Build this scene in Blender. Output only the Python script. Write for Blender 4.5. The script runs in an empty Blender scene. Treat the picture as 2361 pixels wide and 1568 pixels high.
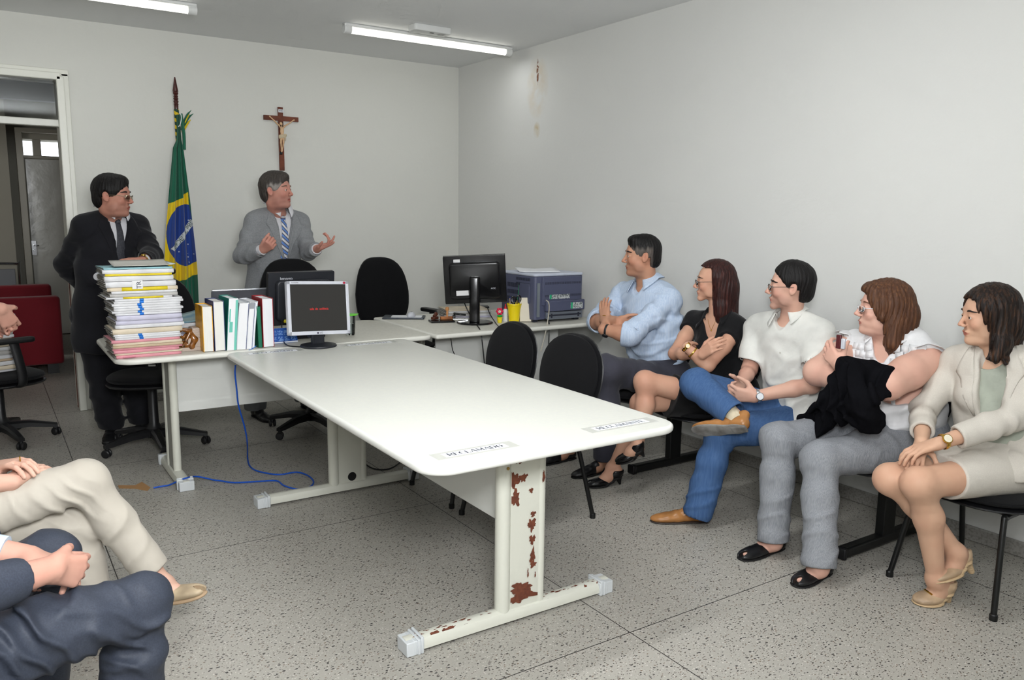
import bpy, math, random
import numpy as np
from mathutils import Vector, Matrix

random.seed(7)
SC = bpy.context.scene
COL = SC.collection
V3 = lambda *a: np.array(a, float)

# ------------------------------------------------------------------ camera
FPX = 1848.32
YAW, PIT, ROL = math.radians(33.5106), math.radians(8.9434), math.radians(0.7173)
CAMP = V3(0, 0, 1.5)
_f = V3(math.sin(YAW)*math.cos(PIT), math.cos(YAW)*math.cos(PIT), -math.sin(PIT))
_r0 = V3(math.cos(YAW), -math.sin(YAW), 0)
_u0 = np.cross(_r0, _f)
CR = math.cos(ROL)*_r0 + math.sin(ROL)*_u0
CU = -math.sin(ROL)*_r0 + math.cos(ROL)*_u0
CF = _f
cd = bpy.data.cameras.new('camera')
cam = bpy.data.objects.new('camera', cd)
COL.objects.link(cam)
cd.sensor_width = 36.0
cd.lens = FPX/2361*36.0
cd.clip_start = 0.05
cam.matrix_world = Matrix(((CR[0], CU[0], -CF[0], CAMP[0]), (CR[1], CU[1], -CF[1], CAMP[1]), (CR[2], CU[2], -CF[2], CAMP[2]), (0, 0, 0, 1)))
SC.camera = cam

def _ray(px, py): return (px-1180.5)/FPX*CR - (py-784)/FPX*CU + CF
def UX(px, py, x): d = _ray(px, py); return CAMP + (x/d[0])*d      # point of the photo on a plane x = const
def UY(px, py, y): d = _ray(px, py); return CAMP + (y/d[1])*d
def UZ(px, py, z): d = _ray(px, py); return CAMP + ((z-1.5)/d[2])*d
def PX(P):
    v = np.asarray(P, float)-CAMP; z = v@CF
    return 1180.5+FPX*(v@CR)/z, 784-FPX*(v@CU)/z

# --------------------------------------------------------------- materials
def lin(c):
    c = c/255.0
    return c/12.92 if c <= .04045 else ((c+.055)/1.055)**2.4
def col(rgb): return (lin(rgb[0]), lin(rgb[1]), lin(rgb[2]), 1)
_mats = {}
def mat(name, rgb, rough=.5, metal=0., bump=None, var=None, spec=.5, sheen=0., emit=None, alpha=None, trans=0., ior=1.45, sss=0., coat=0., stretch=(1, 1, 1)):
    """bump=(scale,strength,distance)  var=(scale,rgb2,lo,hi)"""
    if name in _mats: return _mats[name]
    m = bpy.data.materials.new(name); m.use_nodes = True
    nt = m.node_tree; b = nt.nodes['Principled BSDF']
    b.inputs['Base Color'].default_value = col(rgb)
    b.inputs['Roughness'].default_value = rough
    b.inputs['Metallic'].default_value = metal
    b.inputs['Specular IOR Level'].default_value = spec
    b.inputs['IOR'].default_value = ior
    if sheen: b.inputs['Sheen Weight'].default_value = sheen
    if coat: b.inputs['Coat Weight'].default_value = coat
    if trans: b.inputs['Transmission Weight'].default_value = trans
    if sss:
        b.inputs['Subsurface Weight'].default_value = sss
        b.inputs['Subsurface Radius'].default_value = (.012, .005, .003)
        b.inputs['Subsurface Scale'].default_value = 1.0
    if emit:
        b.inputs['Emission Color'].default_value = col(emit[0]); b.inputs['Emission Strength'].default_value = emit[1]
    if bump or var:
        tc = nt.nodes.new('ShaderNodeTexCoord'); mp = nt.nodes.new('ShaderNodeMapping')
        mp.inputs['Scale'].default_value = stretch
        nt.links.new(tc.outputs['Object'], mp.inputs['Vector'])
    if bump:
        n = nt.nodes.new('ShaderNodeTexNoise'); n.inputs['Scale'].default_value = bump[0]; n.inputs['Detail'].default_value = 5
        bp = nt.nodes.new('ShaderNodeBump'); bp.inputs['Strength'].default_value = bump[1]; bp.inputs['Distance'].default_value = bump[2]
        nt.links.new(mp.outputs[0], n.inputs['Vector']); nt.links.new(n.outputs['Fac'], bp.inputs['Height']); nt.links.new(bp.outputs[0], b.inputs['Normal'])
    if var:
        n2 = nt.nodes.new('ShaderNodeTexNoise'); n2.inputs['Scale'].default_value = var[0]; n2.inputs['Detail'].default_value = 4
        r = nt.nodes.new('ShaderNodeValToRGB'); r.color_ramp.elements[0].color = col(rgb); r.color_ramp.elements[1].color = col(var[1])
        r.color_ramp.elements[0].position = var[2]; r.color_ramp.elements[1].position = var[3]
        nt.links.new(mp.outputs[0], n2.inputs['Vector']); nt.links.new(n2.outputs['Fac'], r.inputs[0]); nt.links.new(r.outputs[0], b.inputs['Base Color'])
    _mats[name] = m
    return m

# ------------------------------------------------------------ object helpers
def tag(o, label=None, cat=None, group=None, kind=None):
    if label: o['label'] = label
    if cat: o['category'] = cat
    if group: o['group'] = group
    if kind: o['kind'] = kind
    return o
def empty(name, loc, rz=0, label=None, cat=None, group=None, kind=None):
    o = bpy.data.objects.new(name, None); COL.objects.link(o)
    o.location = Vector([float(c) for c in loc]); o.rotation_euler = (0, 0, rz); o.empty_display_size = .05
    return tag(o, label, cat, group, kind)
def copy_tree(o, parent=None):
    c = o.copy(); COL.objects.link(c); c.parent = parent
    for ch in [x for x in bpy.data.objects if x.parent == o]: copy_tree(ch, c)
    return c
def mkmesh(name, V, F, mats, mi=None, smooth=True, ang=35):
    me = bpy.data.meshes.new(name)
    V = np.asarray(V, np.float32)
    if isinstance(F, np.ndarray):
        n = len(F); k = F.shape[1]
        me.vertices.add(len(V)); me.vertices.foreach_set('co', V.ravel())
        me.loops.add(n*k); me.loops.foreach_set('vertex_index', F.astype(np.int32).ravel())
        me.polygons.add(n); me.polygons.foreach_set('loop_start', np.arange(0, n*k, k, dtype=np.int32))
        me.update(calc_edges=True)
    else:
        me.from_pydata([tuple(map(float, v)) for v in V], [], F)
        me.update()
    for m in mats: me.materials.append(m)
    if mi is not None: me.polygons.foreach_set('material_index', np.asarray(mi, np.int32))
    if smooth:
        me.shade_smooth()
        if ang: me.set_sharp_from_angle(angle=math.radians(ang))
    return me

class MB:
    """collects shapes into one mesh"""
    def __init__(s): s.V, s.F, s.M, s.m, s.X = [], [], [], 0, None
    def _add(s, vs, fs, m=None):
        b = len(s.V)
        for v in vs:
            v = Vector([float(c) for c in v])
            if s.X is not None: v = s.X @ v
            s.V.append(v)
        for f in fs: s.F.append(tuple(b+i for i in f)); s.M.append(s.m if m is None else m)
        return s
    def box(s, c, d, rz=0, rot=None, m=None):
        R = rot if rot is not None else Matrix.Rotation(rz, 3, 'Z')
        c = Vector([float(q) for q in c]); vs = []
        for x in (-.5, .5):
            for y in (-.5, .5):
                for z in (-.5, .5): vs.append(c+R @ Vector((x*d[0], y*d[1], z*d[2])))
        return s._add(vs, [(0, 1, 3, 2), (4, 6, 7, 5), (0, 4, 5, 1), (2, 3, 7, 6), (0, 2, 6, 4), (1, 5, 7, 3)], m)
    def tube(s, pts, r, n=8, m=None, caps=True, ref=(0, 0, 1), flat=1.0):
        pts = [Vector([float(q) for q in p]) for p in pts]; N = len(pts)
        rr = r if hasattr(r, '__len__') else [r]*N
        vs = []; ref = Vector(ref); prev = None
        for i, p in enumerate(pts):
            t = (pts[min(i+1, N-1)]-pts[max(i-1, 0)])
            t = t.normalized() if t.length > 1e-9 else Vector((0, 0, 1))
            if prev is None:
                a = ref if abs(ref.dot(t)) < .95 else Vector((1, 0, 0)); u = (a-a.dot(t)*t).normalized()
            else: u = (prev-prev.dot(t)*t).normalized()
            prev = u; w = t.cross(u)
            for k in range(n):
                q = 2*math.pi*k/n; vs.append(p+rr[i]*(math.cos(q)*u*flat+math.sin(q)*w))
        fs = [(i*n+k, i*n+(k+1) % n, (i+1)*n+(k+1) % n, (i+1)*n+k) for i in range(N-1) for k in range(n)]
        if caps: fs += [tuple(reversed(range(n))), tuple((N-1)*n+k for k in range(n))]
        return s._add(vs, fs, m)
    def lathe(s, prof, c=(0, 0, 0), n=24, m=None, axis=None, sx=1, sy=1):
        vs = []; c = Vector([float(q) for q in c]); R = Matrix.Identity(3)
        if axis is not None: R = Vector((0, 0, 1)).rotation_difference(Vector(axis)).to_matrix()
        for r, z in prof:
            for k in range(n): q = 2*math.pi*k/n; vs.append(c+R @ Vector((r*math.cos(q)*sx, r*math.sin(q)*sy, z)))
        N = len(prof)
        fs = [(i*n+k, i*n+(k+1) % n, (i+1)*n+(k+1) % n, (i+1)*n+k) for i in range(N-1) for k in range(n)]
        if prof[0][0] > 1e-6: fs.append(tuple(reversed(range(n))))
        if prof[-1][0] > 1e-6: fs.append(tuple((N-1)*n+k for k in range(n)))
        return s._add(vs, fs, m)
    def sphere(s, c, r, m=None, n=12, sc=(1, 1, 1), R=None):
        prof = []; vs = []; c = Vector([float(q) for q in c]); k2 = n//2
        for i in range(k2+1):
            a = math.pi*i/k2
            for k in range(n):
                q = 2*math.pi*k/n; v = Vector((math.sin(a)*math.cos(q)*sc[0], math.sin(a)*math.sin(q)*sc[1], -math.cos(a)*sc[2]))*r
                vs.append(c+(R @ v if R else v))
        fs = [(i*n+k, i*n+(k+1) % n, (i+1)*n+(k+1) % n, (i+1)*n+k) for i in range(k2) for k in range(n)]
        return s._add(vs, fs, m)
    def slab(s, outline, z0, z1, er=0.0, m=None, steps=4, mtop=None):
        """outline ccw [(x,y)], edge rounded by er"""
        n = len(outline); P = [Vector(p) for p in outline]
        def off(d):
            out = []
            for i in range(n):
                a, b, c = P[i-1], P[i], P[(i+1) % n]
                t1 = (b-a); t2 = (c-b)
                t1 = t1.normalized() if t1.length > 1e-9 else t2.normalized(); t2 = t2.normalized() if t2.length > 1e-9 else t1
                nn = Vector((-(t1.y+t2.y), t1.x+t2.x)); nn = nn.normalized() if nn.length > 1e-9 else nn
                out.append(b+nn*d)
            return out
        rings = []
        if er > 0:
            for i in range(steps+1): a = math.pi/2*i/steps; rings.append((er*(1-math.sin(a)), z0+er*(1-math.cos(a))))
            for i in range(steps+1): a = math.pi/2*i/steps; rings.append((er*(1-math.cos(a)), z1-er*(1-math.sin(a))))
        else: rings = [(0, z0), (0, z1)]
        vs = []
        for d, z in rings: vs += [(p.x, p.y, z) for p in off(d)]
        N = len(rings)
        s._add(vs, [(i*n+k, i*n+(k+1) % n, (i+1)*n+(k+1) % n, (i+1)*n+k) for i in range(N-1) for k in range(n)]+[tuple(reversed(range(n)))], m)
        b = len(s.V)-n
        s.F.append(tuple(b+k for k in range(n))); s.M.append((s.m if m is None else m) if mtop is None else mtop)
        return s
    def grid(s, fn, nu, nv, m=None, mf=None, closeu=False):
        vs = [fn(i/(nu if closeu else nu), j/nv) for j in range(nv+1) for i in range(nu+1)]
        b = len(s.V); s._add(vs, [])
        for j in range(nv):
            for i in range(nu):
                a = b+j*(nu+1)+i
                s.F.append((a, a+1, a+nu+2, a+nu+1)); s.M.append(mf((i+.5)/nu, (j+.5)/nv) if mf else (s.m if m is None else m))
        return s
    def poly(s, pts, m=None): return s._add(pts, [tuple(range(len(pts)))], m)
    def build(s, name, mats, parent=None, bevel=0, solid=0, smooth=True, ang=35, origin=None, seg=2, sub=0):
        if not isinstance(mats, (list, tuple)): mats = [mats]
        O = Vector([float(c) for c in origin]) if origin is not None else Vector((0, 0, 0))
        me = mkmesh(name, [v-O for v in s.V], s.F, mats, s.M, smooth, ang)
        o = bpy.data.objects.new(name, me); COL.objects.link(o)
        if parent is not None: o.parent = parent
        elif origin is not None: o.location = O
        if solid: md = o.modifiers.new('solid', 'SOLIDIFY'); md.thickness = solid; md.offset = 0
        if sub: md = o.modifiers.new('sub', 'SUBSURF'); md.levels = md.render_levels = sub
        if bevel: md = o.modifiers.new('bevel', 'BEVEL'); md.width = bevel; md.segments = seg; md.limit_method = 'ANGLE'; md.angle_limit = math.radians(40)
        return o
def rrect(x0, y0, x1, y1, r, n=6):
    """rounded rectangle, ccw; r one number or four (sw, se, ne, nw)"""
    rs = r if hasattr(r, '__len__') else (r,)*4; out = []
    for (cx, cy, a0, q) in ((x0+rs[0], y0+rs[0], 180, rs[0]), (x1-rs[1], y0+rs[1], 270, rs[1]), (x1-rs[2], y1-rs[2], 0, rs[2]), (x0+rs[3], y1-rs[3], 90, rs[3])):
        for i in range(n+1): a = math.radians(a0+90*i/n); out.append((cx+q*math.cos(a), cy+q*math.sin(a)))
    return out
def spline(pts, n=8):
    P = [np.array(p, float) for p in pts]; P = [2*P[0]-P[1]]+P+[2*P[-1]-P[-2]]; out = []
    for i in range(1, len(P)-2):
        for k in range(n):
            t = k/n; a, b, c, d = P[i-1:i+3]
            out.append(.5*((2*b)+(-a+c)*t+(2*a-5*b+4*c-d)*t*t+(-a+3*b-3*c+d)*t**3))
    out.append(P[-2]); return out

# stroke lettering: glyph = list of polylines on a 0..1 x 0..1 cell, with width
GL = {
 'R': (.78, [[(.12, 0), (.12, 1)], [(.12, 1), (.5, 1), (.68, .88), (.68, .64), (.5, .52), (.12, .52)], [(.38, .52), (.78, 0)]]),
 'E': (.7, [[(.12, 0), (.12, 1)], [(.12, 1), (.66, 1), (.66, .88)], [(.12, .52), (.5, .52)], [(.12, 0), (.68, 0), (.68, .14)]]),
 'C': (.8, [[(.74, .78), (.62, .96), (.42, 1), (.2, .86), (.08, .5), (.2, .14), (.42, 0), (.62, .04), (.76, .2)]]),
 'L': (.66, [[(.12, 1), (.12, 0)], [(.12, 0), (.62, 0), (.62, .14)]]),
 'A': (.86, [[(.04, 0), (.43, 1)], [(.43, 1), (.82, 0)], [(.2, .36), (.66, .36)]]),
 'M': (1.0, [[(.1, 0), (.14, 1)], [(.14, 1), (.5, .1)], [(.5, .1), (.86, 1)], [(.86, 1), (.9, 0)]]),
 'D': (.84, [[(.12, 0), (.12, 1)], [(.12, 1), (.46, 1), (.68, .84), (.76, .5), (.68, .16), (.46, 0), (.12, 0)]]),
 'O': (.88, [[(.44, 1), (.2, .9), (.07, .5), (.2, .1), (.44, 0), (.68, .1), (.81, .5), (.68, .9), (.44, 1)]]),
 'N': (.88, [[(.12, 0), (.12, 1)], [(.12, 1), (.76, 0)], [(.76, 0), (.76, 1)]]),
 'T': (.74, [[(.37, 0), (.37, 1)], [(.04, .88), (.04, 1), (.7, 1), (.7, .88)]]),
 'P': (.72, [[(.12, 0), (.12, 1)], [(.12, 1), (.5, 1), (.68, .88), (.68, .62), (.5, .48), (.12, .48)]]),
 'G': (.84, [[(.74, .8), (.6, .97), (.42, 1), (.2, .86), (.08, .5), (.2, .14), (.42, 0), (.64, .06), (.74, .2), (.74, .44), (.5, .44)]]),
 'S': (.7, [[(.6, .82), (.46, 1), (.24, .98), (.12, .8), (.2, .6), (.5, .45), (.62, .26), (.5, .04), (.26, 0), (.1, .18)]]),
 'I': (.3, [[(.15, 0), (.15, 1)]]),
 ' ': (.4, [])}
def strokes(text, h, w=.09, serif=True, sp=.12):
    """quads (2-D, list of 4 points) for a line of lettering; width of text returned too"""
    x = 0; Q = []
    def seg(a, b, ww):
        a = np.array(a); b = np.array(b); t = b-a; L = np.hypot(*t)
        if L < 1e-6: return
        t = t/L; n = np.array((-t[1], t[0]))*ww/2; a = a-t*ww*.3; b = b+t*ww*.3
        Q.append([a-n, b-n, b+n, a+n])
    for ch in text:
        gw, pl = GL[ch]
        for i, p in enumerate(pl):
            for a, b in zip(p[:-1], p[1:]):
                thin = serif and (abs(b[1]-a[1]) < .2 or (ch in 'AMN' and b[1] > a[1]) or (ch in 'N' and a[0] == b[0]))
                seg((x+a[0]*h, a[1]*h), (x+b[0]*h, b[1]*h), h*w*(.45 if thin else 1.2 if serif else 1))
            if serif:
                for e in (p[0], p[-1]):
                    if e[1] in (0, 1) and ch not in 'COGS' and not (ch in 'ELTDRP' and abs(e[0]-.12) > .02 and ch != 'R' and ch != 'T'):
                        seg((x+(e[0]-.1)*h, e[1]*h), (x+(e[0]+.1)*h, e[1]*h), h*w*.4)
        x += (gw+sp)*h
    return Q, x-sp*h
def lettering(mb, text, h, org, ux, uy, m=0, w=.09, serif=True, center=False):
    Q, W = strokes(text, h, w, serif); org = np.array(org, float); ux = np.array(ux, float); uy = np.array(uy, float)
    if center: org = org-ux*W/2
    for q in Q: mb.poly([org+ux*p[0]+uy*p[1] for p in q], m)
    return W
def text_obj(name, txt, size, m, loc, ux, uy, parent=None, align='CENTER', depth=.0004, scx=1.0):
    """sans lettering from Blender's own font, as a mesh in parent's local frame"""
    cu = bpy.data.curves.new('lettering', 'FONT'); cu.body = txt; cu.size = size; cu.align_x = align; cu.align_y = 'CENTER'; cu.extrude = depth; cu.resolution_u = 3
    t = bpy.data.objects.new('lettering', cu); COL.objects.link(t)
    bpy.context.view_layer.update()
    me = bpy.data.meshes.new_from_object(t); bpy.data.objects.remove(t); bpy.data.curves.remove(cu)
    ux = Vector(ux).normalized(); uy = Vector(uy).normalized(); uz = ux.cross(uy)
    for v in me.vertices: c = v.co; v.co = Vector(loc)+ux*c.x*scx+uy*c.y+uz*c.z
    me.materials.clear(); me.materials.append(m)
    o = bpy.data.objects.new(name, me); COL.objects.link(o); o.parent = parent
    return o

# ---------------------------------------------------------------- sculpting
def nz(v): v = np.asarray(v, float); return v/max(np.linalg.norm(v), 1e-9)
def frame(fwd, up=(0, 0, 1)):
    f = nz(fwd); l = nz(np.cross(up, f)); u = np.cross(f, l); return np.stack([f, l, u], 1)   # columns: forward, left, up
class Sculpt:
    def __init__(s, vox): s.vox = vox; s.P = []; s.D = []
    def add(s, fn, lo, hi, k, op='u'): s.P.append((fn, np.array(lo)-k, np.array(hi)+k, max(k, 1e-4), op)); return s
    def rc(s, a, b, ra, rb=None, k=.015, n=None, f=1., op='u'):
        a = np.array(a, float); b = np.array(b, float); rb = ra if rb is None else rb
        ba = b-a; L2 = max(ba@ba, 1e-9); N = None if n is None else nz(n)
        if N is not None:
            M = np.eye(3)+(1/f-1)*np.outer(N, N); ba2 = M@ba; L2 = max(ba2@ba2, 1e-9)
        def fn(X, Y, Z):
            x, y, z = X-a[0], Y-a[1], Z-a[2]
            if N is None: px, py, pz, q = x, y, z, ba
            else:
                g = (x*N[0]+y*N[1]+z*N[2])*(1/f-1); px, py, pz, q = x+g*N[0], y+g*N[1], z+g*N[2], ba2
            t = np.clip((px*q[0]+py*q[1]+pz*q[2])/L2, 0, 1)
            d = np.sqrt((px-q[0]*t)**2+(py-q[1]*t)**2+(pz-q[2]*t)**2)-(ra+(rb-ra)*t)
            return d*(min(f, 1) if N is not None else 1)
        R = max(ra, rb)*max(1, f); return s.add(fn, np.minimum(a, b)-R, np.maximum(a, b)+R, k, op)
    def ell(s, c, r, R=None, k=.015, op='u'):
        c = np.array(c, float); r = np.array(r if hasattr(r, '__len__') else (r, r, r), float); R = np.eye(3) if R is None else R
        A = R.T/r[:, None]; m = r.min()
        def fn(X, Y, Z):
            x, y, z = X-c[0], Y-c[1], Z-c[2]
            u = A[0, 0]*x+A[0, 1]*y+A[0, 2]*z; v = A[1, 0]*x+A[1, 1]*y+A[1, 2]*z; w = A[2, 0]*x+A[2, 1]*y+A[2, 2]*z
            k0 = np.sqrt(u*u+v*v+w*w); k1 = np.sqrt((u/r[0])**2+(v/r[1])**2+(w/r[2])**2)+1e-9
            return k0*(k0-1)/k1
        e = np.abs(R)@r; return s.add(fn, c-e, c+e, k, op)
    def box(s, c, h, R=None, rr=.0, k=.005, op='u'):
        c = np.array(c, float); h = np.array(h, float)-rr; R = np.eye(3) if R is None else R; A = R.T
        def fn(X, Y, Z):
            x, y, z = X-c[0], Y-c[1], Z-c[2]
            q = [np.abs(A[i, 0]*x+A[i, 1]*y+A[i, 2]*z)-h[i] for i in range(3)]
            o = np.sqrt(np.maximum(q[0], 0)**2+np.maximum(q[1], 0)**2+np.maximum(q[2], 0)**2)
            return o+np.minimum(np.maximum(q[0], np.maximum(q[1], q[2])), 0)-rr
        e = np.abs(R)@(h+rr); return s.add(fn, c-e, c+e, k, op)
    def disp(s, fn): s.D.append(fn); return s
    def _comb(s, G, d, k, op):
        if op == 'u':
            h = np.clip(.5+.5*(G-d)/k, 0, 1); return G+(d-G)*h-k*h*(1-h)
        d = -d; h = np.clip(.5+.5*(d-G)/k, 0, 1); return G+(d-G)*h+k*h*(1-h)
    def val(s, p):
        p = np.asarray(p, float); x, y, z = p[..., 0], p[..., 1], p[..., 2]; G = np.full(x.shape, .5)
        for fn, lo, hi, k, op in s.P: G = s._comb(G, fn(x, y, z), k, op)
        return G
    def surf(s, p, d, L=.4, n=160):
        """walk from p+d*L towards p until the surface is met"""
        d = nz(d); ts = np.linspace(L, -.1, n); q = np.asarray(p)[None]+ts[:, None]*d[None]
        v = s.val(q); i = np.argmax(v < 0) if (v < 0).any() else n//2
        return q[i]
    def mesh(s, smooth=1):
        h = s.vox; U = [p for p in s.P if p[4] == 'u']
        lo = np.min([p[1] for p in U], 0)-3*h; hi = np.max([p[2] for p in U], 0)+3*h
        dims = np.ceil((hi-lo)/h).astype(int)+1
        G = np.full(dims, .5, np.float32)
        for fn, a, b, k, op in s.P:
            i0 = np.clip(np.floor((a-lo)/h).astype(int)-2, 0, dims); i1 = np.clip(np.ceil((b-lo)/h).astype(int)+3, 0, dims)
            if (i1 <= i0).any(): continue
            ax = [(lo[q]+h*np.arange(i0[q], i1[q])).astype(np.float32) for q in range(3)]
            sl = tuple(slice(i0[q], i1[q]) for q in range(3))
            d = fn(ax[0][:, None, None], ax[1][None, :, None], ax[2][None, None, :])
            G[sl] = s._comb(G[sl], d, k, op)
        if s.D:
            I = np.nonzero(np.abs(G) < .03)
            P = np.stack([lo[q]+h*I[q] for q in range(3)], 1); v = G[I].astype(float)
            for fn in s.D: v = v-fn(P)
            G[I] = v
        G[0] = G[-1] = .5; G[:, 0] = G[:, -1] = .5; G[:, :, 0] = G[:, :, -1] = .5
        ins = G < 0; nx, ny, nz_ = dims; st = np.array([ny*nz_, nz_, 1], np.int64)
        ids, pts, quads = [], [], []; cnt = 0
        for ax in range(3):
            a = [slice(None)]*3; b = [slice(None)]*3; a[ax] = slice(0, -1); b[ax] = slice(1, None)
            X = ins[tuple(a)] != ins[tuple(b)]; I = np.stack(np.nonzero(X), 1)
            if not len(I): continue
            J = I.copy(); J[:, ax] += 1
            g0 = G[tuple(I.T)]; g1 = G[tuple(J.T)]; t = g0/(g0-g1)
            p = I.astype(float); p[:, ax] += t
            u, w = (ax+1) % 3, (ax+2) % 3; cs = []
            for du, dw in ((0, 0), (-1, 0), (-1, -1), (0, -1)):
                c = I.copy(); c[:, u] += du; c[:, w] += dw; cs.append(c@st)
            q = np.stack(cs, 1); fl = g0 < 0; q[~fl] = q[~fl][:, ::-1]
            quads.append(q); ids.append(q.ravel()); pts.append(np.repeat(p, 4, 0))
        if not quads: return np.zeros((0, 3)), np.zeros((0, 4), int)
        Q = np.concatenate(quads); ids = np.concatenate(ids); pts = np.concatenate(pts)
        un, inv = np.unique(ids, return_inverse=True); c = np.bincount(inv)
        V = np.stack([np.bincount(inv, pts[:, q])/c for q in range(3)], 1)
        F = np.searchsorted(un, Q)
        for _ in range(smooth):
            A = np.zeros_like(V); W = np.zeros(len(V))
            for i in range(4):
                np.add.at(A, F[:, i], V[F[:, (i+1) % 4]]); np.add.at(W, F[:, i], 1)
            V = V*.5+.5*A/np.maximum(W, 1)[:, None]
        return lo+h*V, F
    def build(s, name, mats, parent=None, origin=None, matfn=None, smooth=1, attrs=None):
        if not isinstance(mats, (list, tuple)): mats = [mats]
        V, F = s.mesh(smooth); mi = None
        if matfn is not None: mi = matfn(V[F].mean(1))
        O = np.array(origin, float) if origin is not None else (np.array(parent.location) if parent is not None else np.zeros(3))
        me = mkmesh(name, V-O, F, mats, mi, True, None)
        for k_, fn_ in (attrs or {}).items():
            at = me.attributes.new(k_, 'FLOAT', 'POINT'); at.data.foreach_set('value', np.clip(fn_(V), 0, 1).astype(np.float32))
        o = bpy.data.objects.new(name, me); COL.objects.link(o)
        if parent is not None: o.parent = parent
        else: o.location = Vector(O)
        return o
# ================================================================ THE ROOM
YB, XR, ZC, XL, YF = 6.72, 3.82, 2.827, -2.3, -1.6     # back wall, right wall, ceiling, left wall, front wall
def nodes_mat(name):
    m = bpy.data.materials.new(name); m.use_nodes = True; nt = m.node_tree; b = nt.nodes['Principled BSDF']
    def N(t, **kw):
        n = nt.nodes.new('ShaderNode'+t)
        for k, v in kw.items():
            if k in n.inputs: n.inputs[k].default_value = v
            else: setattr(n, k, v)
        return n
    return m, nt, b, N, nt.links.new
def mathn(N, L, op, a, b=None, c=None):
    n = N('Math', operation=op)
    for i, x in enumerate((a, b, c)):
        if x is None: continue
        if isinstance(x, (int, float)): n.inputs[i].default_value = x
        else: L(x, n.inputs[i])
    return n.outputs[0]
def mixc(N, L, f, a, b):
    n = N('Mix', data_type='RGBA')
    if isinstance(f, (int, float)): n.inputs[0].default_value = f
    else: L(f, n.inputs[0])
    for s, x in ((n.inputs[6], a), (n.inputs[7], b)):
        if isinstance(x, tuple): s.default_value = x
        else: L(x, s)
    return n.outputs[2]

def terrazzo(name, base, dark, light, joints=True):
    m, nt, b, N, L = nodes_mat(name)
    tc = N('TexCoord'); co = tc.outputs['Object']
    nz0 = N('TexNoise', Scale=1.3, Detail=3.0); L(co, nz0.inputs['Vector'])
    c = mixc(N, L, nz0.outputs['Fac'], col(base), col((base[0]-14, base[1]-13, base[2]-14)))
    nz1 = N('TexNoise', Scale=140.0, Detail=2.0); L(co, nz1.inputs['Vector'])
    c = mixc(N, L, mathn(N, L, 'MULTIPLY', nz1.outputs['Fac'], .35), c, col((base[0]-40, base[1]-38, base[2]-40)))
    def chips(scale, thr, pick, color, c, off, stretch=(1, 1, 1), rot=0.):
        mp = N('Mapping'); mp.inputs['Scale'].default_value = stretch; mp.inputs['Location'].default_value = off; mp.inputs['Rotation'].default_value = (0, 0, rot); L(co, mp.inputs['Vector'])
        nn = N('TexNoise', Scale=60.0); L(co, nn.inputs['Vector'])
        ad = N('VectorMath', operation='MULTIPLY_ADD'); L(nn.outputs['Color'], ad.inputs[0]); ad.inputs[1].default_value = (.012, .012, 0); L(mp.outputs[0], ad.inputs[2])
        v = N('TexVoronoi', Scale=scale, Randomness=1.0); v.voronoi_dimensions = '2D'; L(ad.outputs[0], v.inputs['Vector'])
        s = N('SeparateColor'); L(v.outputs['Color'], s.inputs[0])
        sz = mathn(N, L, 'MULTIPLY', s.outputs[1], thr)
        k = mathn(N, L, 'MULTIPLY', mathn(N, L, 'LESS_THAN', v.outputs['Distance'], sz), mathn(N, L, 'LESS_THAN', s.outputs[0], pick))
        return mixc(N, L, k, c, color)
    c = chips(110, .30, .40, col(light), c, (3, 1, 0))
    c = chips(60, .24, .25, col((128, 112, 98)), c, (7, 5, 0), (1, 1.5, 1), .6)
    c = chips(60, .28, .34, col(dark), c, (0, 0, 0), (1, 1.5, 1), .5)
    c = chips(46, .27, .26, col((dark[0]-6, dark[1]-4, dark[2]-2)), c, (11, 2, 0), (1, 1.6, 1), 1.9)
    c = chips(105, .36, .26, col((dark[0]+8, dark[1]+4, dark[2])), c, (1, 12, 0), (1, 1.6, 1), 2.6)
    if joints:
        sp = N('SeparateXYZ'); L(co, sp.inputs[0])
        ks = []
        for ax, o, p in ((0, 1.870, 1.5), (1, 2.022, 1.545)):
            t = mathn(N, L, 'PINGPONG', mathn(N, L, 'SUBTRACT', sp.outputs[ax], o-30*p), p/2)
            # pingpong peaks at p/2, zero on the joint
            ks.append(mathn(N, L, 'LESS_THAN', t, .0022))
        c = mixc(N, L, mathn(N, L, 'MAXIMUM', ks[0], ks[1]), c, col((62, 60, 58)))
    L(c, b.inputs['Base Color'])
    b.inputs['Roughness'].default_value = .42; b.inputs['Specular IOR Level'].default_value = .35
    return m
M_FLOOR = terrazzo('terrazzo', (180, 176, 168), (86, 82, 79), (196, 192, 184))
M_BASE = mat('terrazzo_base', (150, 147, 141), .5, bump=(60, .3, .003), var=(90, (118, 115, 110), .45, .7))

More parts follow.
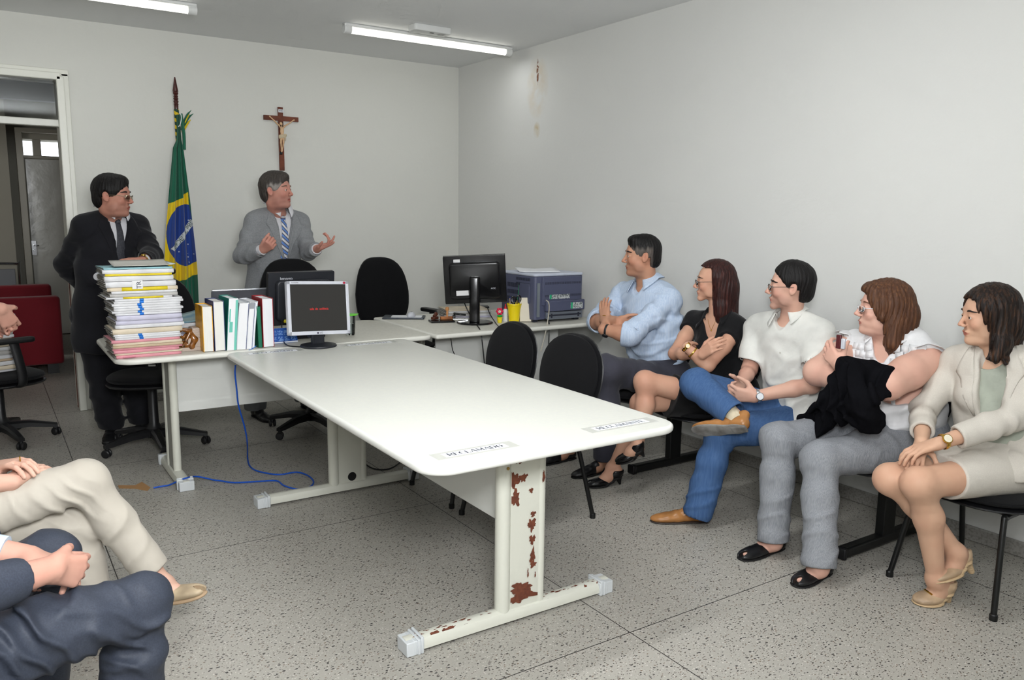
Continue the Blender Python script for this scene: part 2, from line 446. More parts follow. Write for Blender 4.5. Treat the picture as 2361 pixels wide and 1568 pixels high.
def wallmat(name, rgb, stains=None):
    m, nt, b, N, L = nodes_mat(name)
    tc = N('TexCoord'); co = tc.outputs['Object']
    n = N('TexNoise', Scale=1.1, Detail=4.0); L(co, n.inputs['Vector'])
    c = mixc(N, L, n.outputs['Fac'], col(rgb), col((rgb[0]-7, rgb[1]-7, rgb[2]-6)))
    if stains:
        for (cy, cz, ry, rz, thr, rgb2, sc, amt) in stains:
            sp = N('SeparateXYZ'); L(co, sp.inputs[0])
            dy = mathn(N, L, 'POWER', mathn(N, L, 'ABSOLUTE', mathn(N, L, 'DIVIDE', mathn(N, L, 'SUBTRACT', sp.outputs[1], cy), ry)), 2.0)
            dz = mathn(N, L, 'POWER', mathn(N, L, 'ABSOLUTE', mathn(N, L, 'DIVIDE', mathn(N, L, 'SUBTRACT', sp.outputs[2], cz), rz)), 2.0)
            f = mathn(N, L, 'SUBTRACT', 1.0, mathn(N, L, 'ADD', dy, dz))
            f = mathn(N, L, 'MAXIMUM', f, 0.0)
            n2 = N('TexNoise', Scale=sc, Detail=5.0); L(co, n2.inputs['Vector'])
            g = mathn(N, L, 'MAXIMUM', mathn(N, L, 'SUBTRACT', n2.outputs['Fac'], thr), 0.0)
            k = mathn(N, L, 'MINIMUM', mathn(N, L, 'MULTIPLY', mathn(N, L, 'MULTIPLY', f, g), amt), 1.0)
            c = mixc(N, L, k, c, col(rgb2))
    L(c, b.inputs['Base Color']); b.inputs['Roughness'].default_value = .75; b.inputs['Specular IOR Level'].default_value = .25
    n3 = N('TexNoise', Scale=28.0, Detail=6.0); L(co, n3.inputs['Vector'])
    bp = N('Bump', Strength=.12, Distance=.01); L(n3.outputs['Fac'], bp.inputs['Height']); L(bp.outputs[0], b.inputs['Normal'])
    return m
sy = UX(1240, 150, XR)[1]
M_WALL = wallmat('wall_paint', (228, 228, 221))
M_WALLR = wallmat('wall_paint_stained', (228, 228, 224), [
    (sy, UX(1240, 200, XR)[2], .16, .26, .36, (214, 196, 166), 9, 2.2),
    (sy, UX(1240, 300, XR)[2], .05, .07, .3, (205, 188, 150), 14, 2.6),
    (sy, UX(1240, 165, XR)[2], .018, .11, .42, (132, 88, 66), 40, 12.0),
    (sy+.04, UX(1240, 99, XR)[2], .10, .012, .40, (150, 98, 84), 30, 9.0),
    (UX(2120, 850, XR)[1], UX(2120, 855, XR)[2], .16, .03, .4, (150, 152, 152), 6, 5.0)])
M_CEIL = wallmat('ceiling_paint', (242, 243, 242))
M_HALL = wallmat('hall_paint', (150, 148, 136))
M_WHITE = mat('white_enamel', (226, 226, 218), .35, bump=(30, .1, .003))
M_DUSTY = mat('old_enamel', (205, 204, 192), .4, bump=(14, .15, .004), var=(4, (176, 172, 158), .45, .75))

def struct(mb, name, mats, **kw): return tag(mb.build(name, mats, ang=30, **kw), kind='structure')
m = MB(); m.box((0.9, 5.0, -.05), (7, 13.4, .1)); struct(m, 'floor', M_FLOOR)
m = MB(); m.box(((XL+XR)/2, (YB+YF)/2, ZC+.05), (XR-XL+.3, YB-YF+.3, .1)); struct(m, 'ceiling', M_CEIL)
DX0, DX1, DZ = -.55, .565, 2.42                        # doorway opening in the back wall
m = MB()
m.box(((DX1+XR+.15)/2, YB+.075, ZC/2), (XR+.15-DX1, .15, ZC)); m.box(((XL+DX0)/2, YB+.075, ZC/2), (DX0-XL, .15, ZC)); m.box(((DX0+DX1)/2, YB+.075, (DZ+ZC)/2), (DX1-DX0, .15, ZC-DZ))
struct(m, 'wall_back', M_WALL)
m = MB(); m.box((XR+.075, (YB+YF)/2, ZC/2), (.15, YB-YF, ZC)); struct(m, 'wall_right', M_WALLR)
m = MB(); m.box((XL-.075, (YB+YF)/2, ZC/2), (.15, YB-YF, ZC)); struct(m, 'wall_left', M_WALL)
m = MB(); m.box(((XL+XR)/2, YF-.075, ZC/2), (XR-XL+.3, .15, ZC)); struct(m, 'wall_front', M_WALL)
m = MB(); m.box((XR-.009, (YB+YF)/2, .036), (.018, YB-YF, .072)); struct(m, 'baseboard_right', M_BASE, bevel=.006)
m = MB(); m.box(((DX1+.07+XR)/2, YB-.009, .036), (XR-DX1-.09, .018, .072)); struct(m, 'baseboard_back', M_BASE, bevel=.006)
# door frame with its transom
fr = empty('door_1', (DX1, YB, 0), kind='structure')
def loc(m, X): m.X = Matrix.Translation(-Vector(X)); return m
B = (DX1, YB, 0)
m = loc(MB(), B)
m.box((DX1-.005, YB+.05, DZ/2), (.05, .24, DZ)); m.box((DX1+.028, YB-.012, DZ/2+.01), (.05, .03, DZ+.03))
m.box((DX0+.005, YB+.05, DZ/2), (.05, .24, DZ)); m.box((DX0-.028, YB-.012, DZ/2+.01), (.05, .03, DZ+.03))
m.box(((DX0+DX1)/2, YB+.05, DZ-.003), (DX1-DX0, .24, .05)); m.box(((DX0+DX1)/2, YB-.012, DZ+.028), (DX1-DX0+.11, .03, .05))
m.build('door_frame', mat('frame_enamel', (232, 232, 222), .3, bump=(14, .2, .003)), fr, bevel=.006)
m = loc(MB(), B); m.box(((DX0+DX1)/2, YB+.03, 2.10), (DX1-DX0-.04, .07, .05)); m.build('transom_bar', M_WHITE, fr, bevel=.006)
m = loc(MB(), B); m.box(((DX0+DX1)/2, YB+.03, (2.125+DZ-.028)/2), (DX1-DX0-.05, .006, DZ-.028-2.125)); m.build('transom_glass', mat('pane_glass', (235, 240, 240), .03, trans=1.0, ior=1.45), fr)
m = loc(MB(), B); m.box((DX1-.033, YB+.035, .50), (.005, .012, .98)); m.build('door_seal', mat('old_red_seal', (96, 58, 50), .8), fr)

# the hall beyond the doorway
HY = 11.0
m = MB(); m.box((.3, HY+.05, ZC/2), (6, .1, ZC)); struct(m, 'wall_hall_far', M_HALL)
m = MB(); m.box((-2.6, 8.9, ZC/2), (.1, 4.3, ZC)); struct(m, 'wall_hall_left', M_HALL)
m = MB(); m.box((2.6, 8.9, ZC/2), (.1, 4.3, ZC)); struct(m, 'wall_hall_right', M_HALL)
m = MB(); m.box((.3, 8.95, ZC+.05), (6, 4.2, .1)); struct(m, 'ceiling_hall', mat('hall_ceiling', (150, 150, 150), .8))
m = MB(); m.box((0, 8.6, 2.715), (5, .18, .19), m=0); m.box((0, 8.505, 2.64), (5, .02, .04), m=1); m.box((0, 8.55, 2.53), (5, .1, .17), m=2)
struct(m, 'trim_1', [mat('hall_beam', (120, 116, 100), .7), mat('reflection_strip', (238, 226, 168), .5), mat('pale_beam', (196, 206, 222), .5)])  # added beam; its cream strip paints a reflection in the transom glass
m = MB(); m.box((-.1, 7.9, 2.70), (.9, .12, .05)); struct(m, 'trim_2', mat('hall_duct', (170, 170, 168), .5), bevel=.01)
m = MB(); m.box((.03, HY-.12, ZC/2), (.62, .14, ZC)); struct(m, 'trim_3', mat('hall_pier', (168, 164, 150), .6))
# inner door with two bright top lights
hx0, hx1 = UY(57, 400, HY-.05)[0], 1.35
zt = UY(60, 305, HY-.05)[2]; zl = UY(60, 364, HY-.05)[2]; zw1 = UY(60, 325, HY-.05)[2]; zw0 = UY(60, 358, HY-.05)[2]
D2 = empty('door_2', (hx0, HY-.05, 0), kind='structure'); B = (hx0, HY-.05, 0)
m = loc(MB(), B); m.box((hx0-.035, HY-.06, zt/2), (.07, .12, zt)); m.box((hx1+.035, HY-.06, zt/2), (.07, .12, zt)); m.box(((hx0+hx1)/2, HY-.06, zt+.02), (hx1-hx0+.14, .12, .05))
m.box(((hx0+hx1)/2, HY-.05, zl+.012), (hx1-hx0, .06, .035)); m.box(((hx0+hx1)/2, HY-.04, (zw1+zt)/2+.01), (hx1-hx0, .02, zt-zw1-.02))
xm = UY(85, 345, HY-.05)[0]; m.box((xm, HY-.05, (zw0+zw1)/2), (.085, .05, zw1-zw0+.04))
m.build('door_frame', mat('hall_frame', (170, 166, 152), .4, bump=(9, .3, .01)), D2, bevel=.005)
for xa, xb in ((hx0, xm-.04), (xm+.04, hx1)):
    m = loc(MB(), B); m.box(((xa+xb)/2, HY-.035, (zw0+zw1)/2), (xb-xa-.01, .01, zw1-zw0)); m.build('window_pane', mat('daylight_pane', (240, 246, 255), .3, emit=((238, 244, 255), 3.0)), D2)
m = loc(MB(), B); m.box(((hx0+hx1)/2, HY-.05, zl/2), (hx1-hx0-.02, .04, zl-.02)); m.build('door_leaf', mat('glossy_door', (200, 200, 192), .25, bump=(2.5, .22, .05), spec=.6), D2, bevel=.004)
c = UY(79, 572, HY-.09)
m = loc(MB(), B); m.box((c[0], HY-.075, c[2]), (.05, .012, .17)); m.tube([(c[0], HY-.08, c[2]+.03), (c[0], HY-.12, c[2]+.03), (c[0]+.05, HY-.12, c[2]+.03)], .008); m.lathe([(.015, 0), (.015, .01)], (c[0], HY-.085, c[2]-.03), axis=(0, -1, 0))
m.build('door_lock', mat('chrome', (210, 212, 216), .15, 1.0), D2, bevel=.003)
m = MB(); m.box((.8, HY-.01, .04), (3, .02, .08)); struct(m, 'baseboard_hall', M_BASE)

# ceiling lamps ---------------------------------------------------------
M_TUBE = mat('fluorescent_glow', (255, 255, 255), .4, emit=((255, 253, 240), 2.6))
M_LAMPW = mat('lamp_plastic', (225, 226, 224), .4)
def tube_lamp(x0, x1, y, label, power=3):
    L_ = x1-x0; t = empty('ceiling_lamp', (x0, y, ZC), label=label, cat='ceiling lamp')
    m = MB(); m.box((L_/2, 0, -.012), (L_, .062, .024)); m.build('lamp_body', M_LAMPW, t, bevel=.008)
    m = MB(); m.tube([(.055, 0, -.048), (L_-.055, 0, -.048)], .019, 14); m.build('fluorescent_tube', M_TUBE, t)
    for x in (.028, L_-.028): m = MB(); m.tube([(x-.028, 0, -.04), (x+.028, 0, -.04)], .032, 18); m.build('end_cap', M_LAMPW, t, bevel=.003)
    ld = bpy.data.lights.new('tube_light', 'AREA'); ld.shape = 'RECTANGLE'; ld.size = L_-.1; ld.size_y = .05; ld.energy = power; ld.color = (.97, .99, 1)
    lo = bpy.data.objects.new('tube_light', ld); COL.objects.link(lo); lo.parent = t; lo.location = (L_/2, 0, -.075)
    return t
tube_lamp(2.276, 3.70, 5.66, 'fluorescent tube lamp with white end caps beside the emergency light unit')
tube_lamp(-.12, 1.30, 5.75, 'fluorescent tube lamp over the doorway end, cut by the top edge of the picture')
tube_lamp(1.0, 2.4, 2.4, 'added fill tube lamp on the ceiling above the near table end, out of the picture', 20)  # unseen lamp, added to light the near end of the room
tube_lamp(.9, 2.3, -.6, 'added fill tube lamp on the ceiling behind the photographer, out of the picture', 20)  # another added lamp, fills the room from behind the camera
e0 = UZ(948, 62, ZC-.02); e1 = UZ(1033, 75, ZC-.02)
t = empty('emergency_light', (e0[0], e0[1], ZC), math.atan2(e1[1]-e0[1], e1[0]-e0[0]), 'white plastic emergency light unit fixed to the ceiling behind the tube lamp', 'emergency light')
Le = float(np.hypot(*(e1-e0)[:2]))
m = MB(); m.slab(rrect(0, -.06, Le, .06, .02), -.045, 0, .006); m.build('housing', M_LAMPW, t)
m = MB()
for i in range(4):
    for j in range(4): m.box((Le*.72+i*.014, -.03+j*.014, -.0455), (.004, .004, .002))
m.box((Le*.52, -.02, -.0455), (.03, .02, .002)); m.build('speaker_holes', mat('dark_plastic', (60, 60, 62), .5), t)

# the photographer's diffused flash and an added, unseen fill light in the hall
def area(name, loc_, size, energy, target, color=(1, 1, 1), sy=None):
    ld = bpy.data.lights.new(name, 'AREA'); ld.size = size; ld.energy = energy; ld.color = color
    if sy: ld.shape = 'RECTANGLE'; ld.size_y = sy
    o = bpy.data.objects.new(name, ld); COL.objects.link(o); o.location = loc_
    o.rotation_euler = (Vector(target)-Vector(loc_)).to_track_quat('-Z', 'Y').to_euler(); return o
area('flash_light', (-.1, -.15, 1.72), 0.5, 19, (2.2, 3.6, 1.15), (.96, .98, 1))
area('flash_bounce', (.3, .2, 1.9), .6, 106, (.5, 2.9, 2.82), (.96, .98, 1))
area('hall_fill', (-1.7, 8.9, 2.4), 1.0, 16, (.6, 9.6, .6), (1, .98, .94))
w = bpy.data.worlds.new('world'); SC.world = w; w.use_nodes = True
w.node_tree.nodes['Background'].inputs[0].default_value = (.8, .85, .9, 1); w.node_tree.nodes['Background'].inputs[1].default_value = .6
SC.view_settings.view_transform = 'Standard'; SC.view_settings.look = 'None'; SC.view_settings.exposure = 0.0; SC.view_settings.gamma = 1.0; SC.view_settings.use_curve_mapping = False
SC.cycles.use_denoising = True
SC.cycles.max_bounces = 6; SC.cycles.diffuse_bounces = 3; SC.cycles.glossy_bounces = 2; SC.cycles.transmission_bounces = 6; SC.cycles.transparent_max_bounces = 4
SC.cycles.caustics_reflective = False; SC.cycles.caustics_refractive = False
SC.cycles.use_adaptive_sampling = True; SC.cycles.adaptive_threshold = .08; SC.cycles.adaptive_min_samples = 8
SC.render.film_transparent = False
# ================================================================ FURNITURE
M_LAM = mat('laminate', (211, 211, 204), .38, var=(60, (214, 214, 205), .4, .7), spec=.45)
M_EDGE = mat('laminate_edge', (222, 222, 216), .3)
M_DESK = mat('desk_laminate', (216, 214, 203), .42, var=(60, (206, 204, 193), .4, .7))
M_DEDGE = mat('desk_edge', (226, 225, 216), .35)
M_LEG = mat('painted_steel', (214, 214, 202), .4, bump=(40, .15, .002))
M_LEGG = mat('grey_steel', (160, 160, 152), .45, bump=(60, .2, .002))
M_CAP = mat('ribbed_cap', (208, 212, 214), .4)
M_RUST = mat('rust', (98, 52, 36), .85, bump=(90, .6, .003), var=(70, (120, 66, 44), .4, .7))
M_PANEL = mat('modesty_panel', (226, 227, 222), .5)
M_BLK = mat('black_plastic', (22, 22, 24), .42, bump=(120, .15, .001))
M_BLKM = mat('black_steel', (18, 19, 19), .32)
M_FAB = mat('black_fabric', (17, 17, 19), .92, bump=(420, .5, .001), spec=.2, sheen=.05)
M_RIM = mat('black_shell', (24, 24, 26), .38)
M_CHROME = mat('chrome', (210, 212, 216), .15, 1.0)

def blob(cx, cz, rx, rz, seed, n=26, rough=.28):
    rnd = random.Random(seed); out = []; ph = [rnd.uniform(0, 6.28) for _ in range(5)]
    for i in range(n):
        a = 2*math.pi*i/n; k = 1+rough*(math.sin(3*a+ph[0])*.5+math.sin(5*a+ph[1])*.4+math.sin(8*a+ph[2])*.3)+rnd.uniform(-.16, .16)
        out.append((cx+rx*k*math.cos(a), cz+rz*k*math.sin(a)))
    return out

def foot_bar(m, L_, y=0):                                   # half round bar on the floor along local x
    pts = [(-.034, .012), (-.034, .03), (-.027, .046), (-.012, .055), (.012, .055), (.027, .046), (.034, .03), (.034, .012)]
    vs = [(x, p[0], p[1]) for x in (0, L_) for p in pts]; n = 8
    m._add(vs, [(k, (k+1) % n, n+(k+1) % n, n+k) for k in range(n)]+[tuple(range(n)), tuple(n+k for k in range(n-1, -1, -1))])
def cap_mesh(m, sgn, x):
    for i in range(5): w = .09-.006*abs(i-1); m.box((x+sgn*(.008+i*.013), 0, .0305-.002*i+.0005), (.0105, w*(1-.03*i), .061-.004*i))
    m.box((x+sgn*.0335, 0, .0262), (.0665, .0773, .0513))
def leg_set(parent, name, org, rz, L_, px0, px1, H, rust=None, grey=False, slot=False):
    """foot bar along local x from 0 to L_, poles between px0 and px1"""
    t = bpy.data.objects.new(name, None); COL.objects.link(t); t.parent = parent; t.location = org; t.rotation_euler = (0, 0, rz); t.empty_display_size = .05
    m = MB(); foot_bar(m, L_)
    if rust:
        rnd = random.Random(5)
        for i in range(46):
            x = rnd.choice((rnd.uniform(.04, .35), rnd.uniform(.5, L_-.06))); rr = rnd.uniform(.002, .006)
            q = blob(x, 0, rr*2.2, rr*.8, i)
            yy = rnd.uniform(-.02, .008)
            m.poly([(a, yy+b, .0556-(.006 if abs(yy) > .012 else 0)) for a, b in q], 1)
        for x, rx in ((.11, .018), (.17, .022), (.145, .006), (L_-.05, .014), (L_-.12, .006)):
            q = blob(x, 0, rx, .007, int(x*1000)); m.poly([(a, -.0215+b*.7, .0502+b*.95) for a, b in q], 1)
    m.build('foot_bar', [M_LEG, M_RUST], t)
    for s, x in ((-1, .03), (1, L_-.03)): m = MB(); cap_mesh(m, s, x-s*.03); m.build('end_cap', M_CAP, t, bevel=.003)
    m = MB(); m.tube([(px0+.028, 0, .045), (px0+.028, 0, H)], .028, 20, flat=1.0); m.build('pole', M_LEG, t)
    m = MB(); m.tube([(px1-.022, 0, .045), (px1-.022, 0, H)], .022, 20); m.build('pole', M_LEG, t)
    a, b = px0+.05, px1-.036
    m = MB(); m.box(((a+b)/2, -.004, (H+.05)/2), (b-a, .03, H-.05))
    if slot: m.lathe([(0, 0), (.024, 0), (.024, .002), (0, .002)], ((a+b)/2+.01, -.0195, .08), axis=(0, -1, 0), m=2)
    if rust:
        W = b-a
        for i, (u, v, ru, rv) in enumerate([(.22, .87, .035, .03), (.10, .755, .03, .045), (.42, .76, .022, .025), (.14, .65, .026, .05), (.70, .675, .012, .016), (.78, .535, .015, .018), (.74, .475, .024, .038), (.76, .385, .018, .028), (.78, .285, .016, .048), (.80, .235, .018, .02), (.35, .115, .06, .035), (.45, .065, .085, .035), (.25, .05, .05, .02), (.62, .19, .004, .03), (.88, .17, .004, .02)]):
            q = blob(a+u*W, v*(H-.05)+.05, ru*W/.115*.66, rv*(H-.05)*.9, 50+i, 34, .42)
            q = [(min(max(p[0], a+.002), b-.002), p[1]) for p in q]; m.poly([(p[0], -.0197-.00025*i, p[1]) for p in q], 1)
        m.poly([(b+.012+p[0]*1, -.0224, p[1]) for p in blob(.004, .76*H, .006, .022, 99)], 1)
    m.build('pole_panel', [M_LEG if not grey else M_LEGG, M_RUST, M_BLK], t)
    return t

# --- meeting table
TX0, TX1, TY0, TY1, TZ = 1.062, 2.125, 2.045, 4.405, .74
T = empty('meeting_table', ((TX0+TX1)/2, (TY0+TY1)/2, 0), label='long white laminate meeting table with rust-chipped pole legs', cat='table')
ox, oy = (TX0+TX1)/2, (TY0+TY1)/2
m = MB(); m.slab(rrect(TX0-ox, TY0-oy, TX1-ox, TY1-oy, (.10, .10, .05, .05), 10), TZ-.03, TZ, .013, m=1, mtop=0, steps=5); m.build('tabletop', [M_LAM, M_EDGE], T)
legA = leg_set(T, 'leg', (1.115-ox, 2.335-oy, 0), 0, .90, .372, .585, .71, rust=True)
m = MB(); m.lathe([(0, 0), (.006, 0), (.006, .003), (0, .004)], (.372+.03, -.0285, .60), axis=(0, -1, 0)); m.build('screw', mat('brass', (170, 140, 80), .35, 1.0), legA)
m = MB(); m.box((.585-.03, -.0235, .695), (.055, .002, .014), m=0); m.build('maker_sticker', mat('red_sticker', (190, 40, 44), .4), legA)
legB = leg_set(T, 'leg', (1.085-ox, 3.985-oy, 0), 0, .90, .385, .60, .71, slot=True)
m = MB(); m.box((1.585-ox, (2.36+3.97)/2-oy, .52), (.018, 3.97-2.36, .36)); m.build('modesty_panel', M_PANEL, T, bevel=.002)
# paper place labels taped on the top
M_PAPER = mat('paper_label', (238, 240, 244), .4); M_TAPE = mat('clear_tape', (196, 196, 189), .25); M_INK = mat('ink', (40, 42, 62), .5)
def place_label(txt, c, W, label, up=1):
    t = empty('name_label', (c[0], c[1], TZ), 0, label, 'label', 'place labels taped to the meeting table')
    m = MB(); m.box((0, 0, .0003), (W+.07, .068, .0004)); m.build('clear_tape', M_TAPE, t)
    m = MB(); m.box((0, 0, .0008), (W, .040, .0004)); m.build('paper_strip', M_PAPER, t)
    m = MB(); _, w = strokes(txt, .026, .12); h = .026*min(1, (W-.03)/w)
    lettering(m, txt, h, (0, -h/2*up, .0013), (up, 0, 0), (0, up, 0), 0, .17, center=True); m.build('lettering', M_INK, t)
def zc(x0, y0, x1, y1): return (UZ(x0, y0, TZ)+UZ(x1, y1, TZ))/2
place_label('RECLAMADO', (zc(1008, 1056, 1185, 1025)[0], TY0+.115), .235, 'paper strip reading RECLAMADO on the near left corner of the table')
place_label('RECLAMANTE', (zc(1350, 990, 1495, 966)[0], TY0+.115), .25, 'paper strip reading RECLAMANTE on the near right corner of the table')
place_label('RECLAMADO', (1.29, TY1-.10), .26, 'paper strip reading RECLAMADO by the foot of the silver monitor')
place_label('RECLAMANTE', (1.86, TY1-.09), .27, 'paper strip reading RECLAMANTE on the far right corner of the table')

# --- left desk
DK = .44
D = empty('desk', (1.45, 4.85, 0), label='white desk with rounded corner under the file stack and books', cat='desk')
m = MB(); m.slab(rrect(.53-1.45, 4.425-4.85, 2.345-1.45, 5.32-4.85, (.10, .07, .14, .10), 8), TZ-.031, TZ-.001, .013, m=1, mtop=0, steps=5); m.build('desktop', [M_DESK, M_DEDGE], D)
lg = leg_set(D, 'leg', (.835-1.45, 5.03-4.85, 0), -math.pi/2, .61, .20, .40, .71, grey=True)
lg2 = leg_set(D, 'leg', (2.25-1.45, 5.03-4.85, 0), -math.pi/2, .61, .20, .40, .71, grey=True)
m = MB(); m.box(((.865+2.22)/2-1.45, 4.72-4.85, .54), (2.22-.865, .018, .34)); m.build('modesty_panel', M_PANEL, D, bevel=.002)
# --- right desk
a = UZ(1013, 771, TZ); b = UZ(1349, 744, TZ); r2 = math.atan2(b[1]-a[1], b[0]-a[0])*.75
E_ = empty('desk', (2.36, 4.425, 0), r2, 'grey-white side desk carrying the printer and the black monitor, against the right wall', 'desk')
m = MB(); m.slab(rrect(0, 0, 1.41, 1.0, (.02, .03, .03, .03), 5), TZ-.031, TZ-.001, .013, m=1, mtop=0, steps=5); m.build('desktop', [M_DESK, M_DEDGE], E_)
leg_set(E_, 'leg', (1.2, .9, 0), -math.pi/2, .82, .33, .53, .71, grey=True)
leg_set(E_, 'leg', (.12, .95, 0), -math.pi/2, .7, .33, .53, .71, grey=True)
m = MB(); m.box((.66, .30, .50), (1.02, .018, .42)); m.build('modesty_panel', M_PANEL, E_, bevel=.002)

# --- padded chairs
def pad_mesh(m, w, d, t, m0=0, bulge=.02, e=2.6, nu=36):
    """superellipse cushion in local xy, top at z=t"""
    prof = [(0, 0), (.8, 0), (.96, t*.2), (1, t*.5), (.985, t*.72), (.9, t*.92), (.7, t+bulge*.35), (.35, t+bulge*.7), (0, t+bulge)]
    vs = []
    for r, z in prof:
        for k in range(nu):
            a = 2*math.pi*k/nu; c, s = math.cos(a), math.sin(a); q = (abs(c)**e+abs(s)**e)**(-1/e)
            vs.append((r*q*c*d/2, r*q*s*w/2, z))
    fs = [(i*nu+k, i*nu+(k+1) % nu, (i+1)*nu+(k+1) % nu, (i+1)*nu+k) for i in range(len(prof)-1) for k in range(nu)]
    m._add(vs, fs, m0)
def set_x(m, M): m.X = M; return m
def seat_parts(t, w=.48, d=.46, z=.45, bx=-.27, bz=.70, bh=.42, bw=.46, tilt=10, zoff=0):
    M0 = Matrix.Translation((0, 0, z-.062))
    m = set_x(MB(), M0); pad_mesh(m, w, d, .02, 0, 0); s = m.build('seat_shell', M_RIM, t)
    m = set_x(MB(), Matrix.Translation((0, 0, z-.042))); pad_mesh(m, w*.97, d*.97, .034, 0, .006); m.build('seat_cushion', M_FAB, t)
    MM = Matrix.Translation((bx, 0, bz)) @ Matrix.Rotation(math.radians(90-tilt), 4, 'Y')
    m = set_x(MB(), MM @ Matrix.Translation((0, 0, -.012))); pad_mesh(m, bw, bh, .02, 0, 0, 2.3); m.build('back_shell', M_RIM, t)
    m = set_x(MB(), MM @ Matrix.Translation((0, 0, .008))); pad_mesh(m, bw*.95, bh*.95, .03, 0, .008, 2.3); m.build('back_cushion', M_FAB, t)
def visitor_chair(loc_, rz, label, group=None):
    t = empty('visitor_chair', loc_, rz, label, 'chair', group)
    seat_parts(t)
    for s in (-1, 1):
        for (x0, x1, y1) in ((.17, .25, .215), (-.17, -.26, .20)):
            m = MB(); m.tube(spline([(x0*.4, s*.17, .377), (x0*.92, s*.175, .374), (x0*1.05, s*.18, .345), (x1, s*y1, .012)], 6), .0115, 12)
            m.lathe([(.0, 0), (.015, 0), (.015, .022), (.012, .026)], (x1, s*y1, 0), 12); m.build('leg', M_BLKM, t)
    m = MB(); m.box((-.02, 0, .377), (.30, .32, .012)); m.build('seat_frame', M_BLKM, t, bevel=.004)
    m = MB(); m.tube(spline([(-.12, 0, .37), (-.25, 0, .38), (-.29, 0, .46), (-.292, 0, .62)], 6), .02, 8, flat=.35); m.build('back_bracket', M_BLKM, t)
    return t
visitor_chair((2.19, 3.15, 0), math.pi+.06, 'black oval-backed visitor chair pushed to the table, nearer of the empty pair', 'empty visitor chairs at the meeting table')
visitor_chair((2.17, 3.675, 0), math.pi+.03, 'black oval-backed visitor chair pushed to the table, farther of the empty pair', 'empty visitor chairs at the meeting table')
visitor_chair((3.36, 1.56, 0), math.pi-.04, 'black visitor chair under the woman in the beige suit')
visitor_chair((-.36, 2.98, 0), 0.05, 'black visitor chair under the person in beige trousers')
visitor_chair((-.20, 1.96, 0), 0.2, 'black visitor chair under the seated person in the dark suit')
# --- bench: four seats on one beam
bx = 3.34
Bn = empty('beam_bench', (bx+.08, 2.85, 0), math.pi, 'black four-seat beam bench along the right wall', 'bench')
for i, y in enumerate((2.06, 2.60, 3.13, 3.66)):
    s = bpy.data.objects.new('bench_seat', None); COL.objects.link(s); s.parent = Bn; s.location = (.08, -(y-2.85), 0)
    seat_parts(s, bw=.44, bh=.38, bz=.69)
    m = MB(); m.tube(spline([(-.05, 0, .36), (-.22, 0, .375), (-.29, 0, .46), (-.292, 0, .62)], 6), .022, 8, flat=.35); m.build('back_bracket', M_BLKM, s)
m = MB(); m.box((0, 0, .345), (.06, 2.1, .04)); m.build('beam', M_BLKM, Bn, bevel=.004)
for y in (2.0, 3.38):
    yy = -(y-2.85); m = MB(); m.box((0, yy, .18), (.09, .045, .30)); m.build('post', M_BLKM, Bn, bevel=.005)
    m = MB(); m.box((.02, yy, .032), (.60, .05, .045)); m.build('foot_bar', M_BLKM, Bn, bevel=.008)
    for x in (.33, -.27): m = MB(); m.box((x, yy, .03), (.02, .056, .052)); m.lathe([(.0, 0), (.018, 0), (.018, .012)], (x-.02, yy, -.0), 12); m.build('foot_cap', M_BLK, Bn, bevel=.006)

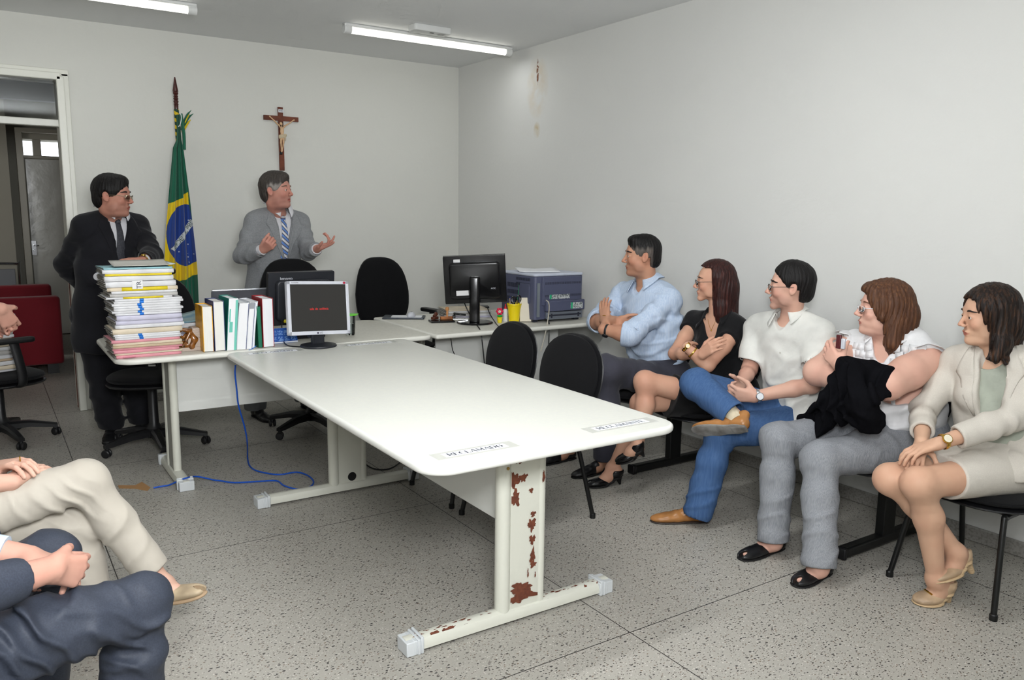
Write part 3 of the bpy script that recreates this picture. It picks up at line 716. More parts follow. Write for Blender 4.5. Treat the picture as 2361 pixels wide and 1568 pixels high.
# --- swivel chairs (local forward = +x)
def swivel(loc_, rz, label, zback=1.13, arms=(1, -1), seat=.47, star=0., bw=.50, bh=.58, bxx=-.24):
    t = empty('swivel_chair', loc_, rz, label, 'office chair')
    hub = bpy.data.objects.new('star_base', None); COL.objects.link(hub); hub.parent = t
    m = MB(); m.lathe([(.0, .07), (.045, .07), (.05, .13), (.03, .16), (.028, seat-.1), (.0, seat-.1)], n=18); m.build('column', M_BLK, t)
    for i in range(5):
        a = star+2*math.pi*i/5; d = Vector((math.cos(a), math.sin(a), 0)); n = Vector((-d.y, d.x, 0))
        m = MB(); vs = []
        for r, zz, hh, ww in ((.03, .105, .04, .032), (.16, .10, .034, .027), (.27, .078, .026, .022), (.315, .07, .02, .018)):
            for sx, sz in ((-1, -1), (1, -1), (1, .4), (.55, 1), (-.55, 1), (-1, .4)): vs.append(d*r+n*ww*sx+Vector((0, 0, zz+hh*sz*.6)))
        m._add(vs, [(j*6+k, j*6+(k+1) % 6, (j+1)*6+(k+1) % 6, (j+1)*6+k) for j in range(3) for k in range(6)]+[tuple(range(5, -1, -1)), tuple(18+k for k in range(6))])
        m.tube([d*.30+Vector((0, 0, .05)), d*.30+Vector((0, 0, .085))], .012, 8)
        m.build('base_arm', M_BLK, hub)
        m = MB(); w = (n*.6+d*.8).normalized()
        for s in (-1, 1): m.lathe([(0, -.009), (.02, -.009), (.0255, -.004), (.0255, .004), (.02, .009), (0, .009)], d*.305+w*s*.014+Vector((0, 0, .0265)), 18, axis=w)
        m.tube([d*.305+Vector((0, 0, .03)), d*.305+Vector((0, 0, .055))], .012, 8)
        m.build('caster', M_BLK, hub)
    m = set_x(MB(), Matrix.Translation((.02, 0, seat-.08))); pad_mesh(m, .50, .48, .03, 0, 0); m.build('seat_shell', M_RIM, t)
    m = set_x(MB(), Matrix.Translation((.02, 0, seat-.052))); pad_mesh(m, .49, .47, .045, 0, .01); m.build('seat_cushion', M_FAB, t)
    # tall back with rounded top, narrower upwards
    S = []
    def ring(sc, off):
        out = []
        for k in range(40):
            a = 2*math.pi*k/40; c, s_ = math.cos(a), math.sin(a); q = (abs(c)**3+abs(s_)**3)**(-1/3); u, v = q*c, q*s_
            wv = 1-.16*max(v, 0)-.0*v
            out.append((bxx-.05*(v*sc+1)*.5-off-.05*(1-u*u*sc*sc), u*bw/2*wv*sc, zback-bh/2+v*bh/2*sc))
        return out
    def backmesh(offs, mm, nm):
        m = MB(); vs = []
        for sc, off in offs: vs += ring(sc, off)
        N = len(offs); fs = [(i*40+k, i*40+(k+1) % 40, (i+1)*40+(k+1) % 40, (i+1)*40+k) for i in range(N-1) for k in range(40)]
        m._add(vs, fs); m.build(nm, mm, t, ang=50)
    backmesh([(0, -.03), (.5, -.028), (.85, -.02), (.97, 0), (1.0, .012), (1.0, .02)], M_FAB, 'back_cushion')
    backmesh([(1.0, .02), (1.005, .03), (.97, .04), (.6, .045), (0, .045)], M_RIM, 'back_shell')
    m = MB(); m.tube(spline([(-.08, 0, seat-.07), (-.27, 0, seat-.06), (-.345, 0, seat+.05), (-.36, 0, zback-bh*.6)], 6), .03, 8, flat=.3); m.build('back_bracket', M_BLK, t)
    for s in arms:
        m = MB(); m.slab(rrect(-.13, -.035, .12, .035, .032), seat+.215, seat+.245, .01); m.X = None
        mm = MB(); mm.X = Matrix.Translation((.0, s*.29, 0)); mm.slab(rrect(-.13, -.035, .12, .035, .032), seat+.215, seat+.247, .012); mm.build('armrest', M_BLK, t)
        mm = MB(); mm.tube(spline([(.03, s*.10, seat-.07), (.03, s*.27, seat-.06), (.03, s*.30, seat+.02), (.0, s*.29, seat+.22)], 6), .028, 8, flat=.4); mm.build('arm_bracket', M_BLK, t)
    return t
CA = swivel((.84, 5.38, 0), -math.pi/2-.35, 'black swivel chair behind the file stack, one armrest showing before the flag', 1.06, star=.35, seat=.50, arms=())
for s in (1,):
    pa = CA.matrix_basis.inverted() @ Vector(UY(381, 625, 5.30)); pb = CA.matrix_basis.inverted() @ Vector(UY(395, 690, 5.42))
    m = set_x(MB(), Matrix.Translation(pa) @ Matrix.Rotation(math.pi/2, 4, 'Z')); m.slab(rrect(-.10, -.035, .06, .035, .032), -.018, .016, .012); m.build('armrest', M_BLK, CA)
    m = MB(); m.tube(spline([pa-Vector((0, 0, .01)), pa*.6+pb*.4, pb, (pb[0]*.5, pb[1]*.5, .56), (0, 0, .45)], 6), .022, 8, flat=.5); m.build('arm_bracket', M_BLK, CA)
swivel((1.84, 5.28, 0), -math.pi/2+.05, 'black high-backed swivel chair before the man in the grey suit', 1.165, star=.1, arms=())
swivel((2.80, 5.85, 0), -math.pi/2+.12, 'black high-backed swivel chair standing alone before the back wall', 1.13, arms=(1,), star=.2)
FC = swivel((.03, 6.02, 0), 0.35, 'black swivel chair with armrests in front of the doorway, loaded with files', .95, seat=.46, star=-.35, bw=.44, bh=.44, bxx=-.28)
for o in [o for o in bpy.data.objects if o.parent == FC and o.name.startswith('arm')]: pass

# red armchairs in the hall, chrome frame
M_RED = mat('red_upholstery', (128, 20, 34), .85, bump=(200, .4, .002), sheen=.2)
def red_chair(x1, y0, ztop, label, name='armchair'):
    t = empty(name, (x1-.45, y0+.4, 0), 0, label, 'armchair', 'red armchairs in the hall')
    m = MB(); m.slab(rrect(-.45, -.40, .45, -.24, .03), .09, ztop, .03); m.build('armrest', M_RED, t)
    m = MB(); m.slab(rrect(-.45, .24, .45, .40, .03), .09, ztop-.16, .03); m.build('armrest', M_RED, t)
    m = MB(); m.slab(rrect(-.45, -.235, -.25, .235, .03), .09, ztop-.04, .03); m.build('backrest', M_RED, t)
    m = MB(); m.slab(rrect(-.245, -.235, .42, .235, .03), .12, .42, .03); m.build('seat', M_RED, t)
    for sx in (-.36, .36):
        for sy_ in (-.32, .32): m = MB(); m.box((sx, sy_, .045), (.09, .06, .09)); m.build('foot', M_BLK, t)
s1 = UY(150, 842, 8.3); red_chair(float(s1[0]), 8.3, float(UY(120, 684, 8.3)[2]), 'red armchair in the hall, nearer of the two beyond the doorway')
red_chair(float(UY(121, 700, 9.35)[0]), 9.35, float(UY(90, 657, 9.35)[2]), 'red armchair in the hall, partly behind the nearer one')
c0 = UY(45, 610, 10.45)
t = empty('metal_chair', (c0[0]-.25, 10.45, 0), 0, 'chrome-framed chair with grey panel at the far end of the hall', 'chair')
z_ = float(c0[2]); m = MB(); m.tube(spline([(.25, .2, 0), (.25, .2, z_-.05), (.22, .2, z_), (-.2, .2, z_), (-.25, .2, z_-.05), (-.25, .2, 0)], 5), .014, 8); m.tube([(.25, -.2, 0), (.25, -.2, .45), (.25, .2, .45)], .014); m.tube([(-.25, -.2, 0), (-.25, -.2, .45), (-.25, .2, .45)], .014); m.build('frame', M_CHROME, t)
m = MB(); m.box((0, .2, z_-.2), (.42, .02, .28)); m.build('backrest', mat('grey_panel', (128, 130, 134), .5), t, bevel=.006)
m = MB(); m.box((0, 0, .46), (.46, .42, .03)); m.build('seat', mat('grey_panel', (128, 130, 134), .5), t, bevel=.008)
# ================================================================ THINGS ON THE DESKS
DT = .740
rnd = random.Random(11)
M_PG = mat('page_block', (226, 224, 218), .7, bump=(300, .5, .002), stretch=(1, 1, 1))
def local(*a): return a
# --- stack of case files: each file is a folded cover over a block of pages
PAL = dict(white=(226, 226, 228), cream=(222, 208, 184), pink=(222, 150, 160), yellow=(236, 212, 40), lilac=(206, 204, 222), grey=(196, 194, 190), blue=(150, 196, 204), tan=(200, 178, 148))
def fmat(k): return mat('cover_'+k, PAL[k], .55, bump=(12, .3, .004), var=(6, tuple(int(c*.88) for c in PAL[k]), .45, .75))
M_PGG = mat('loose_page_edges', (172, 168, 160), .8, var=(60, (120, 116, 108), .4, .65))
M_CLIP = mat('blue_string', (30, 120, 214), .5)
def case_file(loc_, w, d, th, rz, ck, label, group, curl=.0, strip=None, tab=None, sag=0.0, leaves=5):
    """w along x, d along y; spine at the front (-y); back-left corner of the leaves ragged"""
    r = random.Random(int(loc_[2]*1e4)+int(w*1e3))
    t = empty('case_file', loc_, rz, label, 'file', group)
    def zz(x, y): return -sag*max(0, -x/w*2-.2)**2*1.0 + curl*max(0, (y/d+.5))**2*max(0, (x/w))*1.2
    m = MB(); n = 6; vs = []
    # cover: wraps round the front spine
    def cov(u, v):
        x = (u-.5)*w
        if v < .42: y, z = d/2-(v/.42)*d, 0
        elif v > .58: y, z = -d/2+((v-.58)/.42)*d, th
        else:
            a = math.pi*(v-.42)/.16; y, z = -d/2-th*.35*math.sin(a), th/2-th/2*math.cos(a)
        return (x, y, z+zz(x, y)+r.uniform(-.0004, .0004))
    m.grid(cov, 10, 16)
    m.build('cover', fmat(ck), t, solid=.0008, ang=60)
    m = MB()
    for i in range(leaves):
        z0 = th*(.1+.8*i/leaves); z1 = th*(.1+.8*(i+1)/leaves)-.0003; dx = r.uniform(-.012, .004); dy = r.uniform(-.006, .010); w2 = w-.008+r.uniform(-.006, .002)
        pts = [(-w2/2+dx, -d/2+.002), (w2/2, -d/2+.002), (w2/2, d/2+dy), (-w2/2+dx, d/2+dy)]
        vs = [(x, y, z+zz(x, y)) for z in (z0, z1) for x, y in pts]
        m._add(vs, [(3, 2, 1, 0), (4, 5, 6, 7), (0, 1, 5, 4), (1, 2, 6, 5), (2, 3, 7, 6), (3, 0, 4, 7)])
    m.build('pages', M_PGG, t)
    if strip:
        a, b, k = strip
        m = MB(); m.grid(lambda u, v: ((a+(b-a)*u-.5)*w, -d/2-th*.37*math.sin(math.pi*v)-.0012, th/2-th*.52*math.cos(math.pi*v)+zz((a+(b-a)*u-.5)*w, -d/2)), 3, 6); m.build('spine_tape', fmat(k) if k in PAL else M_CLIP, t, solid=.0006)
    if tab:
        m = MB(); m.box((-w/2+.06, -d/2-.006, th/2), (.06, .03, .001)); m.build('index_tab', mat('pink_tab', (238, 150, 178), .5), t)
    return t
sx, sy = .690, 4.600
z = DT
specs = []
for i in range(7): specs.append((random.Random(i).uniform(.008, .013), ['pink', 'cream', 'pink', 'pink', 'tan', 'cream', 'pink'][i], 'pink and cream'))
for i in range(3): specs.append((.008, 'white', 'white'))
specs += [(.022, 'cream', 'plain cream'), (.016, 'white', 'white'), (.018, 'lilac', 'lilac'), (.02, 'lilac', 'lilac')]
for i in range(7): specs.append((.0095, 'white', 'thin white'))
specs += [(.008, 'white', 'yellow-taped white'), (.014, 'grey', 'curled grey'), (.010, 'white', 'white'), (.016, 'cream', 'yellow-taped cream'), (.024, 'white', 'thick white'), (.022, 'white', 'thick white'), (.008, 'yellow', 'bright yellow'), (.018, 'white', 'white'), (.006, 'blue', 'pale blue')]
tot = sum(s[0] for s in specs); k = (1.205-DT)/tot*1.0
LBL = {}
ordn = ['lowest', 'second from the bottom', 'third from the bottom', 'fourth from the bottom', 'fifth from the bottom', 'sixth from the bottom', 'seventh from the bottom']
FILES = []
for i, (th, ck, nm) in enumerate(specs):
    th *= k; r = random.Random(100+i)
    w = .325+r.uniform(-.012, .012); d = .23+r.uniform(-.01, .01)
    dx = r.uniform(-.008, .008)+(.012 if 10 < i < 22 else 0)-(.035 if i == len(specs)-9 else 0)+(-.02 if i > 24 else 0); dy = r.uniform(-.006, .006)
    strip = None; tab = None; curl = 0
    if 7 <= i <= 9 or 14 <= i <= 20: strip = (.36, .42, 'string')
    if i == 21: strip = (.25, .86, 'yellow')
    if i == 24: strip = (.2, .85, 'yellow'); curl = .0
    if i == 0: tab = True
    n_from_top = len(specs)-1-i
    word = {0: 'topmost', 1: 'second from the top', 2: 'third from the top', 3: 'fourth from the top', 4: 'fifth from the top'}.get(n_from_top)
    if word is None: word = ordn[i] if i < 7 else 'number %d counting up' % (i+1)
    FILES.append(case_file((sx+dx, sy+dy, z), w, d, th*.94, r.uniform(-.03, .03)+.02, ck, '%s case file in the tall desk stack, %s' % (nm, word), 'case files in the tall stack on the desk', sag=0.0, strip=strip, tab=tab, leaves=max(2, int(th/.003))))
    z += th
ZTOP = z
# paper sheets with a pale blue cover half way up: curled open cover
# TR sticker on the thick white files
tk = FILES[-5]
m = MB(); m.box((-.02, -.1215, .011), (.05, .0015, .042)); stk = m.build('sticker', mat('white_sticker', (232, 232, 232), .5), tk)
text_obj('lettering', 'TR', .032, M_INK, (-.012, -.1225, .010), (0, 0, 1), (-1, 0, 0), tk)
# blue leaves lying open on the middle of the stack
t = empty('paper_sheet', (sx-.02, sy+.01, ZTOP+.0005), .05, 'pale blue sheet on the very top of the file stack', 'paper')
m = MB(); m.grid(lambda u, v: ((u-.5)*.16+.02, (v-.5)*.15+.04, .001+.004*u*v), 6, 6); m.build('sheet', mat('cyan_paper', (150, 206, 218), .6), t, solid=.0005)
t = empty('envelope', (sx+.0, sy-.02, ZTOP+.007), .02, 'grey envelope lying across the top of the file stack', 'envelope')
m = MB(); m.grid(lambda u, v: ((u-.5)*.27, (v-.5)*.18, .0015+.012*max(0, u-.8)+.020*v*v), 10, 6); m.build('envelope_body', mat('grey_paper', (200, 198, 190), .7, bump=(8, .3, .004)), t, solid=.0012)
m = MB(); m.poly([(.135, -.089, .0035), (.165, -.06, .006), (.15, .11, .012), (.12, .09, .006)]); m.build('flap', mat('blue_grey_paper', (190, 202, 208), .7), t, solid=.0008)

# --- second pile behind the bookend: blue magazine over papers
def pile(name, loc_, w, d, n, label, cat, cols, rz=0., th=.006, grp=None):
    z = 0; x, y, z0 = loc_
    for i in range(n):
        r = random.Random(300+i+int(w*100)); ck = cols[min(i*len(cols)//n, len(cols)-1)]
        case_file((x+r.uniform(-.006, .006), y+r.uniform(-.006, .006), z0+z), w+r.uniform(-.01, .01), d, th*.94, rz+r.uniform(-.04, .04), ck, label % (['lowest'] + ['number %d up' % (k+1) for k in range(1, n-1)] + ['topmost'])[i], grp, leaves=2)
        z += th
    return z0+z
zt_ = pile('case_file', (.93, 4.83, DT), .22, .27, 16, 'thin file in the low pile behind the bookend, %s', 'file', ['lilac', 'white', 'lilac', 'grey', 'white'], th=.0085, grp='thin files in the low pile behind the bookend')
t = empty('magazine', (.93, 4.83, zt_), .03, 'blue-covered magazine on the low pile behind the bookend', 'magazine')
m = MB(); m.grid(lambda u, v: ((u-.5)*.25, (v-.5)*.29, .002+.03*(u-.25)**2+.02*v*u), 8, 6); m.build('cover', mat('sea_cover', (96, 140, 160), .35, var=(9, (150, 176, 176), .4, .6)), t, solid=.002)

# --- bookend: carved seated figure on a rough stone block
t = empty('bookend', (.905, 4.60, DT), 0, 'brown carved crouching figure bookend on a rough stone block', 'sculpture')
m = MB(); m.slab([(-.065, -.05), (.062, -.05), (.062, .05), (-.065, .05)], 0, .02, .003)
m.slab([(.0, -.05), (.062, -.05), (.062, .05), (.0, .05)], .02, .07, .004); m.slab([(.025, -.048), (.062, -.05), (.062, .05), (.025, .048)], .07, .125, .006)
m.build('stone_block', mat('rough_stone', (196, 180, 168), .85, bump=(90, 1.0, .006), stretch=(1, 1, 2.2)), t)
S = Sculpt(.0018); O = V3(.905, 4.60, DT); q = lambda x, z, y=-.035: O+V3(x, y, z)
S.rc(q(.018, .028), q(.035, .062), .022, .021, k=.01); S.rc(q(.035, .062), q(.012, .105), .021, .017, k=.01); S.rc(q(.012, .108), q(-.018, .118), .014, .010, k=.008)
S.ell(q(-.042, .118), (.019, .014, .015), k=.005); S.rc(q(.015, .022), q(-.045, .06), .014, .010, k=.008); S.rc(q(-.045, .062), q(-.038, .012), .010, .008, k=.006); S.rc(q(-.038, .012), q(-.055, .008), .008, .006)
S.rc(q(.01, .1, -.052), q(-.012, .06, -.058), .010, .008, k=.006); S.rc(q(-.012, .06, -.058), q(-.034, .028, -.05), .008, .006, k=.005)
S.rc(q(.01, .1, -.02), q(-.02, .07, -.018), .010, .008, k=.006); S.rc(q(-.02, .07, -.018), q(-.04, .09, -.03), .008, .006, k=.005)
S.rc(q(.03, .012), q(-.045, .012), .013, .009, k=.008)
S.build('figure', mat('carved_wood', (140, 88, 36), .22, coat=.6, var=(60, (96, 58, 26), .45, .6)), t)

# --- row of books (spines away, fore-edges to the room)
def book(name, x0, x1, h, d, label, cover, lean=0., y=4.475, extra=None, page=(232, 230, 224), bow=.0, cth=.003):
    th = x1-x0; t = empty(name, ((x0+x1)/2, y+d/2, DT), 0, label, 'book', 'books standing in a row on the desk')
    sh = lambda p: (p[0]+lean*p[2]+bow*(p[2]/h)**2, p[1], p[2])
    def sheared(m): m.V = [Vector(sh(v)) for v in m.V]; return m
    m = MB()
    m.box((-th/2+cth/2, 0, h/2), (cth, d, h)); m.box((th/2-cth/2, 0, h/2), (cth, d, h)); m.box((0, d/2-cth/2, h/2), (th, cth, h))
    M = MB(); n = 6
    for part in ((-th/2, -th/2+cth, -d/2, d/2), (th/2-cth, th/2, -d/2, d/2), (-th/2+cth, th/2-cth, d/2-cth, d/2)):
        def f(u, v, p=part): return None
        for i in range(n):
            z0, z1 = h*i/n, h*(i+1)/n
            M.box(((part[0]+part[1])/2, (part[2]+part[3])/2, (z0+z1)/2), (part[1]-part[0], part[3]-part[2], z1-z0))
    sheared(M).build('cover', cover, t)
    M = MB()
    for i in range(n):
        z0, z1 = .003+(h-.008)*i/n, .003+(h-.008)*(i+1)/n; M.box((0, -.001, (z0+z1)/2), (th-2*cth, d-.006, z1-z0))
    sheared(M).build('pages', mat('pages_%d_%d_%d' % page, page, .75, bump=(6, .25, .003), stretch=(60, 1, 1)), t)
    if extra:
        M = MB()
        for q_, (u0, u1, v0, v1, mi) in enumerate(extra): M.box(((u0+u1)/2*th-th/2, -d/2-.0022-.0006*q_, (v0+v1)/2*h), ((u1-u0)*th, .001, (v1-v0)*h), m=mi)
        sheared(M).build('printed_panel', [mat('teal_print', (110, 196, 178), .5), mat('grey_print', (150, 152, 158), .5), mat('navy_print', (70, 82, 130), .5), mat('red_cover', (150, 24, 32), .45), mat('white_print', (236, 236, 238), .5)], t)
    return t
book('book', .968, 1.021, .250, .17, 'yellow-covered thick book, leftmost of the row on the desk', mat('yellow_cover', (232, 172, 40), .4, var=(9, (150, 96, 40), .5, .6)))
book('book', 1.026, 1.083, .274, .19, 'navy-covered thick book between the yellow one and the teal one', mat('navy_cover', (44, 56, 104), .4))
book('binder', 1.088, 1.138, .285, .22, 'teal-backed binder with a white and green printed front, leaning right', mat('teal_cover', (38, 130, 116), .4), lean=.05, bow=.008, page=(234, 238, 240), extra=[(.02, .98, .0, 1, 4), (.15, .30, .55, .8, 0), (.2, .55, .35, .55, 0), (.75, 1, 0, .97, 0)])
book('binder', 1.141, 1.192, .258, .22, 'plain white binder leaning right beside the teal-backed one', mat('white_cover', (232, 234, 240), .45), lean=.06, bow=.010, page=(236, 238, 242), extra=[(.02, .95, 0, .99, 4), (.95, 1, 0, .97, 2)])
book('binder', 1.195, 1.238, .262, .22, 'white binder with a grey-topped panel leaning right', mat('white_cover', (232, 234, 240), .45), lean=.065, bow=.012, page=(236, 238, 242), extra=[(.02, .6, 0, .85, 4), (.02, .6, .85, .98, 1), (.62, .68, 0, .97, 2)])
book('book', 1.262, 1.283, .235, .18, 'thin dark green book beside the red one', mat('green_cover', (20, 100, 72), .35), lean=-.02, extra=[(0, 1, 0, 1, 0)] and None, page=(30, 110, 84))
book('book', 1.288, 1.350, .277, .20, 'thick red-covered book, rightmost of the row on the desk', mat('red_cover', (150, 24, 32), .45), page=(232, 233, 236))
t = empty('ribbon', (1.23, 4.46, DT), 0, 'blue ribbon end trailing from the binders', 'ribbon')
m = MB(); m.tube([(.015, .01, .014), (.0, -.005, .008), (-.02, -.02, .002), (-.035, -.032, .0015)], .003, 6, flat=.4); m.build('ribbon_strip', M_CLIP, t)

# --- laptop
t = empty('laptop', (1.28, 4.98, DT), 0, 'open laptop seen from behind, silver lid over the books', 'laptop')
lz = float(UY(550, 669, 4.86)[2])-DT
m = MB(); m.slab(rrect(-.17, -.02, .17, .22, .01), 0, .018, .004); m.build('base', mat('laptop_grey', (120, 122, 128), .35, .6), t)
m = set_x(MB(), Matrix.Translation((0, -.02, .012)) @ Matrix.Rotation(math.radians(90+14), 4, 'X'))
m.slab(rrect(-.165, 0, .165, (lz-.012)/math.cos(math.radians(14)), .012), -.006, .006, .003); m.build('lid', mat('laptop_lid', (132, 134, 142), .3, .7), t)
m = MB(); m.tube([(-.16, -.02-(lz)*.25, lz-.001), (.16, -.02-(lz)*.25, lz-.001)], .0062, 8); m.build('lid_edge', mat('laptop_edge', (200, 204, 212), .25, .8), t)

# --- monitors: local +y is the back, screen to -y
def monitor(loc_, rz, W, H, zc_, tilt, roll, label, body, bezel, back=False, brand=None, depth=.05, foot=None, standz=0):
    t = empty('monitor', loc_, rz, label, 'monitor')
    X = Matrix.Translation((0, 0, zc_)) @ Matrix.Rotation(math.radians(roll), 4, 'Y') @ Matrix.Rotation(math.radians(-tilt), 4, 'X')
    h = bpy.data.objects.new('screen_head', None); COL.objects.link(h); h.parent = t; h.matrix_local = X
    R90 = Matrix.Rotation(math.radians(90), 4, 'X')           # slab z -> -y
    m = set_x(MB(), R90); m.slab(rrect(-W/2, -H/2, W/2, H/2, .008), -.022, .012, .003); m.build('casing', body, h)
    m = set_x(MB(), R90); m.slab(rrect(-W/2*.82, -H/2*.80, W/2*.82, H/2*.74, .03), -depth, -.02, .014); m.build('back_bulge', body, h)
    bz = .018
    m = MB()
    for (x0, x1, z0, z1) in ((-W/2, W/2, H/2-bz, H/2), (-W/2, W/2, -H/2, -H/2+bz*1.15), (-W/2, -W/2+bz, -H/2, H/2), (W/2-bz, W/2, -H/2, H/2)): m.box(((x0+x1)/2, -.0135, (z0+z1)/2), (x1-x0, .005, z1-z0))
    m.build('bezel', bezel, h, bevel=.0015)
    m = MB(); m.box((0, -.0125, 0), (W-2*bz, .002, H-2*bz)); m.build('screen', mat('dark_screen', (34, 34, 33), .25, emit=((46, 44, 42), .5)), h)
    return t, h
MS = mat('silver_plastic', (206, 208, 216), .35, .15); MN = mat('navy_black_plastic', (32, 34, 40), .4); MBK = mat('glossy_black', (14, 14, 16), .2)
b0 = UZ(737, 800, TZ)
p0 = UY(733, 710, 4.37)
LG, lh = monitor((b0[0], b0[1]+.02, TZ), .02, .362, .302, float(p0[2])-TZ+.0, 9, 2.2, 'silver-framed flat monitor facing the room, on the junction of desk and table', MS, MS)
lh.location.x = float(p0[0]-b0[0])
text_obj('lettering', 'LG', .014, mat('logo_grey', (60, 62, 70), .5), (.006, -.0165, -.1405), (1, 0, 0), (0, 0, 1), lh)
m = MB(); m.lathe([(0, 0), (.0062, 0), (.0062, .0006), (0, .0006)], (-.014, -.0162, -.1405), 16, axis=(0, -1, 0)); m.build('logo_disc', mat('logo_plum', (70, 66, 84), .5), lh)
text_obj('lettering', 'FLATRON', .009, mat('logo_grey', (60, 62, 70), .5), (-.135, -.0165, .1415), (1, 0, 0), (0, 0, 1), lh)
m = MB(); m.lathe([(0.003, 0), (.007, 0), (.007, .0008), (.003, .0008)], (.155, -.0162, .1415), 16, axis=(0, -1, 0), sx=1.1); m.build('red_logo', mat('logo_red', (170, 30, 60), .5), lh)
mr = mat('red_pixels', (200, 40, 36), .4, emit=((190, 36, 34), .35))
text_obj('screen_text', 'sala de', .018, mr, (-.031, -.0142, -.0055), (1, 0, 0), (0, 0, 1), lh)
text_obj('screen_text', 'audiência', .018, mr, (.028, -.0142, -.005), (1, 0, 0), (0, 0, 1), lh, scx=.8, depth=.0005)
m = MB(); m.lathe([(0, 0), (.10, 0), (.104, .004), (.10, .012), (.06, .018), (0, .018)], sx=1.0, sy=.95, n=40); m.build('foot', MN, LG)
m = MB(); m.box((0, .01, .045), (.075, .02, .075)); m.box((-.028, .0, .055), (.012, .01, .09)); m.box((0, .035, .075), (.09, .035, .05)); m.build('neck', MN, LG, bevel=.003)
p0 = UY(690, 700, 4.78)
LE, lh = monitor((1.62, 4.80, DT), math.pi+.03, .415, .325, float(UY(690, 624, 4.80)[2])-DT-.165, 6, 0, 'dark monitor seen from behind, between the laptop and the silver monitor', MN, MN, depth=.06)
lh.location.y = .0
text_obj('lettering', 'lenovo', .026, mat('logo_white', (214, 216, 224), .4), (.10, .024, .125), (-1, 0, 0), (0, 0, 1), lh, depth=.0008, scx=1.1)
m = MB(); m.slab(rrect(-.11, -.10, .11, .12, .02), 0, .014, .004); m.build('foot', MN, LE)
m = MB(); m.box((0, .02, .12), (.10, .04, .22)); m.build('neck', MN, LE, bevel=.006)
m = MB(); m.box((.11, .052, -.128), (.03, .02, .02)); m.build('video_plug', mat('yellow_plug', (220, 204, 50), .4), lh, bevel=.003)
t = empty('cable', (1.5, 4.7, DT), 0, 'black monitor cable looping down behind the silver monitor', 'cable')
cs = [UY(650, 738, 4.70), UY(650, 765, 4.66), UY(653, 785, 4.60), UZ(665, 797, DT+.004), UZ(700, 800, DT+.004)]
m = MB(); m.tube([c-V3(1.5, 4.7, DT) for c in spline(cs, 6)], .0035, 6); m.build('cable_run', M_BLK, t)
# blue tiled card standing at the monitor's foot
t = empty('desk_card', (1.44, 4.575, DT), .03, 'small blue card with pale squares propped behind the books', 'card')
X = Matrix.Rotation(math.radians(-20), 4, 'X')
m = set_x(MB(), X); m.box((0, 0, .045), (.16, .003, .09)); m.build('card', mat('blue_card', (34, 84, 166), .4), t)
for i in range(4):
    for j in range(2): m = set_x(MB(), X); m.box((-.055+i*.037, -.002, .026+j*.036), (.031, .001, .027)); m.build('printed_square', mat('pale_blue_print', (120, 160, 214), .4, var=(120, (40, 90, 180), .45, .55)), t)
m = set_x(MB(), X); m.box((0, -.002, .005), (.16, .002, .007)); m.build('white_edge', M_PAPER, t)
m = MB(); m.poly([(-.08, .0, 0), (.08, .0, 0), (.08, .06, 0), (-.08, .06, 0)]); m.poly([(-.08, .06, 0), (.08, .06, 0), (.08, .032, .085), (-.08, .032, .085)]); m.build('easel', M_PAPER, t, solid=.001)

# glass of water with a green lid
gp = UZ(808, 772, DT)
t = empty('drinking_glass', gp, 0, 'clear drinking glass of water with a bright green lid', 'glass')
m = MB(); m.lathe([(0, 0), (.027, 0), (.029, .004), (.034, .122), (.0325, .122), (.0275, .008), (0, .008)], n=28); m.build('tumbler', mat('clear_glass', (245, 250, 248), .02, trans=1.0, ior=1.45), t)
m = MB(); m.lathe([(0, .0085), (.027, .0085), (.0305, .072), (0, .072)], n=28); m.build('water', mat('water', (240, 248, 248), .0, trans=1.0, ior=1.33), t)
m = MB(); m.slab(rrect(-.04, -.04, .04, .04, .03), .1225, .132, .004); m.box((.043, 0, .129), (.02, .02, .003)); m.build('lid', mat('green_lid', (104, 206, 60), .4), t)

# --- side desk things
mp = UZ(1095, 745, DT)
MO, mh = monitor((mp[0], mp[1], DT), math.pi-.58, .43, .335, .30, 6, 0, 'large black monitor seen from behind beside the yellow pencil cup', MBK, MBK, depth=.055)
mh.matrix_local = Matrix.Translation((0, 0, .31)) @ Matrix.Rotation(math.radians(3.0), 4, 'Y') @ Matrix.Rotation(math.radians(-7), 4, 'X')
m = MB(); m.box((.12, .024, .135), (.045, .001, .02)); m.build('inventory_sticker', mat('white_sticker', (232, 232, 232), .5), mh)
m = MB(); m.box((.09, .0565, -.085), (.085, .001, .035)); m.build('rating_label', mat('white_sticker', (232, 232, 232), .5), mh)
text_obj('lettering', 'AOC', .016, mat('logo_white', (214, 216, 224), .4), (-.125, .0565, -.06), (-1, 0, 0), (0, 0, 1), mh)
m = MB(); m.lathe([(0, 0), (.125, 0), (.128, .005), (.12, .012), (.05, .018), (0, .018)], n=40); m.build('foot', MBK, MO)
m = MB(); m.slab(rrect(-.036, .035, .036, .085, .02), .01, .33, .012); m.box((0, .03, .27), (.05, .05, .06)); m.build('neck', MBK, MO, bevel=.006)
t = empty('cable', (2.9, 4.6, DT), 0, 'black cable hanging from the black monitor over the side desk front', 'cable')
ye = float(E_.location.y)
def eds(px, py): return UZ(px, py, DT+.003)
cs = [UY(1068, 692, 4.86), UY(1078, 715, 4.80), eds(1095, 745), eds(1105, 757), UY(1110, 775, 4.44), UY(1113, 800, 4.43), UY(1117, 838, 4.43)]
m = MB(); m.tube([c-V3(2.9, 4.6, DT) for c in spline(cs, 6)], .004, 6); m.build('cable_run', M_BLK, t)
t = empty('cable', (3.0, 4.6, DT), 0, 'short black cable beside the monitor foot, over the side desk edge', 'cable')
cs = [UY(1123, 707, 4.85), UY(1130, 725, 4.8), eds(1143, 745), eds(1152, 756), UY(1154, 768, 4.46)]
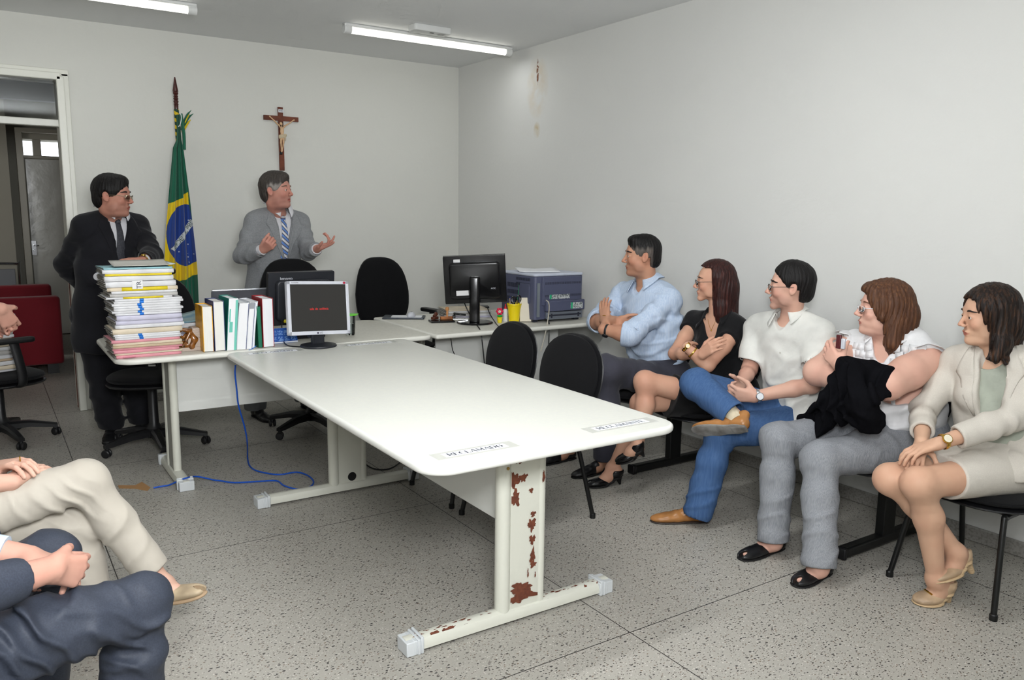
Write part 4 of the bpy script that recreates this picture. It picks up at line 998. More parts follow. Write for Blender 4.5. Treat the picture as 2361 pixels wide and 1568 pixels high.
m = MB(); m.tube([c-V3(3.0, 4.6, DT) for c in spline(cs, 6)], .0035, 6); m.build('cable_run', M_BLK, t)
t = empty('cable', (2.4, 4.43, .6), 0, 'thin black cable hanging below the side desk at the desk corner', 'cable')
cs = [UY(1038, 770, 4.45), UY(1041, 790, 4.45), UY(1043, 805, 4.46), UY(1048, 817, 4.47)]
m = MB(); m.tube([c-V3(2.4, 4.43, .6) for c in spline(cs, 6)], .003, 6); m.build('cable_run', M_BLK, t)
# mouse on a pad
c = UZ(932, 733, DT); t = empty('mouse_pad', c, -.55, 'dark grey tray-like mouse pad with a white sheet', 'mouse pad')
m = MB(); m.slab(rrect(-.15, -.085, .15, .085, .01), 0, .012, .004); m.build('tray', mat('slate_plastic', (56, 62, 70), .4), t)
m = MB(); m.box((.02, -.01, .0125), (.22, .13, .001)); m.build('sheet', M_PAPER, t)
c = UZ(948, 730, DT+.013); t = empty('computer_mouse', c, .9, 'silver and black computer mouse on the mouse pad', 'mouse')
m = MB(); m.sphere((0, 0, .008), .03, n=16, sc=(1.75, 1.0, .85)); m.V = [Vector((v.x, v.y, max(v.z, .0))) for v in m.V]; m.build('shell', mat('silver_plastic', (206, 208, 216), .35, .15), t)
m = MB(); m.sphere((.01, 0, .016), .02, n=14, sc=(1.5, .8, .95)); m.build('button_panel', MBK, t)
# papers under the black monitor
zt_ = pile('case_file', (3.0, 5.18, DT), .34, .25, 9, 'loose file in the flat pile behind the black monitor, %s', 'file', ['lilac', 'white', 'grey', 'white', 'cream'], rz=-.25, th=.0065, grp='files in the flat pile behind the black monitor')
# rubber stamps on an ink pad
c = UZ(1018, 742, DT); t = empty('ink_pad', c, -.25, 'flat black stamp pad with wooden stamps on it', 'ink pad')
m = MB(); m.slab(rrect(-.085, -.055, .085, .055, .006), 0, .012, .003); m.build('pad', MBK, t)
def wood(n='stamp_wood'): return mat(n, (176, 110, 56), .35, var=(20, (130, 74, 36), .4, .6), stretch=(1, 6, 1))
c = UZ(1031, 737, DT+.013); t = empty('rubber_stamp', c, -.35, 'wooden rubber stamp with a turned upright handle', 'rubber stamp')
m = MB(); m.box((0, 0, .012), (.10, .035, .022)); m.build('block', wood(), t, bevel=.004)
m = MB(); m.lathe([(.009, .022), (.006, .03), (.009, .05), (.006, .06), (.013, .07), (.014, .08), (.009, .09), (0, .092)], n=16); m.build('handle', mat('light_wood', (206, 146, 92), .35), t)
c = UZ(1004, 737, DT+.013); t = empty('rubber_stamp', c+V3(0, .01, 0), .5, 'dark wooden rubber stamp lying beside the upright one', 'rubber stamp')
m = MB(); m.box((0, 0, .011), (.06, .03, .02)); m.build('block', mat('dark_wood', (84, 40, 24), .4), t, bevel=.004)
m = MB(); m.tube([(-.01, 0, .022), (.02, .0, .04)], [.012, .015], 12); m.build('handle', mat('dark_wood', (84, 40, 24), .4), t, bevel=.002)
# stapler + punch
c = UZ(1068, 744, DT+.001); t = empty('stapler', c+V3(.0, .04, .016), -.5, 'black and chrome stapler by the foot of the black monitor', 'stapler')
m = MB(); m.box((0, 0, .006), (.11, .035, .01)); m.build('base', M_CHROME, t, bevel=.003)
m = MB(); m.box((-.005, 0, .04), (.09, .028, .014), rot=Matrix.Rotation(.12, 3, 'Y')); m.box((-.045, 0, .022), (.02, .03, .03)); m.build('top_arm', MBK, t, bevel=.006)
c = UZ(1112, 722, DT+.001); t = empty('hole_punch', c, -.3, 'black hole punch half behind the black monitor neck', 'hole punch')
m = MB(); m.box((0, 0, .008), (.12, .06, .014)); m.build('base', MBK, t, bevel=.004)
m = MB(); m.box((0, .0, .05), (.10, .05, .012), rot=Matrix.Rotation(.15, 3, 'X')); m.box((-.035, 0, .03), (.012, .03, .04)); m.box((.035, 0, .03), (.012, .03, .04)); m.build('lever', MBK, t, bevel=.004)
# flower pot toy, glue, cup with pens
c = UZ(1152, 744, DT); t = empty('toy_flower', c, -.6, 'tiny yellow pot with a red toy flower', 'ornament')
m = MB(); m.lathe([(0, 0), (.015, 0), (.019, .032), (.021, .034), (.021, .04), (.017, .04), (.0, .036)], n=20); m.build('pot', mat('pot_yellow', (236, 214, 40), .4), t)
m = MB(); m.sphere((0, 0, .048), .016, sc=(1.2, 1, .6)); m.build('leaves', mat('leaf_green', (30, 176, 70), .5), t)
m = MB()
for i in range(6): a = i*math.pi/3; m.sphere((.017*math.cos(a), -.014, .082+.017*math.sin(a)), .0105, n=10, sc=(1, .6, 1))
m.sphere((0, -.01, .082), .014, n=10, sc=(1, .7, 1)); m.tube([(0, 0, .04), (0, 0, .075)], .004); m.build('flower', mat('flower_red', (214, 30, 70), .5), t)
m = MB()
for i in range(5): a = i*2*math.pi/5+.3; m.sphere((.0065*math.cos(a), -.024, .082+.0065*math.sin(a)), .0045, n=8)
m.build('flower_heart', mat('flower_white', (240, 236, 220), .5), t)
c = UZ(1164, 742, DT); t = empty('glue_bottle', c+V3(.01, .01, 0), 0, 'small clear glue bottle with a red nozzle cap', 'bottle')
m = MB(); m.lathe([(0, 0), (.016, 0), (.017, .003), (.017, .078), (.012, .09), (.007, .094), (0, .094)], n=20); m.build('bottle_body', mat('milky_plastic', (226, 228, 230), .3), t)
m = MB(); m.lathe([(.010, .088), (.010, .10), (.006, .108), (.004, .125), (.0, .128)], n=14); m.build('cap', mat('cap_red', (214, 30, 40), .4), t)
cu = UZ(1185, 742, DT); t = empty('pencil_cup', cu, 0, 'bright yellow plastic pencil cup', 'cup')
m = MB(); m.lathe([(0, 0), (.037, 0), (.046, .10), (.048, .10), (.049, .108), (.052, .122), (.054, .124), (.053, .132), (.050, .132), (.047, .108), (.036, .004), (0, .004)], n=36); m.build('cup_body', mat('cup_yellow', (240, 214, 20), .35), t)
def pen(dx, dy, lx, ly, h, rgb, label, nm='pen', r=.004):
    t = empty(nm, (cu[0]+dx, cu[1]+dy, DT+.006), 0, label, nm.replace('_', ' '))
    m = MB(); m.tube([(0, 0, 0), (lx, ly, h-.03)], r, 8); m.build('barrel', mat('pen_%d_%d_%d' % rgb, rgb, .35), t)
    m = MB(); m.tube([(lx*(h-.03)/h, ly*(h-.03)/h, h-.032), (lx, ly, h)], [r*1.2, r*.9], 8); m.build('cap', mat('cap_%d_%d_%d' % rgb, tuple(int(v*.8) for v in rgb), .35), t)
pen(-.012, .004, -.022, .0, .172, (36, 60, 180), 'blue pen in the yellow cup')
pen(-.02, .0, -.018, .0, .165, (214, 190, 160), 'cream pencil at the left of the yellow cup')
pen(.0, .01, -.008, .01, .16, (220, 222, 226), 'white pen in the middle of the yellow cup')
pen(.004, -.012, .004, -.012, .148, (190, 160, 70), 'brass-coloured pen at the front of the yellow cup')
pen(.01, .012, .05, .02, .255, (40, 150, 100), 'long thin green stick leaning in the yellow cup', 'stick', .0018)
t = empty('scissors', (cu[0]+.012, cu[1]-.004, DT+.006), -.4, 'black-handled scissors upside down in the yellow cup', 'scissors')
m = MB(); m.box((0, 0, .06), (.014, .003, .11)); m.build('blade', M_CHROME, t)
m = MB()
for s, zz in ((-1, .150), (1, .158)): m.tube([(s*.020+.016*math.cos(a)*1.0, 0, zz+.024*math.sin(a)) for a in [2*math.pi*i/16 for i in range(17)]], .0045, 8, caps=False); m.tube([(s*.004, 0, .11), (s*.012, 0, zz-.018)], .005, 8)
m.build('handles', MBK, t)
c = UZ(1225, 742, DT); t = empty('notebook', c+V3(-.035, .01, 0), -.45, 'cream notebook standing against the printer', 'notebook')
m = set_x(MB(), Matrix.Rotation(-.12, 4, 'X')); m.box((-.0, 0, .088), (.095, .008, .17)); m.build('notebook_body', mat('cream_card', (226, 218, 200), .7), t, bevel=.001)
# printer
PXo, PYo = 3.232, 4.60
t = empty('printer', (PXo, PYo, DT), r2*.6, 'large blue-grey laser printer with vents and rear labels on the side desk', 'printer')
MP = mat('printer_blue', (84, 88, 112), .45, bump=(200, .1, .001)); MPL = mat('printer_light', (200, 206, 220), .45); MPD = mat('printer_dark', (44, 46, 58), .5)
PW, PD, PH = .43, .44, .345
m = MB(); m.slab(rrect(0, 0, PW, PD, .02), .018, PH-.02, .006); m.build('body', MP, t)
m = MB(); m.slab(rrect(-.004, -.004, PW+.004, PD+.004, .024), PH-.02, PH, .008); m.build('top_cover', MPL, t)
m = MB(); m.box((.03, .05, .009), (.04, .04, .018)); m.build('foot', MPD, t); m = MB(); m.box((PW-.03, .05, .009), (.04, .04, .018)); m.build('foot', MPD, t)
m = MB(); m.box((.21+.02, -.006, PH*.64), (PW-.09, .012, PH*.58)); m.build('rear_door', MP, t, bevel=.004)
m = MB()
for zz in (PH*.80, PH*.54):
    for i in range(34): m.box((.085+i*.0095, -.0125, zz), (.003, .002, .016))
m.build('vents', MPD, t)
m = MB(); m.box((.25, -.02, .115), (.34, .04, .075)); m.build('rear_cover', MP, t, bevel=.006)
m = MB(); m.box((.25, -.014, .045), (.32, .028, .055)); m.build('duplex_tray', mat('tray_grey', (126, 132, 142), .35, .4), t, bevel=.004)
m = MB(); m.box((.25, -.029, .048), (.29, .002, .012)); m.box((.13, -.03, .045), (.012, .003, .03)); m.box((.37, -.03, .045), (.012, .003, .03)); m.build('tray_ribs', MPD, t)
for (x0, x1, z0, z1, yy) in ((.12, .30, .163, .195, -.013), (.29, .40, .09, .135, -.041)):
    m = MB(); m.box(((x0+x1)/2, yy, (z0+z1)/2), (x1-x0, .001, z1-z0)); lb = m.build('instruction_label', mat('label_grey', (200, 204, 204), .5, var=(90, (110, 116, 118), .48, .56)), t)
    m = MB(); m.box((x0+.010, yy-.001, (z0+z1)/2), (.016, .001, z1-z0)); m.build('green_band', mat('label_green', (40, 170, 120), .5), t)
m = MB(); m.box((.03, -.003, .16), (.022, .008, .24)); m.build('port_strip', mat('port_metal', (150, 158, 164), .3, .5), t)
m = MB(); m.box((-.003, .12, .20), (.006, .12, .14)); m.build('side_hatch', MP, t, bevel=.003)
m = MB()
for k_ in range(2):
    for i in range(14): m.box((-.002, .06+i*.013, .30-.012*k_*3-.0), (.003, .004, .02))
for i in range(12):
    for j in range(3): m.box((-.002, .20+i*.013, .25-j*.05), (.003, .004, .03))
m.build('vents', MPD, t)
t = empty('paper_sheet', (PXo+.16, PYo+.2, DT+PH+.002), -.4, 'loose white sheets lying on top of the printer', 'paper')
m = MB(); m.grid(lambda u, v: ((u-.5)*.30, (v-.5)*.21, .004+.022*(abs(u-.5))*v+.01*v), 8, 5); m.grid(lambda u, v: ((u-.5)*.26+.03*v, (v-.5)*.2-.02, .002+.012*(u)*v), 8, 5); m.build('sheets', M_PAPER, t, solid=.0006)
t = empty('cable', (3.26, 4.56, DT), 0, 'beige printer cable drooping from the port strip over the desk edge', 'cable')
cs = [UY(1259, 692, 4.58), UY(1265, 698, 4.55), UY(1266, 715, 4.54), UY(1262, 745, 4.44), UY(1256, 775, 4.44), UY(1247, 810, 4.46)]
m = MB(); m.tube([c-V3(3.26, 4.56, DT) for c in spline(cs, 6)], .004, 6); m.build('cable_run', mat('beige_cable', (196, 190, 176), .5), t)
t = empty('power_cord', (3.26, 4.56, DT), 0, 'black power cord hanging behind the side desk from the printer', 'cable')
cs = [UY(1256, 735, 4.57), UY(1265, 741, 4.54), UY(1266, 760, 4.46), UY(1265, 800, 4.46)]
m = MB(); m.tube([c-V3(3.26, 4.56, DT) for c in spline(cs, 6)], .004, 6); m.build('cable_run', M_BLK, t)

# --- files on the left swivel chair
z = .475
for i in range(17):
    r = random.Random(700+i); th = r.uniform(.014, .03)
    case_file((-.06+r.uniform(-.012, .012), 5.98+r.uniform(-.01, .01), z), .33+r.uniform(-.02, .02), .24, th*.94, .35+r.uniform(-.08, .08), ['white', 'cream', 'white', 'tan', 'white', 'grey'][i % 6], '%s of the files heaped on the swivel chair by the doorway' % (['lowest']+['number %d up' % (k+1) for k in range(1, 16)]+['topmost'])[i], 'files heaped on the swivel chair by the doorway', leaves=3)
    z += th
    if z > .97: break

# --- blue network cable, tape, black cables on the floor
t = empty('network_cable', (1.2, 4.4, 0), 0, 'blue network cable dropping from the desk and looping on the floor', 'cable')
cs = [UY(543, 842, 4.42), UY(542, 862, 4.42), UY(546, 900, 4.44), UY(550, 935, 4.48), UY(564, 985, 4.54), UY(570, 1020, 4.62)]+[UZ(a, b, .005) for a, b in ((571, 1058), (575, 1073), (590, 1085), (625, 1093), (650, 1094), (685, 1089), (712, 1098), (723, 1112), (712, 1124), (685, 1128), (655, 1120), (638, 1109), (600, 1110), (540, 1113), (500, 1108))]+[UZ(455, 1099, .03), UZ(430, 1102, .064), UZ(405, 1112, .03), UZ(385, 1120, .005), UZ(354, 1125, .005)]
m = MB(); m.tube([V3(c[0], c[1], max(c[2], .0055))-V3(1.2, 4.4, 0) for c in spline(cs, 6)], .0045, 8); m.build('cable_run', mat('cable_blue', (24, 84, 190), .4), t)
pts = [UZ(a, b, .001) for a, b in ((272, 1119), (312, 1119), (327, 1111), (347, 1124), (340, 1132), (312, 1127), (274, 1126))]
t = empty('tape_patch', (pts[0][0], pts[0][1], 0), 0, 'torn brown tape holding the blue cable end to the floor', 'tape')
m = MB(); m.slab([tuple((p-pts[0])[:2]) for p in reversed(pts)], .0006, .0016); m.build('tape', mat('brown_tape', (168, 128, 86), .6, bump=(30, .5, .003)), t)
t = empty('cable', (2.0, 4.3, 0), 0, 'thin black cable coiled on the floor under the meeting table', 'cable')
cs = [UZ(a, b, .004) for a, b in ((835, 1030), (838, 1062), (855, 1078), (880, 1083), (905, 1078), (930, 1060))]
m = MB(); m.tube([c-V3(2.0, 4.3, 0) for c in spline(cs, 6)], .004, 6); m.build('cable_run', M_BLK, t)

# --- flag on its pole
FY = 6.42
t = empty('flag_pole', (1.315, 6.56, 0), 0, 'dark turned wooden flag pole leaning on the back wall', 'flag pole')
zt = float(UY(404, 178, 6.56)[2]); zb = float(UY(404, 252, 6.56)[2]); xt = float(UY(404, 200, 6.56)[0])-1.315; xb2 = .0
m = MB(); h = zt-zb
m.lathe([(.0, 0), (.12, 0), (.12, .03), (.05, .05), (.02, .07), (0, .07)], n=24, m=0); m.build('base', mat('flag_wood', (70, 28, 24), .3, coat=.4), t)
m = MB(); m.tube([(0, 0, .06), (xt, 0, zb)], .014, 12); m.build('pole', mat('flag_wood', (70, 28, 24), .3, coat=.4), t)
m = MB(); m.lathe([(.015, 0), (.016, h*.14), (.019, h*.16), (.015, h*.19), (.017, h*.22), (.019, h*.25), (.014, h*.29), (.019, h*.33), (.014, h*.37), (.018, h*.40), (.013, h*.44), (.020, h*.50), (.017, h*.54), (.021, h*.56), (.004, h), (0, h)], (xt, 0, zb), 20); m.build('finial', mat('flag_wood', (70, 28, 24), .3, coat=.4), t)
m = MB(); zr = float(UY(404, 335, 6.54)[2]); n = 24
def rib(u, v): a = 2*math.pi*u; z_ = zr+(zb-zr)*v; return (xt*(z_-.06)/(zb-.06)+.017*math.cos(a), .017*math.sin(a), z_)
m.grid(rib, 24, 48, mf=lambda u, v: int(((u+v*5.2) % 1) > .5), closeu=False); m.build('striped_ribbon', [mat('flag_yellow', (224, 190, 20), .6), mat('ribbon_green', (20, 62, 44), .6)], t)
fl = empty('flag', (1.25, FY, 0), 0, 'draped green flag with yellow rhombus, blue disc and white motto band', 'flag')
Lp = [(411, 262), (412, 300), (410, 322), (402, 340), (396, 400), (390, 460), (385, 520), (381, 590), (379, 640), (382, 680), (395, 720), (398, 800), (400, 900)]
Rp = [(418, 262), (421, 320), (426, 350), (431, 400), (436, 450), (441, 505), (448, 570), (453, 620), (456, 680), (458, 720), (460, 800), (463, 900)]
def edge(tab, v):
    py = 262+(900-262)*v; ys = [p[1] for p in tab]; xs = [p[0] for p in tab]; return np.interp(py, ys, xs), py
def fsurf(u, v):
    xl, py = edge(Lp, v); xr, _ = edge(Rp, v); P = UY(xl+(xr-xl)*u, py, FY)
    amp = .012+.03*min(1, v*2.2)
    y = FY+amp*math.sin(2*math.pi*(u*2.6+.15*math.sin(v*5)))*.6+amp*.5*math.sin(2*math.pi*(u*5.3+v*.7))*.5+.07*(1-min(1, v*3))
    return V3(P[0], y, P[2])
def poly_in(px, py, poly):
    c = False; j = len(poly)-1
    for i in range(len(poly)):
        if (poly[i][1] > py) != (poly[j][1] > py) and px < (poly[j][0]-poly[i][0])*(py-poly[i][1])/(poly[j][1]-poly[i][1])+poly[i][0]: c = not c
        j = i
    return c
def z7(x, y): return (340+x/3.136, 220+y/3.136)
YEL = [z7(60, 800), z7(150, 785), z7(200, 765), z7(262, 738), z7(258, 722), z7(294, 698), z7(298, 782), z7(310, 850), z7(330, 1000), z7(345, 1150), z7(375, 1285), z7(300, 1318), z7(240, 1345), z7(180, 1384), z7(100, 1420)]
def fcol(u, v):
    xl, py = edge(Lp, v); xr, _ = edge(Rp, v); px = xl+(xr-xl)*u
    if not poly_in(px, py, YEL):
        return 0
    dx, dy = (px-428)/43.0, (py-542)/71.0
    if dx*dx+dy*dy < 1 and not (px > 436 and py < 468) and py < 613:
        return 2
    return 1
m = MB(); m.grid(fsurf, 130, 760, mf=fcol)
m.V = [v-Vector((1.25, FY, 0)) for v in m.V]
fm = [mat('flag_green', (8, 96, 70), .75, sheen=.2), mat('flag_yellow2', (232, 200, 8), .7, sheen=.2), mat('flag_blue', (26, 62, 142), .75, sheen=.2)]
m.build('cloth', fm, fl, solid=.0006, ang=None)
def onflag(px, py, off=.003):
    v = (py-262)/(900-262); xl, _ = edge(Lp, v); xr, _ = edge(Rp, v); u = min(max((px-xl)/(xr-xl), 0), 1)
    return fsurf(u, v)-V3(1.25, FY+off, 0)
# motto band, letters and stars lie on the cloth
m = MB(); A, B2 = np.array(z7(182, 1120)), np.array(z7(322, 905)); nrm = np.array([-(B2-A)[1], (B2-A)[0]]); nrm = nrm/np.hypot(*nrm)
def bandp(s, w): c = A+(B2-A)*s-nrm*(-1)*0+np.array([0, 0]); bow = 2.2*math.sin(math.pi*s); return c+nrm*(w+bow)
m.grid(lambda u, v: onflag(*bandp(u, (v-.5)*-11)), 40, 6); m.build('motto_band', mat('flag_white', (222, 226, 224), .7), fl)
m = MB(); Q, W = strokes('ORDEM E PROG', 1.0, .13, False)
Ls = np.hypot(*(B2-A))
for q in Q:
    pts = []
    for p in q:
        s = .07+p[0]*8.2/Ls
        pts.append(onflag(*bandp(min(s, .99), 4.1-p[1]*8.2), .0048))
    if max(p[0] for p in q)*8.2/Ls+.07 < .99: m.poly(pts)
m.build('motto_lettering', mat('motto_green', (30, 70, 60), .7), fl)
for (x, y, r) in ((230, 1130, 8), (296, 1076, 6.5), (296, 1168, 7), (333, 1146, 5), (303, 1206, 5), (294, 1143, 3.5), (296, 902, 6)):
    m = MB(); c = z7(x, y); vs = [onflag(c[0]+r/3.136*(1 if k % 2 == 0 else .42)*math.sin(k*math.pi/5), c[1]-r/3.136*(1 if k % 2 == 0 else .42)*math.cos(k*math.pi/5), .005) for k in range(10)]
    m.poly(vs); m.build('star', mat('flag_white', (222, 226, 224), .7), fl)
# knotted top: folded tips of cloth and a cord
m = MB()
for (a, b, c_, mi) in (((417, 300), (430, 268), (441, 254), 0), ((420, 296), (434, 272), (446, 262), 0), ((423, 288), (432, 270), (437, 258), 1), ((420, 305), (432, 285), (440, 276), 1)):
    p = [UY(*q, 6.48) for q in (a, b, c_)]; m.tube([q-V3(1.25, FY, 0) for q in spline(p, 5)], [.014, .02, .022, .02, .018, .018, .016, .013, .009, .006, .003][:11], 8, m=mi, flat=.5)
p = [UY(*q, 6.45) for q in ((417, 262), (420, 285), (424, 310), (425, 345))]; m.tube([q-V3(1.25, FY, 0) for q in spline(p, 5)], .02, 10, m=0, flat=.6)
m.build('knotted_tip', fm, fl)
m = MB(); p = [UY(*q, 6.42) for q in ((411, 292), (415, 288), (418, 275), (417, 264), (414, 262))]; m.tube([q-V3(1.25, FY, 0) for q in spline(p, 5)], .003, 6); m.build('cord', mat('flag_white', (222, 226, 224), .7), fl)

# --- crucifix on the back wall
cx = float(UY(649, 300, 6.69)[0]); zb = float(UY(649, 393, 6.69)[2]); zt = float(UY(649, 247, 6.69)[2]); xl, xr = float(UY(609, 268, 6.69)[0]), float(UY(689, 275, 6.69)[0]); zc_ = float(UY(650, 273, 6.69)[2])
t = empty('crucifix', (cx, YB, zb), 0, 'wooden crucifix with a painted figure hanging on the back wall', 'crucifix')
MW = mat('crucifix_wood', (122, 62, 38), .4, var=(10, (96, 46, 28), .4, .6), stretch=(1, 1, 1))
m = MB(); m.box((0, -.012, (zt-zb)/2), (.040, .02, zt-zb)); m.box(((xl+xr)/2-cx, -.0125, zc_-zb), (xr-xl, .021, .038)); m.build('cross', MW, t, bevel=.001)
m = MB(); m.box((.002, -.025, zt-zb-.030), (.042, .002, .024)); m.build('title_plaque', M_PAPER, t)
text_obj('lettering', 'INRI', .018, M_INK, (.002, -.0268, zt-zb-.030), (1, 0, 0), (0, 0, 1), t)
S = Sculpt(.0016)
def zp(x, y, yy=6.672): return UY(560+x/6.03, 220+y/6.03, yy)
hd = zp(530, 395, 6.655)
S.ell(hd, (.011, .012, .015), k=.004); S.rc(hd+V3(.002, .004, -.012), zp(545, 440), .005, .007)
S.rc(zp(525, 432), zp(572, 432), .010, .010, k=.006); S.rc(zp(545, 445), zp(545, 500), .0155, .013, k=.008, n=(0, 1, 0), f=.7); S.rc(zp(545, 500), zp(547, 560), .0125, .0135, k=.008, n=(0, 1, 0), f=.75)
S.rc(zp(510, 425), zp(430, 345), .0065, .005, k=.004); S.rc(zp(430, 345), zp(380, 298), .005, .0038, k=.003); S.ell(zp(374, 292), (.007, .003, .006), k=.003)
S.rc(zp(582, 425), zp(650, 385), .0065, .005, k=.004); S.rc(zp(650, 385), zp(703, 345), .005, .0038, k=.003); S.ell(zp(712, 343), (.007, .003, .006), k=.003)
S.rc(zp(532, 580), zp(530, 660, 6.655), .0095, .007, k=.004); S.rc(zp(530, 660, 6.655), zp(538, 765), .0068, .0045, k=.004)
S.rc(zp(562, 580), zp(566, 655, 6.655), .0095, .007, k=.004); S.rc(zp(566, 655, 6.655), zp(550, 765), .0068, .0045, k=.004); S.rc(zp(544, 765), zp(540, 785, 6.66), .007, .005, k=.004)
S.build('figure', mat('painted_plaster', (222, 184, 144), .5, var=(40, (196, 146, 108), .55, .75)), t)
S = Sculpt(.0016); S.rc(zp(515, 565, 6.668), zp(590, 555, 6.668), .011, .012, k=.006, n=(0, 1, 0), f=.9); S.rc(zp(515, 585, 6.668), zp(575, 580, 6.668), .010, .010, k=.005); S.rc(zp(592, 560, 6.66), zp(592, 625, 6.66), .005, .004, k=.004); S.disp(lambda P: .0012*np.sin(P[:, 2]*900+P[:, 0]*300))
S.build('loincloth', mat('loincloth', (206, 190, 160), .6), t)
S = Sculpt(.0016); S.ell(hd+V3(.004, .004, .006), (.013, .012, .012), k=.004); S.rc(hd+V3(.008, .002, .004), hd+V3(.014, -.004, -.022), .006, .004, k=.004); S.ell(hd+V3(-.006, -.012, -.004), (.008, .006, .013), k=.002, op='s'); S.rc(hd+V3(-.004, -.007, -.012), hd+V3(-.006, -.007, -.020), .005, .003, k=.003)
S.build('hair', mat('figure_hair', (50, 34, 26), .7), t)
c = zp(540, 800)-np.array([cx, YB, zb]); m = MB(); m.box((c[0], -.03, c[2]), (.02, .02, .025)); m.build('foot_block', MBK, t, bevel=.003)
m = MB(); m.box((0, -.004, zt-zb-.004), (.014, .006, .014)); m.build('hanger', M_CHROME, t)
# ================================================================ PEOPLE
def mixattr(m, specs):
    """mix the base colour towards other colours where a vertex attribute says so (lips, stubble, greying hair)"""
    nt = m.node_tree; b = nt.nodes['Principled BSDF']; L = nt.links.new
    for an, rgb in specs:
        at = nt.nodes.new('ShaderNodeAttribute'); at.attribute_name = an; mx = nt.nodes.new('ShaderNodeMix'); mx.data_type = 'RGBA'; L(at.outputs['Fac'], mx.inputs[0])
        src = b.inputs['Base Color']
        if src.is_linked: L(src.links[0].from_socket, mx.inputs[6])
        else: mx.inputs[6].default_value = src.default_value
        mx.inputs[7].default_value = col(rgb); L(mx.outputs[2], src)
    return m
def skin(n, rgb, rgb2=None):
    if 'skin_'+n in _mats: return _mats['skin_'+n]
    g_ = sum(rgb)/3; rgb = tuple(int(v*.83+g_*.15) for v in rgb)
    m = mat('skin_'+n, rgb, .52, bump=(160, .12, .001), var=(7, rgb2 or (min(255, rgb[0]-4), rgb[1]-10, rgb[2]-9), .4, .7), spec=.35)
    return mixattr(m, [('blush', (rgb[0]-6, rgb[1]-26, rgb[2]-22)), ('stubble', (int(rgb[0]*.72), int(rgb[1]*.70), int(rgb[2]*.72))), ('lip', (int(rgb[0]*.84), int(rgb[1]*.62), int(rgb[2]*.62)))])
def cloth(n, rgb, rough=.9, b=(16, .3, .012), rgb2=None, vs=5, st=(1, 1, 1), sheen=.1): return mat(n, rgb, rough, bump=b, var=(vs, rgb2 or tuple(int(c*.9) for c in rgb), .4, .65), stretch=st, spec=.2, sheen=sheen)
LEATHER = lambda n, rgb, r=.35: mat(n, rgb, r, bump=(60, .2, .002), var=(8, tuple(int(c*.75) for c in rgb), .4, .7))
GOLD = mat('gold', (214, 170, 80), .22, 1.0); STEEL = mat('steel', (200, 202, 208), .22, 1.0)
LENS = mat('lens', (250, 250, 250), .02, trans=1.0, ior=1.05)
def head(S, c, R, s=1.0, fat=0., nose=1., jaw=1., mouth=0.):
    L = lambda x, y, z: c+s*(R@V3(x, y, z))
    E = lambda p, r, k=.015, op='u', RR=None: S.ell(L(*p), tuple(s*v for v in r), R if RR is None else RR, k=k*s, op=op)
    E((-.014, 0, .034), (.096, .075, .086)); E((.026, 0, .0), (.066, .064, .088), .02); E((.035, 0, -.062), (.052+.006*fat, .048*jaw+.008*fat, .042), .02)
    E((.073, 0, -.098), (.020, .022*jaw, .018), .02)
    if fat: E((.02, 0, -.098), (.055, .05+.008*fat, .028), .02)
    for y in (-1, 1):
        E((.056, y*.040, -.026), (.028, .022+.006*fat, .026), .015); E((.02, y*.052*jaw, -.06), (.03, .014, .028), .02)
        E((.072, y*.026, .030), (.016, .022, .010), .012)
        E((.0985, y*.034, .004), (.014, .016, .013), .010, 's')
    S.rc(L(.084, 0, .018), L(.106, 0, -.020), .0075*s, .0085*s*nose, k=.008*s); E((.1090, 0, -.0275), (.0120*nose, .0105*nose, .0088), .006)
    for y in (-1, 1):
        E((.100, y*.0125, -.033), (.010, .0075, .007), .005); E((.103, y*.0070, -.0400), (.0035, .0028, .0028), .002, 's')
    S.rc(L(.0880, -.013, -.0580), L(.0880, .013, -.0580), .0058*s, k=.006*s); S.rc(L(.078, -.023, -.0615), L(.094, -.010, -.059), .0045*s, k=.005*s); S.rc(L(.078, .023, -.0615), L(.094, .010, -.059), .0045*s, k=.005*s)
    S.rc(L(.0860, -.012, -.0710), L(.0860, .012, -.0710), .0066*s, k=.006*s)
    S.rc(L(.096, -.019, -.0645), L(.096, .019, -.0645), (.0035+.006*mouth)*s, k=.003*s, op='s')
    for y in (-1, 1):
        E((.0765, y*.031, .003), (.0150, .0170, .0130), .004); E((.096, y*.031, .0015), (.020, .0150, .0052), .0015, 's')
        er = R@np.array([[math.cos(.3), 0, -math.sin(.3)], [0, 1, 0], [math.sin(.3), 0, math.cos(.3)]])@np.array([[math.cos(y*.25), -math.sin(y*.25)*-1, 0], [math.sin(y*.25)*-1, math.cos(y*.25), 0], [0, 0, 1]])
        E((-.008, y*.079, -.006), (.018, .0075, .031), .006, 'u', er); E((-.002, y*.0865, .000), (.0095, .0075, .019), .003, 's', er); E((.002, y*.083, -.004), (.006, .006, .008), .002, 's', er)
    return L
